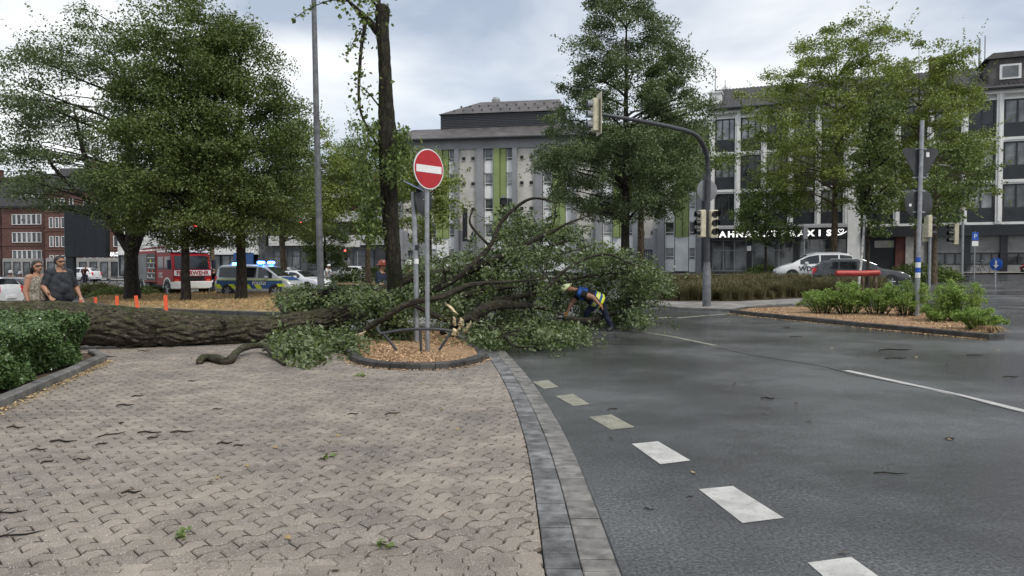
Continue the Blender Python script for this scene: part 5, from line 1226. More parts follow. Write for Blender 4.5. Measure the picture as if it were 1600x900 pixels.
def signal_head(par, loc, rz, housing='cream', n=3, lit=None, s=1.0, vm='black', vl=.34):
    h = n * .34 * s + .05; mb = MB(); mb.box(-.17 * s, .17 * s, -.11 * s, .11 * s, 0, h, bev=.025); o = mb.build('signal_head', housing, par, smooth=True); o.location = loc; o.rotation_euler = (0, 0, rz)
    for k in range(n):
        z = .2 * s + k * .34 * s; q = MB(); q.lathe([(.125 * s, -.115 * s), (.125 * s, -.105 * s)], 14, 0, 'y', (0, 0, z)); q.build('lens', 'redlamp' if lit == k else 'lens', o)
        v = MB(); r_ = .15 * s; pts = []
        for t in np.linspace(R(-25), R(205), 13): pts.append((r_ * math.cos(t), r_ * math.sin(t)))
        ring = [[(x, y, z + w_) for x, w_ in pts] for y in (-.11 * s, -vl * s)]; ring2 = [[(x * .95, y, z + w_ * .95) for x, w_ in pts] for y in (-vl * s, -.11 * s)]
        v.rings(ring + ring2 + [ring[0]], 0, False, False); v.build('visor', vm, o)
    return o
# main signal mast with long arm
mb_ = gp(1104, 482); mt = thing('traffic_signal_mast', 'tall dark mast with long curved arm carrying signal heads', 'traffic light', mb_); MO = Vector(mb_)
tp_ = at(1106, 260, mb_.y) - MO; hz = at(935, 178, 23.5) - MO; hz0 = at(1095, 214, mb_.y - .9) - MO
pole = MB(); pole.lathe([(.16, -.1), (.16, 1.5), (.13, 1.55), (.125, 1.75)], 14); pole.build('mast_base', 'mastgrey', mt, smooth=True)
P_ = [Vector((0, 0, 1.7)), Vector((0, 0, 3.4)), Vector((.02, 0, tp_.z - .1)), at(1101, 232, mb_.y - .25) - MO, at(1085, 210, mb_.y - .9) - MO, at(1050, 199, mb_.y - 2.2) - MO, at(1000, 189, mb_.y - 4) - MO, hz]
MB().tube([Vector(p) for p in catmull([tuple(p) for p in P_], 8)], list(np.interp(np.linspace(0, 1, 57), [0, .4, 1], [.11, .095, .055])), 12).build('arm', 'steel_d', mt, smooth=True)
sh = signal_head(mt, hz + Vector((-.1, 0, -.55)), R(-82), s=.95, vm='signgrey', vl=.28); bpn = MB(); bpn.box(-.3, .3, .12, .135, -.1, 1.2); bpn.build('backboard', 'cream', sh)
for px, rz, m_ in ((1095, -80, 'cream'), (1112, 18, 'cream')):
    signal_head(mt, Vector(((px - 1104) / 40, -.1, at(1104, 371, mb_.y).z - MO.z)), R(rz), m_, s=.95, vl=.27)
pl = disc(MB(), .42).build('sign_plate', 'signgrey', mt, smooth=True); pl.location = (0.02, .14, at(1104, 297, mb_.y).z - MO.z); pl.rotation_euler = (0, 0, R(14))
# sign post on the right island, seen from behind
sp = gp(1432, 500, .1); so = thing('yield_sign_post', 'grey post with backs of a triangular and a round sign, blue white bands', 'traffic sign', sp); SO = Vector(sp)
tz = at(1441, 188, sp.y); lean_ = tz - SO
MB().tube([(0, 0, -.15), lean_ * .5, lean_], [.068, .064, .06], 14).build('post', 'galv', so, smooth=True)
def onpost(py): z = at(1436, py, sp.y).z - SO.z; return Vector((lean_.x * z / lean_.z, 0, z))
c = onpost(256); s_ = MB(); R_ = .66
tri = []
for k in range(3):
    a0 = R(30 + 120 * k)
    for dlt in (-.12, 0, .12): tri.append(((R_ - .03 * abs(dlt) * 8) * math.cos(a0 + dlt) + .02, (R_ - .03 * abs(dlt) * 8) * math.sin(a0 + dlt)))
tri = [(x, z) for x, z in tri]; s_.prism(tri, .09, .105); o = s_.build('triangular_plate', 'signback', so); o.location = c + Vector((.03, 0, .1)); o.rotation_euler = (0, 0, R(8))
a = MB(); a.box(.2, .3, .082, .089, .12, .26); a.build('sticker', 'signwhite', o)
c = onpost(317); o = disc(MB(), .46).build('round_plate', 'signback', so, smooth=True); o.location = c + Vector((.02, .1, 0)); o.rotation_euler = (0, 0, R(8)); a = MB(); a.box(-.32, -.24, -.012, -.008, -.1, -.02); a.build('sticker', 'signwhite', o)
for py in (232, 277, 298, 331): p = onpost(py); MB().box(-.2, .2, .068, .08, -.02, .02).build('bracket', 'galv', so).location = p; MB().lathe([(.072, -.025), (.072, .025)], 12).build('clamp', 'galv', so).location = p
for py0, py1, m_ in ((402, 410, 'signblue'), (410, 418, 'signwhite'), (418, 426, 'signblue'), (426, 434, 'signwhite')):
    p0, p1 = onpost(py1), onpost(py0); MB().tube([p0, p1], .0725, 14).build('reflective_band', m_, so)
# red rail on posts
rr0 = gpY(1340, 30); rl = thing('red_rail', 'red padded rail on short wooden posts above the shrubs', 'rail', rr0); RO = Vector(rr0)
a0, a1 = at(1307, 427, 30) - RO, at(1373, 426, 30) - RO
MB().tube([a0 - Vector((.05, 0, 0)), a0, a0.lerp(a1, .7) - Vector((0, 0, .02)), a1, a1 + Vector((.05, 0, 0))], [.07, .12, .12, .12, .07], 12).build('rail', 'redrail', rl, smooth=True)
for f in (.03, .62, .93): p = a0.lerp(a1, f); MB().tube([(p.x, p.y, 0), p], .07, 8).build('post', 'bark_l', rl)
# right background: mast with curved top, signals, small signs
m2 = gpY(1503, 47); ms = thing('curved_lamp_mast', 'grey mast with curved top, priority sign edge and pale signal head', 'traffic light', m2); O3 = Vector(m2)
pp = [Vector((0, 0, -.1)), Vector((0, 0, 3)), at(1505, 300, 47) - O3, at(1502, 272, 47) - O3, at(1494, 262, 46.6) - O3, at(1466, 258, 45.5) - O3]
MB().tube([Vector(p) for p in catmull([tuple(p) for p in pp], 6)], .075, 8).build('mast', 'galv', ms, smooth=True)
dm_ = MB(); dm_.prism([(-.5, 0), (0, -.62), (.5, 0), (0, .62)], -.01, .01); o = dm_.build('priority_sign', 'signyel', ms); o.location = at(1502, 328, 46.8) - O3; o.rotation_euler = (0, 0, R(66)); q = MB(); q.prism([(-.56, 0), (0, -.68), (.56, 0), (0, .68)], .0101, .018); q.build('sign_border', 'signwhite', o)
o = MB().box(-.3, .3, -.01, .01, -.5, .5).build('blue_plate', 'signblue', ms); o.location = at(1504, 302, 46.8) - O3; o.rotation_euler = (0, 0, R(72))
signal_head(ms, at(1492, 382, 46.8) - O3, R(-95), s=1.25)
m4 = gpY(1452, 42); sm = thing('signal_post', 'galvanised post with pale signal head seen from behind', 'traffic light', m4); O4 = Vector(m4)
MB().tube([(0, 0, -.1), (0, 0, at(1450, 335, 42).z - O4.z)], .08, 8).build('post', 'galv', sm, smooth=True); signal_head(sm, at(1450, 371, 41.8) - O4, R(95), s=1.15); signal_head(sm, at(1446, 378, 42.2) - O4, R(200), s=.95)
def post_sign(label, px, base_py, top_py, sign, Y=None, w=.3, name='road_sign'):
    b = gpY(px, Y); o = thing(name, label, 'traffic sign', b); z = at(px, top_py, Y).z - b.z; MB().tube([(0, 0, -.1), (0, 0, z)], .045, 8).build('pole', 'galv', o, smooth=True); return o, z
o, z = post_sign('small round blue arrow sign on short post near the right road', 1555, 450, 404, None, 40)
d_ = disc(MB(), .34).build('sign_plate', 'signblue', o, smooth=True); d_.location = (0, -.06, z - .3); d_.rotation_euler = (0, 0, R(-62)); ar = MB(); ar.prism([(-.05, .2), (.05, .2), (.05, -.05), (.15, -.05), (0, -.22), (-.15, -.05), (-.05, -.05)], -.014, -.0065); ar.build('white_arrow', 'signwhite', d_)
o, z = post_sign('thin pole with small blue parking plate before the grey shutters', 1522, 440, 362, None, 52); q = MB().box(-.22, .22, -.06, -.04, z - .6, z - .05).build('sign_plate', 'signblue', o); MB().box(-.22, .22, -.06, -.04, z - 1.0, z - .66).build('lower_plate', 'signwhite', o)
place_text('letter', 'P', .4, 'signwhite', o, 0, -.062, z - .46, ext=.004)
o, z = post_sign('grey pole carrying small signal box before the dental practice', 1256, 440, 352, None, 50); signal_head(o, Vector((0, -.15, z - .95)), R(180), 'signgrey', s=.85)
# left background signals and lamp column
lp = gpY(501, 25); lo = thing('lamp_column', 'tall plain grey lamp column rising out of the picture', 'street lamp', lp); OL = Vector(lp); tpx = at(489, -60, 25) - OL
MB().tube([(0, 0, -.1), (0, 0, 1.2), tpx * .5, tpx], [.115, .11, .1, .075], 14).build('column', 'mastgrey', lo, smooth=True)
MB().tube([tpx, tpx + Vector((-.6, .2, .25)), tpx + Vector((-1.3, .4, .3))], .05, 8).build('arm', 'mastgrey', lo, smooth=True); MB().box(-1.9, -1.1, .25, .55, .2, .34, bev=.04).build('lamp_head', 'mastgrey', lo).location = tpx
def far_signal(label, px, py, Y, arm=0, lit=2):
    b = gpY(px + arm, Y); o = thing('traffic_signal', label, 'traffic light', b); O = Vector(b); t = at(px, py, Y) - O
    if arm: MB().tube([Vector((0, 0, -.1)), Vector((0, 0, t.z - .2)), Vector((t.x * .3, 0, t.z + .15)), t + Vector((0, 0, .1))], .08, 8).build('mast', 'galv', o)
    else: MB().tube([(0, 0, -.1), (0, 0, t.z + .6)], .07, 8).build('mast', 'galv', o)
    signal_head(o, t + Vector((0, -.15, -.75)), 0, 'black', lit=lit, s=1.1); return o
far_signal('red traffic signal hung on arm in front of the balcony block', 471, 352, 76, 62); far_signal('red traffic signal above the white hatchback', 541, 395, 76); far_signal('red traffic signal between the lindens before the bank', 308, 357, 62, -58); 
o = far_signal('dark double traffic signal seen through the fallen branches', 787, 322, 40, 0, None)
o, z = post_sign('white street name plate on thin grey pole behind the cyclist', 525, 430, 378, None, 74); MB().box(-.2, 2.4, -.1, -.06, z - .5, z).build('name_plate', 'signwhite', o)
o, z = post_sign('round grey sign on thin pole behind the white hatchback', 540, 430, 404, None, 77); d_ = disc(MB(), .5).build('sign_plate', 'signgrey', o, smooth=True); d_.location = (0, -.08, z - .3)
o, z = post_sign('bare grey post at the far pavement edge', 559, 430, 392, None, 80)
# orange marker boards
for k, (px, py, h) in enumerate(((126, 480, .5), (150, 480, .48), (183, 486, .62), (216, 488, .66), (260, 493, .72))):
    p = gp(px, py); mbk = MB(); mbk.box(-.065, .065, -.012, .012, 0, h, bev=.006); o = mbk.build('marker_board', 'orange'); o.location = p - Vector((0, 0, .01)); o.rotation_euler = (0, R([3, -2, 0, -7, -2][k]), R(10))
    tag(o, ['orange marker board just behind the heavy man', 'orange marker board below the olive shrub mound', 'orange marker board in line with the forked tree', 'slanting orange marker board between two upright ones', 'tallest orange marker board before the straight dark linden'][k], 'marker', 'orange marker boards along the kerb')
# billboard
bbp = gpY(110, 66); bo = thing('billboard', 'large dark screen billboard on one thick post', 'billboard', bbp, R(0)); O = Vector(bbp)
c0, c1 = at(104, 402, 66) - O, at(168, 320, 66) - O
MB().box(c0.x, c1.x, -.35, .35, c0.z, c1.z, bev=.05).build('screen_case', 'led', bo); MB().box(c0.x + .06, c0.x + .72, -.25, .25, -.1, c0.z).build('post', 'led', bo)
for k in range(1, 4): MB().box(c0.x + (c1.x - c0.x) * k / 4 - .008, c0.x + (c1.x - c0.x) * k / 4 + .008, -.358, -.352, c0.z + .1, c1.z - .1).build('panel_seam', 'black', bo)
# ================================================================== VEHICLES   (local x forward, y left, z up)
def wheel(par, x, y, r, w=.2, rimf=.66):
    sgn = 1 if y > 0 else -1
    t = MB(); t.lathe([(r * rimf, -w / 2), (r * .93, -w / 2), (r, -w * .33), (r, w * .33), (r * .93, w / 2), (r * rimf, w / 2)], 20, 0, 'y', (0, 0, 0), cap=False); o = t.build('wheel', 'rubber', par, smooth=True); o.location = (x, y, r)
    q = MB(); q.lathe([(r * rimf, -w * .3), (r * rimf, w * .48), (r * .58, w * .48), (r * .55, w * .42), (.04, w * .44)], 20, 0, 'y', cap=True) if sgn > 0 else q.lathe([(.04, -w * .44), (r * .55, -w * .42), (r * .58, -w * .48), (r * rimf, -w * .48), (r * rimf, w * .3)], 20, 0, 'y', cap=True)
    q.build('rim', 'steel_d', o, smooth=True)
    for k in range(5):
        a = 2 * math.pi * k / 5; q = MB(); y0 = sgn * w * .43; q.tube([(.03 * math.cos(a), y0, .03 * math.sin(a)), (r * .62 * math.cos(a), y0, r * .62 * math.sin(a))], [r * .09, r * .07], 5); q.build('spoke', 'rim', o)
def car(name, label, loc, heading, m, L=4.5, W=1.8, top=None, belt=None, wb=(.19, .80), wr=.33, A=None, sidewin=None, cat='car', wind=None, rear=None, roofin=.77, rails=False, plate=True, pillars=(), group=None, taillz=.85):
    """top/belt: lists of (fraction from the rear, height)"""
    o = thing(name, label, cat, loc, heading, group); n = 40
    fx = np.linspace(0, 1, n + 1)
    tx, tz = [p[0] for p in top], [p[1] for p in top]; bx, bz = [p[0] for p in belt], [p[1] for p in belt]
    def sec(f):
        x = (f - .5) * L; w = W / 2 * (1 - .13 * max(0, (abs(f - .5) - .36) / .14) ** 2); zt = float(np.interp(f, tx, tz)); zb = float(np.interp(f, bx, bz)); zt = max(zt, zb + .02)
        g_ = float(np.clip((zt - zb) / .45, 0, 1)); wr_ = w * (.93 - (.93 - roofin) * g_)
        z0 = .24 + .1 * max(0, (abs(f - .5) - .42) / .08)
        return [(x, 0, z0), (x, w * .86, z0), (x, w * .985, z0 + .14), (x, w, (z0 + zb) * .55), (x, w * .965, zb - .03), (x, w * .95, zb), (x, wr_, zt - .05 * g_ - .008), (x, wr_ * .86, zt), (x, 0, zt + .025 * g_ + .01)]
    b = MB(); rings = []
    for f in fx:
        s = sec(f); rings.append(s + [(p[0], -p[1], p[2]) for p in s[-2:0:-1]])
    b.rings(rings, 0, True); b.build('body', m, o, smooth=True)
    def pt(f, i, j, t, sgn, off):
        s = sec(f); a, c = Vector(s[i]), Vector(s[j]); p = a.lerp(c, t); e = 1e-2; s2 = sec(min(f + e, 1)); p2 = Vector(s2[i]).lerp(Vector(s2[j]), t); nrm = (p2 - p).cross(c - a)
        if nrm.length < 1e-9: nrm = Vector((0, 0, 1))
        nrm.normalize()
        if nrm.z < 0 or (abs(nrm.z) < .1 and nrm.y < 0): nrm = -nrm
        p = p + nrm * off; return Vector((p.x, p.y * sgn, p.z))
    def patch(nm, mm, f0, f1, i, j, t0, t1, sgns=(1, -1), off=.012, nf=8, nt_=3, edge=None):
        for sg in sgns:
            v = MB(); rows = []
            for k in range(nf + 1):
                f = f0 + (f1 - f0) * k / nf; rows.append([pt(f, i, j, t0 + (t1 - t0) * q / nt_, sg, off) for q in range(nt_ + 1)])
            for k in range(nf):
                for q in range(nt_):
                    quad = [rows[k][q], rows[k + 1][q], rows[k + 1][q + 1], rows[k][q + 1]]
                    v.add(quad, [(0, 1, 2, 3)])
            v.build(nm, mm, o, smooth='full')
    for f0, f1 in sidewin: patch('side_window', 'carglass', f0, f1, 5, 6, .08, .9)
    for f0, f1 in (wind, rear):
        v = MB(); rows = []
        for k in range(7):
            f = f0 + (f1 - f0) * k / 6; s = sec(f); r_ = [(s[7][0], s[7][1] * q, s[7][2] + (s[8][2] - s[7][2]) * (1 - abs(q)) + .012) for q in np.linspace(-1, 1, 7)]; rows.append(r_)
        for k in range(6):
            for q in range(6): v.add([rows[k][q], rows[k + 1][q], rows[k + 1][q + 1], rows[k][q + 1]], [(0, 1, 2, 3)])
        v.build('windscreen' if f0 > .5 else 'rear_window', 'carglass', o, smooth='full')
    for f in wb:
        x = (f - .5) * L
        for sg in (1, -1):
            a = MB(); pts = [((wr * 1.16) * math.cos(t), (wr * 1.16) * math.sin(t)) for t in np.linspace(-.35, math.pi + .35, 18)]
            a.prism([(p[0] + x, p[1] + wr) for p in pts], sg * W * .40, sg * W * .5035); a.build('wheel_arch', 'black', o); wheel(o, x, sg * (W / 2 - .07), wr)
    for sg in (1, -1):
        s = sec(.97); z_ = float(np.interp(.95, bx, bz)); MB().box(L * .455, L * .493, sg * W * .33 - .17, sg * W * .33 + .17, z_ - .2, z_ - .06, bev=.03).build('headlight', 'headlamp', o)
        z_ = taillz; MB().box(-L * .5 - .012, -L * .465, sg * W * .38 - .09, sg * W * .38 + .09, z_ - .14, z_ + .18, bev=.02).build('tail_light', 'taillamp', o)
        f = wind[0] + .02; s = sec(f); MB().box(s[5][0] - .1, s[5][0] + .1, sg * (s[5][1] + .11) - .1, sg * (s[5][1] + .11) + .1, s[5][2] + .02, s[5][2] + .18, bev=.03).build('mirror', m, o)
        for f in pillars: s = sec(f); MB().tube([(s[3][0], sg * (s[3][1] + .004), .34), (s[4][0], sg * (s[4][1] + .006), s[4][2])], .008, 4).build('door_seam', 'black', o); MB().box(s[4][0] + .08, s[4][0] + .28, sg * (s[4][1] + .02) - .015, sg * (s[4][1] + .02) + .015, s[4][2] - .1, s[4][2] - .06).build('door_handle', m, o)
        if rails: MB().tube([((.2 - .5) * L, sg * W * .36, float(np.interp(.2, tx, tz)) + .05), (0, sg * W * .37, float(np.interp(.5, tx, tz)) + .06), ((.66 - .5) * L, sg * W * .36, float(np.interp(.66, tx, tz)) + .03)], .022, 5).build('roof_rail', 'rim', o)
    MB().box(L * .475, L * .503, -W * .3, W * .3, .34, .56, bev=.03).build('grille', 'black', o)
    if plate: MB().box(L * .503, L * .509, -.26, .26, .36, .47).build('number_plate', 'signwhite', o); MB().box(-L * .512, -L * .5, -.26, .26, .5, .62).build('number_plate', 'signwhite', o)
    MB().box(-L * .49, L * .49, -W * .4, W * .4, .2, .3).build('underbody', 'black', o)
    return o
HATCH = dict(L=4.2, W=1.78, top=[(0, .95), (.02, 1.12), (.09, 1.4), (.2, 1.47), (.45, 1.5), (.55, 1.46), (.74, 1.02), (.9, .9), (.98, .72), (1, .6)], belt=[(0, .8), (.05, .96), (.3, .96), (.74, .92), (.9, .84), (.98, .68), (1, .55)], sidewin=[(.14, .3), (.32, .49), (.51, .66)], wind=(.55, .735), rear=(.025, .09), pillars=(.31, .5))
SEDAN = dict(L=4.7, W=1.83, top=[(0, .9), (.03, .99), (.16, 1.04), (.32, 1.38), (.42, 1.43), (.52, 1.43), (.58, 1.39), (.74, .98), (.92, .86), (.98, .7), (1, .55)], belt=[(0, .8), (.04, .95), (.3, .95), (.74, .9), (.92, .8), (.98, .66), (1, .5)], sidewin=[(.25, .44), (.46, .66)], wind=(.58, .735), rear=(.175, .32), pillars=(.3, .45))
ESTATE = dict(L=4.7, W=1.83, top=[(0, .95), (.02, 1.1), (.1, 1.4), (.2, 1.46), (.45, 1.47), (.56, 1.42), (.73, .99), (.92, .86), (.98, .7), (1, .55)], belt=[(0, .8), (.05, .96), (.3, .95), (.73, .91), (.92, .8), (.98, .66), (1, .5)], sidewin=[(.1, .26), (.28, .46), (.48, .66)], wind=(.56, .725), rear=(.025, .1), pillars=(.27, .47), rails=True)
MINIVAN = dict(L=4.8, W=1.9, top=[(0, 1.0), (.02, 1.2), (.08, 1.66), (.2, 1.73), (.5, 1.72), (.6, 1.62), (.8, 1.1), (.93, .9), (.985, .7), (1, .6)], belt=[(0, .85), (.05, 1.06), (.4, 1.04), (.8, .98), (.93, .84), (.985, .68), (1, .55)], sidewin=[(.07, .22), (.24, .45), (.47, .7)], wind=(.61, .79), rear=(.025, .08), pillars=(.23, .46), rails=True, wr=.34)
VITO = dict(L=5.1, W=1.95, top=[(0, 1.0), (.01, 1.3), (.03, 1.8), (.08, 1.9), (.4, 1.92), (.6, 1.9), (.66, 1.82), (.83, 1.2), (.94, 1.0), (.985, .8), (1, .7)], belt=[(0, .95), (.04, 1.12), (.5, 1.1), (.83, 1.08), (.94, .94), (.985, .78), (1, .6)], sidewin=[(.06, .3), (.32, .55), (.575, .755)], wind=(.675, .82), rear=(.012, .03), pillars=(.31, .56), wr=.36, wb=(.185, .80), roofin=.84, taillz=1.05)
pvp = gp(407, 463); van = car('police_van', 'silver police van with blue and yellow blocks and lit blue lights', pvp, R(-12), 'silver', cat='police van', **VITO)
W2 = .975
def sidepanel(x0, x1, z0, z1, m_, off=.008, slant=0.0):
    for sg in (-1,):
        mb = MB(); pr = [(x0, z0), (x1, z0), (x1 - slant, z1), (x0 - slant, z1)]; mb.prism(pr, sg * (W2 + off), sg * (W2 + off - .012)); mb.build('livery_panel', m_, van)
sidepanel(-2.35, 2.0, .5, 1.0, 'polblue', .004); sidepanel(-2.3, 2.0, 1.0, 1.05, 'polyel', .006)
for x in (-2.3, -1.35, -.35, .35): sidepanel(x, x + .36, .5, .76, 'polyel', .012, .2)
sidepanel(1.75, 2.2, .62, .8, 'polyel', .012, .1)
mb = MB(); mb.v = [(1.0, -.62, 1.03)]; 
hood = MB(); hood.add([(1.78, -.72, 1.20), (2.26, -.68, 1.02), (2.26, .68, 1.02), (1.78, .72, 1.20)], [(0, 1, 2, 3)]); hood.build('bonnet_panel', 'polblue', van)
hs_ = MB(); hs_.add([(1.70, -.84, 1.14), (2.3, -.78, .93), (2.28, -.70, 1.012), (1.74, -.74, 1.19)], [(0, 1, 2, 3)]); hs_.build('bonnet_stripe', 'polyel', van)
t = text('lettering', 'POLIZEI', .26, 'signwhite', van, .004, bold=.004); t.rotation_euler = (math.pi / 2, 0, 0); t.location = (.5, -W2 - .018, .74)
lb = MB().box(.25, .55, -.75, .75, 1.93, 2.0, bev=.02).build('light_bar', 'silver', van)
for y in (-.58, .58): MB().box(.24, .56, y - .2, y + .2, 2.0, 2.14, bev=.04).build('blue_beacon', 'bluelamp', van)
MB().box(-1.6, -1.4, -.5, -.2, 1.93, 2.06, bev=.04).build('blue_beacon', 'bluelamp', van)

car('parked_car', 'white saloon parked just beyond the police van bonnet', gpY(466, 52), R(-22), 'wht', **SEDAN)
car('parked_car', 'small white estate parked before the dark ground floor', gpY(452, 70), R(-8), 'wht', **ESTATE)
car('parked_car', 'white hatchback with bright tail lights behind the cyclist', gp(546, 439), R(158), 'wht', **HATCH)
car('parked_car', 'white car cut off at the picture edge beside the couple', gpY(-42, 36), R(170), 'wht', **dict(HATCH, taillz=.9))
car('parked_car', 'black saloon behind the couple', gpY(22, 40), R(170), 'blk', **SEDAN)
car('parked_car', 'white car half hidden behind the billboard post', gpY(122, 78), R(175), 'wht', **HATCH)
car('parked_car', 'dark red car at the far kerb', gpY(1650, 54), R(175), 'redcar', **HATCH)
wdr = car('parked_van', 'white people carrier with black lettering on its door', gpY(1272, 47, .22), R(168), 'wht', cat='van', **MINIVAN)
t = text('lettering', 'WDR', .42, 'letter_d', wdr, .004, bold=.012); t.rotation_euler = (math.pi / 2, 0, math.pi); t.location = (.55, .965, .62)
car('parked_car', 'anthracite estate car half hidden by the red rail', gpY(1343, 40, .12), R(-19), 'anth', **ESTATE)

# fire engine
fe = thing('fire_engine', 'red fire engine with white front stripe, roof ladder and open lockers', 'fire engine', gpY(264, 50), R(-44))
def fpart(nm, m_, *b, bev=0.0): return MB().box(*b, bev=bev).build(nm, m_, fe, smooth=bool(bev))
FW = 1.22
cabp = [(1.2, .75), (3.72, .75), (3.78, 1.1), (3.72, 1.75), (3.48, 2.62), (3.3, 2.78), (1.2, 2.8)]
cb = MB(); cb.prism(cabp, -FW, FW); cab = cb.build('cab', 'firered', fe)
fpart('body', 'firered', -3.5, 1.15, -FW, FW, .85, 2.95, bev=.05); fpart('chassis', 'black', -3.4, 3.5, -.9, .9, .45, .86)
fpart('cab_roof', 'signwhite', 1.1, 3.45, -FW + .03, FW - .03, 2.8, 2.92, bev=.03)
for x in (-3.3, -1.85, -.4):
    fpart('locker_front', 'shutter' if x < -1 else 'black', x, x + 1.35, -FW - .02, -FW + .02, 1.0, 2.75)  # foremost one is flat black, painting the dark inside of an open locker
for k in range(5): fpart('equipment_shelf', 'rim', -.38, .93, -FW - .03, -FW - .021, 1.15 + k * .33, 1.2 + k * .33)
for k in range(7): fpart('hose_reel', ['signwhite', 'orange', 'galv', 'hivis'][k % 4], -.3 + .17 * k, -.18 + .17 * k, -FW - .06, -FW - .031, 1.2 + .33 * (k % 4), 1.38 + .33 * (k % 4))
ws = MB(); ws.add([(3.745, -1.08, 1.76), (3.745, 1.08, 1.76), (3.512, 1.04, 2.6), (3.512, -1.04, 2.6)], [(0, 1, 2, 3)]); ws.build('windscreen', 'carglass', fe)
for sg in (-1, 1):
    for x0, x1 in ((2.45, 3.4), (1.4, 2.25)): mb = MB(); mb.prism([(x0, 1.72), (x1 + (.12 if x1 > 3 else 0), 1.72), (x1, 2.55), (x0, 2.55)], sg * FW, sg * (FW + .012)); mb.build('side_window', 'carglass', fe)
    fpart('mirror', 'black', 3.55, 3.75, sg * 1.42 - .1, sg * 1.42 + .1, 1.75, 2.35, bev=.03); MB().tube([(3.6, sg * 1.2, 2.5), (3.65, sg * 1.42, 2.4)], .02, 5).build('mirror_arm', 'black', fe)
    fpart('headlight', 'headlamp', 3.74, 3.83, sg * .92 - .18, sg * .92 + .18, .68, .88, bev=.03); fpart('indicator', 'orange', 3.76, 3.82, sg * 1.0 - .12, sg * 1.0 + .12, 1.0, 1.1)
    for x in (2.85, -1.6):
        a = MB(); a.prism([(x + .68 * math.cos(t_), .55 + .68 * math.sin(t_)) for t_ in np.linspace(0, math.pi, 16)], sg * (FW - .3), sg * (FW + .015)); a.build('mudguard', 'signwhite', fe)
        a = MB(); a.prism([(x + .58 * math.cos(t_), .55 + .58 * math.sin(t_)) for t_ in np.linspace(-.2, math.pi + .2, 16)], sg * (FW - .2), sg * (FW + .022)); a.build('wheel_arch', 'black', fe); wheel(fe, x, sg * (FW - .12), .5, .3, .58)
    t = text('lettering', '112', .45, 'signwhite', fe, .004, bold=.012); t.rotation_euler = (math.pi / 2, 0, 0 if sg < 0 else math.pi); t.location = (1.8, sg * (FW + .014), 1.22)
fpart('bumper', 'signwhite', 3.3, 3.86, -FW - .01, FW + .01, .5, .98, bev=.05); fpart('number_plate', 'signwhite', 3.865, 3.875, -.26, .26, .62, .74); fpart('grille', 'black', 3.765, 3.79, -.75, .75, 1.02, 1.28)
st_ = fpart('front_stripe', 'signwhite', 3.758, 3.80, -1.16, 1.16, 1.34, 1.68); t = text('lettering', 'FEUERWEHR', .36, 'firered', fe, .004, bold=.012, sx=1.0); t.rotation_euler = (math.pi / 2, 0, math.pi / 2); t.location = (3.806, 0, 1.385)
for y in (-.8, .8): fpart('light_bar', 'signwhite', 2.7, 3.15, y - .35, y + .35, 2.92, 3.08, bev=.03)
fpart('lamp_mast_box', 'signwhite', 3.1, 3.4, -.45, .45, 2.92, 3.05, bev=.03)
ld = MB(); 
for y in (-.85, -.35): MB().tube([(-3.6, y, 3.1), (2.0, y, 3.25)], .045, 6).build('ladder_rail', 'rim', fe)
for k in range(14): MB().tube([(-3.4 + k * .4, -.85, 3.1 + .0105 * k), (-3.4 + k * .4, -.35, 3.1 + .0105 * k)], .02, 5).build('ladder_rung', 'rim', fe)
fpart('roof_box', 'rim', -3.0, 0.2, .2, .9, 2.95, 3.25, bev=.03)

# bicycles   (local x forward)
def bicycle(name, label, loc, heading, m_='black', group=None):
    o = thing(name, label, 'bicycle', loc, heading, group)
    for x in (-.52, .52):
        w = MB(); w.tube([(x + .33 * math.cos(t), 0, .34 + .33 * math.sin(t)) for t in np.linspace(0, 2 * math.pi, 25)], .02, 5, cap=False); wo_ = w.build('wheel', 'rubber', o)
        s = MB()
        for k in range(8): a = math.pi * k / 8; s.tube([(x + .32 * math.cos(a), 0, .34 + .32 * math.sin(a)), (x - .32 * math.cos(a), 0, .34 - .32 * math.sin(a))], .004, 3)
        s.build('spokes', 'galv', wo_)['kind'] = 'stuff'
    f = MB(); A, B, C, D = (-.52, 0, .34), (-.05, 0, .3), (-.18, 0, .82), (.36, 0, .86)
    for p, q in ((A, B), (A, C), (B, C), (B, D), (C, D), (D, (.52, 0, .34))): f.tube([p, q], .02, 6)
    f.build('frame', m_, o); MB().tube([(.36, 0, .86), (.33, 0, 1.0), (.3, .26, 1.02), (.16, .3, 1.0)], .014, 5).build('handlebar', 'black', o); MB().tube([(.33, 0, 1.0), (.3, -.26, 1.02), (.16, -.3, 1.0)], .014, 5).build('handlebar', 'black', o)
    MB().tube([(-.18, 0, .82), (-.2, 0, .95)], .014, 5).build('seat_post', 'galv', o); MB().tube([(-.34, 0, .97), (-.2, 0, .98), (-.06, 0, .96)], [.07, .06, .02], 6).build('saddle', 'black', o); MB().tube([(-.05, -.12, .18), (-.05, 0, .3), (-.05, .12, .42)], .016, 5).build('pedals', 'black', o); return o
bicycle('parked_bicycle', 'dark bicycle with child seat parked by the low shrubs', gpY(175, 54, 0), R(8)); bicycle('parked_bicycle', 'dark bicycle leaning by the grey shutters', gpY(1527, 55, .1), R(170))

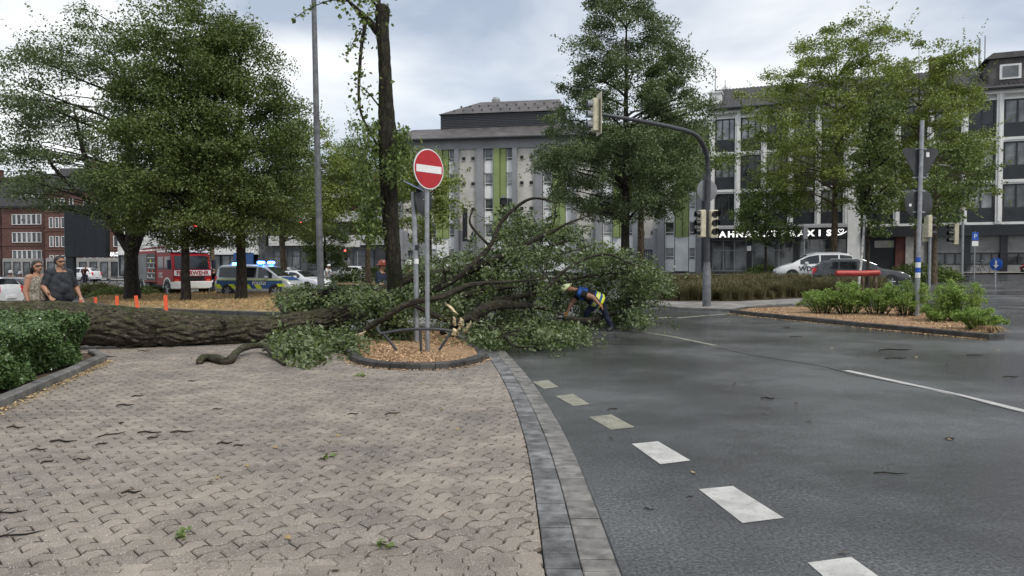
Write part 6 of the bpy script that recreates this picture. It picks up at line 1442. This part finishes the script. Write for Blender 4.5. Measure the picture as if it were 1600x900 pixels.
# ================================================================== PEOPLE   (local: faces -y, x to its left)
def capsule(mb, a, b, ra, rb, seg=14, sx=1.0):
    a, b = Vector(a), Vector(b); d = b - a; L = max(d.length, 1e-4); t = d / L; pts, rad = [], []
    for k in range(5): th = math.pi / 2 * k / 4; pts.append(a - t * ra * math.cos(th)); rad.append(max(ra * math.sin(th), .001))
    for k in range(1, 5): f = k / 5; pts.append(a.lerp(b, f)); rad.append(ra + (rb - ra) * f)
    for k in range(5): th = math.pi / 2 * (1 - k / 4); pts.append(b + t * rb * math.cos(th)); rad.append(max(rb * math.sin(th), .001))
    mb.tube(pts, rad, seg)
def person(label, loc, rz, J, skin='skin', top='shirt_ch', legs='jeans', shoe='black', sleeve=.95, hair='hair_d', fat=1.0, vox=.016, longsleeve=False, glove=None, hairlen=0, helmet=None, glasses=False, sh=1.0, group=None, vest=None):
    o = thing('person', label, 'person', loc, rz, group); mb = MB(); bones = []
    def bone(nm, a, b, ra, rb): capsule(mb, a, b, ra, rb); bones.append((nm, Vector(a), Vector(b), (ra + rb) / 2))
    V_ = {k: Vector(v) for k, v in J.items()}
    up = (V_['neck'] - V_['pelvis']).normalized(); lat = (V_['shL'] - V_['shR']).normalized(); fw = lat.cross(up).normalized()      # fw points out of the chest
    ch, wa, pe = V_['chest'], V_['waist'], V_['pelvis']
    for s in (-1, 1):
        bone('torso', pe + lat * s * .075 * fat, wa + lat * s * .065 * fat, .118 * fat, .112 * fat); bone('torso', wa + lat * s * .065 * fat, ch + lat * s * .085, .112 * fat, .118 * (fat * .5 + .5)); bone('torso', ch + lat * s * .06, ch + up * .1 + lat * s * .1, .115, .085)
    if fat > 1.1: bone('torso', wa + fw * .07, pe + fw * .05 + up * .1, .14, .13)
    bone('torso', ch + up * .06, V_['neck'], .1, .062); hd = V_['head']; hdir = V_['look'].normalized(); hup = (hd - V_['neck']).normalized()
    bone('neck', V_['neck'] - up * .03, hd - hup * .06, .058, .055)
    bone('head', hd + hup * .035 - hdir * .015, hd - hup * .03 + hdir * .012, .095, .083); bone('head', hd - hup * .07 + hdir * .035, hd - hup * .08 + hdir * .05, .05, .042)
    bone('head', hd - hup * .005 + hdir * .085, hd - hup * .03 + hdir * .105, .012, .017); hl = hup.cross(hdir)
    for s in (-1, 1): bone('head', hd + hl * s * .083 - hup * .015, hd + hl * s * .088 + hup * .025, .016, .02)
    bone('head', hd - hup * .062 + hdir * .088, hd - hup * .062 + hdir * .09, .014, .014)
    for S in 'LR':
        s, e, w = V_['sh' + S], V_['el' + S], V_['wr' + S]; bone('shoulder', s - lat * (.05 if S == 'L' else -.05), s, .075 * sh, .066 * sh); bone('uparm', s, e, .062 * sh, .047 * sh); bone('forearm', e, w, .046 * sh, .031)
        d = (w - e).normalized(); h0 = w + d * .04; sd = d.cross(fw); sd = sd.normalized() if sd.length > .1 else lat.copy(); nn = sd.cross(d)
        bone('hand', w, w + d * .08, .03, .036); bone('hand', w + d * .03 + sd * .02, w + d * .085 + sd * .022, .022, .022); bone('hand', w + d * .03 - sd * .02, w + d * .085 - sd * .02, .022, .022)
        for q, (k, ln) in enumerate(((-1.5, .065), (-.5, .08), (.5, .085), (1.5, .075))):
            f0 = w + d * .095 + sd * k * .0175; f1 = f0 + d * ln * .55 + nn * .008; f2 = f1 + d * ln * .4 + nn * .028; bone('hand', f0, f1, .0105, .0098); bone('hand', f1, f2, .0098, .008)
        th = sd * (1 if S == 'L' else -1); bone('hand', w + d * .03 + th * .03, w + d * .075 + th * .058 + nn * .01, .015, .0125); bone('hand', w + d * .075 + th * .058 + nn * .01, w + d * .105 + th * .056 + nn * .025, .0125, .01)
        h, k, a, t = V_['hip' + S], V_['kn' + S], V_['an' + S], V_['to' + S]; bone('leg', h, k, .092 * (fat * .5 + .5), .06); bone('leg', k, k.lerp(a, .35), .06, .06); bone('leg', k.lerp(a, .35), a, .06, .046); bone('shoe', a - Vector((0, 0, .02)), a.lerp(t, .5) - Vector((0, 0, .01)), .05, .048); bone('shoe', a.lerp(t, .5) - Vector((0, 0, .01)), t, .047, .038)
        bone('torso', pe + lat * (.07 if S == 'L' else -.07), h, .11 * fat, .1)
    me = bpy.data.meshes.new('tmp'); me.from_pydata(mb.v, [], mb.f); tmp = link('tmp', me)
    md = tmp.modifiers.new('r', 'REMESH'); md.mode = 'VOXEL'; md.voxel_size = vox; sm_ = tmp.modifiers.new('s', 'SMOOTH'); sm_.factor = .5; sm_.iterations = 4
    bme = bpy.data.meshes.new_from_object(tmp.evaluated_get(bpy.context.evaluated_depsgraph_get())); bpy.data.objects.remove(tmp)
    bme.name = 'body'; n = len(bme.vertices); co = np.empty(n * 3, np.float32); bme.vertices.foreach_get('co', co); co = co.reshape(-1, 3)
    best = np.full(n, 1e9); bi = np.zeros(n, int); tt = np.zeros(n)
    for i, (nm, a, b, r) in enumerate(bones):
        a_, d_ = np.array(a), np.array(b - a); L2 = max(float(d_ @ d_), 1e-9); t = np.clip((co - a_) @ d_ / L2, 0, 1); dist = np.linalg.norm(co - a_ - t[:, None] * d_, axis=1) - r
        m_ = dist < best; best[m_] = dist[m_]; bi[m_] = i; tt[m_] = t[m_]
    names = [b[0] for b in bones]
    slot = np.zeros(n, int); sets = {'torso': 1, 'shoulder': 1, 'leg': 2, 'shoe': 3, 'hand': 4 if glove else 0}
    for i in range(n):
        nm = names[bi[i]]; v = sets.get(nm, 0)
        if nm == 'uparm' and (longsleeve or tt[i] < sleeve) and sleeve > 0: v = 1
        if nm == 'forearm' and longsleeve: v = 1
        if nm == 'shoulder' and sleeve < 0: v = 0
        if nm == 'torso' and (Vector(co[i].tolist()) - V_['neck']).dot(up) > -.045: v = 0
        elif nm == 'torso':
            if (Vector(co[i].tolist()) - pe).dot(up) < -.02: v = 2
        slot[i] = v
    for q in (skin, top, legs, shoe, glove or skin): bme.materials.clear() if False else bme.materials.append(M[q])
    lv = np.empty(len(bme.loops), np.int32); bme.loops.foreach_get('vertex_index', lv); F4 = [list(p.vertices) for p in bme.polygons]
    fs = np.array([int(np.bincount(slot[p]).argmax()) for p in F4]); 
    bme.polygons.foreach_set('material_index', np.where(fs == 4, 4, np.where(fs == 3, 3, 0)).astype(np.int32)); bme.polygons.foreach_set('use_smooth', np.ones(len(F4), bool)); bme.update()
    link('body', bme, o)
    nr = np.empty(n * 3, np.float32); bme.vertex_normals.foreach_get('vector', nr); nr = nr.reshape(-1, 3)
    def cloth(nm, sel, off, m_, wr=.006):
        fi = [F4[k] for k in np.nonzero(sel)[0]]
        if not fi: return None
        ids = sorted({v for f in fi for v in f}); mp_ = {v: k for k, v in enumerate(ids)}; c_ = co[ids] + nr[ids] * (off + wr * np.sin(co[ids][:, 2:3] * 38 + co[ids][:, :1] * 25) + .5 * wr * np.sin(co[ids][:, :1] * 60 + co[ids][:, 1:2] * 50))
        q = MB(); q.v = [tuple(v) for v in c_]; q.f = [tuple(mp_[v] for v in f) for f in fi]; q.m = [0] * len(q.f); ob = q.build(nm, m_, o, smooth='full', fix=False); sd_ = ob.modifiers.new('t', 'SOLIDIFY'); sd_.thickness = .004; sd_.offset = -1; return ob
    cloth('shirt', fs == 1, .013, top, .004); cloth('trousers', fs == 2, .012, legs)
    if vest:
        fc = np.array([co[p].mean(0) for p in F4]); rel = fc - np.array(pe); al = rel @ np.array(up); isT = np.array([np.mean([names[bi[v]] in ('torso', 'shoulder') for v in p]) > .5 for p in F4])
        for nm, lo_, hi_, off, m_ in vest: cloth(nm, isT & (al > lo_) & (al < hi_), off, m_, .003)
    # head: hair or helmet, eyes, mouth
    fc = np.array([co[p].mean(0) for p in F4]); rel = fc - np.array(hd); hu, hf = rel @ np.array(hup), rel @ np.array(hdir); isH = np.array([names[bi[p[0]]] in ('head', 'neck') for p in F4])
    if hair: cloth('hair', isH & (hu > -.05 - hairlen) & ((hf < .0 + .9 * np.clip(hu - .02, 0, .08)) | (hu > .105)), .012, hair, .003)
    if hairlen: q = MB(); q.tube([hd - hdir * .09 + hup * .01, hd - hdir * .13 - hup * .03, hd - hdir * .12 - hup * .12, hd - hdir * .1 - hup * .2], [.03, .045, .035, .01], 8); q.build('ponytail', hair, o, smooth=True)
    for s in (-1, 1):
        e = hd + hup * .012 + hdir * .076 + hl * s * .034; q = MB(); q.lathe([(.001, -.011), (.009, -.006), (.011, 0), (.009, .006), (.001, .011)], 8, c=tuple(e)); q.build('eye', 'black' if not glasses else 'black', o)
    q = MB(); q.tube([hd - hup * .06 + hdir * .098 - hl * .024, hd - hup * .062 + hdir * .105, hd - hup * .06 + hdir * .098 + hl * .024], .005, 5); q.build('mouth', 'maroon', o)
    if glasses:
        q = MB(); 
        q.tube([hd + hup * .02 - hl * .088 - hdir * .0, hd + hup * .018 - hl * .07 + hdir * .08, hd + hup * .016 + hdir * .104, hd + hup * .018 + hl * .07 + hdir * .08, hd + hup * .02 + hl * .088], [.003, .013, .008, .013, .003], 6); q.build('sunglasses', 'black', o)
    if helmet:
        q = MB(); R_ = Matrix((hl, hdir, hup)).transposed(); prof = [(.155, -.012), (.158, .0), (.128, .012), (.125, .05), (.108, .1), (.07, .135), (.03, .148), (.002, .15)]
        q.lathe(prof, 22); q.v = [tuple(hd + hup * .035 + R_ @ Vector((v[0], v[1] * (1.12 if v[1] > 0 else 1.1), v[2]))) for v in q.v]; q.build('helmet', helmet, o, smooth=True)
    return o
def stand(h=1.75, armL=None, armR=None, look=(0, -1, 0), knee=0, step=0.0, lean=0.0):
    s = h / 1.75; J = dict(head=(0, -.02 - lean * 1.2, 1.635), neck=(0, .0 - lean, 1.475), chest=(0, .01 - lean * .7, 1.29), waist=(0, 0 - lean * .3, 1.09), pelvis=(0, 0, .95), shL=(.185, .01 - lean, 1.41), shR=(-.185, .01 - lean, 1.41), elL=(.25, .04 - lean * .5, 1.13), elR=(-.25, .04 - lean * .5, 1.13), wrL=(.26, -.07, .9), wrR=(-.26, -.07, .9),
                           hipL=(.09, 0, .92), hipR=(-.09, 0, .92), knL=(.1, -.03 - step * .5, .5), knR=(-.1, -.03 + step * .5, .5), anL=(.11, .02 - step, .09), anR=(-.11, .02 + step, .09), toL=(.13, -.15 - step, .045), toR=(-.13, -.15 + step, .045), look=look)
    if armL: J['elL'], J['wrL'] = armL
    if armR: J['elR'], J['wrR'] = armR
    return {k: (v if k == 'look' else tuple(c * s for c in v)) for k, v in J.items()}
# the couple behind the trunk: both face to the right of the picture
person('woman with dark tied hair and sunglasses in patterned sleeveless top', gpY(57, 15.5, .03), R(76), stand(1.72, armL=((.27, -.05, 1.14), (.1, -.2, 1.1)), armR=((-.25, .03, 1.12), (-.25, -.04, .88)), look=(0, -1, .08)), top='print', sleeve=-1, hair='hair_d', hairlen=.1, vox=.012, glasses=True, sh=1.05, fat=1.05, group='the couple looking on')
person('heavy man in charcoal t-shirt and sunglasses beside the woman', gpY(93, 15.8, .03), R(60), stand(1.83, armL=((.34, .02, 1.12), (.36, -.1, .92)), armR=((-.32, .0, 1.14), (-.28, -.16, .94)), look=(.35, -1, .06)), fat=1.42, sh=1.3, vox=.012, glasses=True, sleeve=.9, group='the couple looking on')
# worker bending over the branches (local x right in the picture, faces left)
wk = gp(957, 517); W0 = Vector(wk)
def wj(px, py, dy=0.0): p = at(px, py, wk.y + dy); return tuple(p - W0)
J = dict(head=wj(888, 450, -.02), neck=wj(900, 453, 0), chest=wj(912, 459, 0), waist=wj(926, 464, 0), pelvis=wj(937, 470, 0), shL=wj(905, 458, -.19), shR=wj(908, 455, .19), elL=wj(926, 464, -.26), wrL=wj(936, 475, -.28), elR=wj(893, 474, .2), wrR=wj(887, 487, .1),
         hipL=wj(938, 472, -.09), hipR=wj(935, 472, .1), knL=wj(947, 493, -.1), anL=wj(956, 511, -.1), toL=wj(951, 516, -.2), knR=wj(916, 489, .12), anR=wj(918, 508, .2), toR=wj(908, 511.5, .12), look=(-.75, -.2, -.75))
J['shR'], J['shL'] = J['shR'], J['shL']
person('bending worker in blue hi-vis vest and pale helmet clearing branches', wk, 0, J, top='blackcloth', legs='navy', fat=1.32, sh=1.3, shoe='steel_d', sleeve=.6, glove='glove', helmet='helmet', hair=None, vox=.012,
       vest=[('vest', .40, .62, .022, 'vestblue'), ('vest_lower', .0, .2, .022, 'vestblue'), ('hi_vis_band', -.06, .0, .026, 'hivis'), ('hi_vis_band', .06, .1, .026, 'hivis'), ('reflective_tape', .1, .12, .028, 'reflect'), ('hi_vis_band', .12, .16, .026, 'hivis')])
person('man in navy t-shirt and red helmet standing behind the broken trunk', gpY(596, 21.5), R(75), stand(1.78, armL=((.26, -.1, 1.14), (.12, -.32, 1.05)), armR=((-.26, -.08, 1.14), (-.14, -.3, 1.06))), top='navy', helmet='helmet_r', vox=.014, fat=1.12, glove='whitecloth', glasses=True)
person('firefighter in dark clothes with white helmet behind the fallen branches', gpY(640, 23.5), R(-30), stand(1.8), top='blackcloth', legs='blackcloth', helmet='helmet_w', longsleeve=True, vox=.016)
# cyclist
def rider(): 
    J = stand(1.7, lean=.22); J.update(pelvis=(0, 0, 1.02), waist=(0, -.06, 1.16), chest=(0, -.2, 1.34), neck=(0, -.28, 1.5), head=(0, -.32, 1.65), shL=(.18, -.26, 1.43), shR=(-.18, -.26, 1.43), elL=(.24, -.38, 1.2), elR=(-.24, -.38, 1.2), wrL=(.28, -.46, 1.08), wrR=(-.28, -.46, 1.08), hipL=(.09, 0, .98), hipR=(-.09, 0, .98), knL=(.11, -.32, .72), knR=(-.11, -.24, .6), anL=(.11, -.16, .42), anR=(-.11, -.16, .22), toL=(.12, -.3, .4), toR=(-.12, -.3, .18)); return J
cp = gpY(512, 57); bicycle('bicycle', 'bicycle ridden by the cyclist in white', cp, R(-25)); person('cyclist in white shirt and helmet riding past the white hatchback', cp + Vector((-.2, .08, 0)), R(65), rider(), top='whitecloth', legs='stone', helmet='helmet_w', hair=None, vox=.024)
# dark motorcyclist by the fire engine
mp_ = gpY(332, 49); mo = thing('motorcycle', 'black motorcycle standing between fire engine and police van', 'motorcycle', mp_, R(-75))
for x in (-.68, .68): q = MB(); q.lathe([(.18, -.07), (.29, -.07), (.32, 0), (.29, .07), (.18, .07)], 18, 0, 'y', (x, 0, .32)); q.build('wheel', 'rubber', mo, smooth=True)
MB().tube([(-.75, 0, .75), (-.3, 0, .8), (.05, 0, .92), (.35, 0, .85)], [.1, .15, .18, .1], 8).build('tank_and_seat', 'blk', mo, smooth=True); MB().tube([(-.3, 0, .45), (.3, 0, .5)], [.2, .18], 8).build('engine', 'steel_d', mo); MB().tube([(.68, 0, .32), (.45, 0, .95), (.4, .32, 1.05)], .03, 6).build('fork', 'steel_d', mo); MB().tube([(.45, 0, .95), (.4, -.32, 1.05)], .02, 6).build('handlebar', 'steel_d', mo); MB().box(.5, .62, -.1, .1, .8, .98, bev=.03).build('headlight', 'headlamp', mo)
person('motorcyclist dressed in black with grey helmet', mp_ + Vector((-.1, .35, 0)), R(15), rider(), top='blackcloth', legs='blackcloth', helmet='helmet_w', hair=None, longsleeve=True, vox=.026)
person('passer-by with white cap beside the black saloon', gpY(32, 44), R(40), stand(1.7), top='maroon', helmet='helmet_w', hair=None, vox=.026); person('passer-by with pale cap at the white house front', gpY(17, 46), R(20), stand(1.72), top='stone', helmet='helmet_w', hair=None, vox=.026)
bp_ = gpY(131, 70); person('far cyclist in dark red bending over handlebars', bp_, R(60), rider(), top='maroon', legs='navy', vox=.028); bicycle('bicycle', 'far bicycle ridden beyond the billboard', bp_ + Vector((.2, -.08, 0)), R(-30))

# ================================================================== LITTER
rng = np.random.default_rng(91); random.seed(91)
for k in range(5):
    mb = MB(); L = [.16, .28, .2, .35, .12][k]; pts = [Vector((-L / 2, 0, .008)), Vector((-L / 5, .02, .014)), Vector((L / 6, -.015, .01)), Vector((L / 2, .02, .009))]; mb.tube(pts, [.006, .008, .007, .003], 5)
    if k in (1, 3): mb.tube([pts[1], pts[1] + Vector((.06, .07, .004))], [.004, .002], 4)
    o = mb.build('twig', 'bark')
    if k == 0: TW = []
    TW.append(o.data); bpy.data.objects.remove(o)
def twig(px, py, k, a, z, label, group, s=1.0):
    o = link('twig', TW[k]); o.location = onz(px, py, z) if z else gp(px, py, .002); o.rotation_euler = (0, 0, a); o.scale = (s, s, s); tag(o, label, 'twig', group)
twp = [(25, 838, 3, .5), (8, 803, 1, .3), (24, 669, 0, 0), (127, 719, 0, .1), (195, 634, 0, .1), (233, 677, 2, 0), (285, 676, 2, .2), (240, 685, 4, 1), (351, 694, 4, .2), (374, 697, 4, .7), (60, 704, 4, .2), (175, 680, 1, .9), (75, 723, 4, 1.1), (98, 691, 2, 0), (340, 640, 4, .2), (200, 545, 3, .1), (225, 549, 2, 0), (265, 543, 2, .2), (167, 558, 1, .1), (614, 647, 2, .6), (552, 648, 4, .4), (190, 662, 4, 2), (160, 695, 4, 1), (215, 620, 4, .6), (300, 596, 4, .2), (205, 771, 4, .3)]
for px, py, k, a in twp: twig(px, py, k, a, .031, 'dark broken twig lying on the block paving', 'twigs on the paving', random.uniform(.8, 1.2))
for px, py, k, a, s in ((1400, 548, 3, .1, 2.0), (1400, 561, 1, .2, 1.6), (1392, 741, 3, -.1, .75), (1244, 527, 2, 0, 1.5), (1485, 687, 4, .2, 1), (958, 640, 2, .5, .8), (1200, 624, 4, -.3, 1.4), (1078, 777, 4, .5, .5), (1014, 797, 4, -.4, .6), (1525, 556, 1, .1, 1.3), (1580, 590, 2, 0, 1.2), (1230, 513, 2, .3, 1.4)): twig(px, py, k, a, 0, 'dark twig lying on the wet asphalt', 'twigs on the road', s)
LF = []
for k in range(3):
    n = [1, 8, 16][k]; C = rng.normal(0, .05 * (n > 1), (n, 3)); C[:, 2] = np.abs(C[:, 2]) * .4 + .01; o = leaves('leaf', C, .06, ['straw', 'lf_mid', 'lf_mid'][k], None, up=1.5, aspect=.7); LF.append(o.data); bpy.data.objects.remove(o)
o = MB().tube([(-.07, 0, .006), (0, .01, .012), (.08, -.01, .008)], [.004, .004, .002], 4).build('leaf_stem', 'bark'); STEM = o.data; bpy.data.objects.remove(o)
def litter(px, py, k, z, label, group, nm='fallen_leaf'):
    o = link(nm, LF[0] if k == 0 else STEM)
    if k: link('leaves', LF[k], o)['kind'] = 'stuff'
    o.location = onz(px, py, z) if z else gp(px, py, .002); o.rotation_euler = (0, 0, random.uniform(0, 6.28)); tag(o, label, 'leaf' if nm == 'fallen_leaf' else 'leaf cluster', group)
for px, py in ((511, 716), (577, 748), (618, 649), (528, 682), (386, 729), (450, 842), (715, 672), (751, 632), (502, 744), (660, 600), (340, 748), (330, 752), (524, 893), (505, 706), (430, 700), (690, 640), (240, 640), (300, 560)): litter(px, py, 0, .031, 'single pale leaf lying on the block paving', 'single leaves on the paving')
for px, py in ((606, 854), (511, 716), (278, 838)): litter(px, py, 1, .031, 'small torn green leaf cluster on the block paving', 'leaf clusters on the paving', 'leaf_cluster')
litter(563, 588, 2, .031, 'larger torn leafy sprig lying in front of the tree island kerb', None, 'leaf_cluster')
for px, py in ((1244, 631), (954, 684), (1083, 740), (1484, 688), (1316, 866), (1340, 556), (1432, 559), (1148, 600), (1264, 660), (1020, 560), (1480, 570), (1560, 548), (1300, 545)): litter(px, py, 0, 0, 'small leaf scrap lying on the wet asphalt', 'leaf scraps on the road')
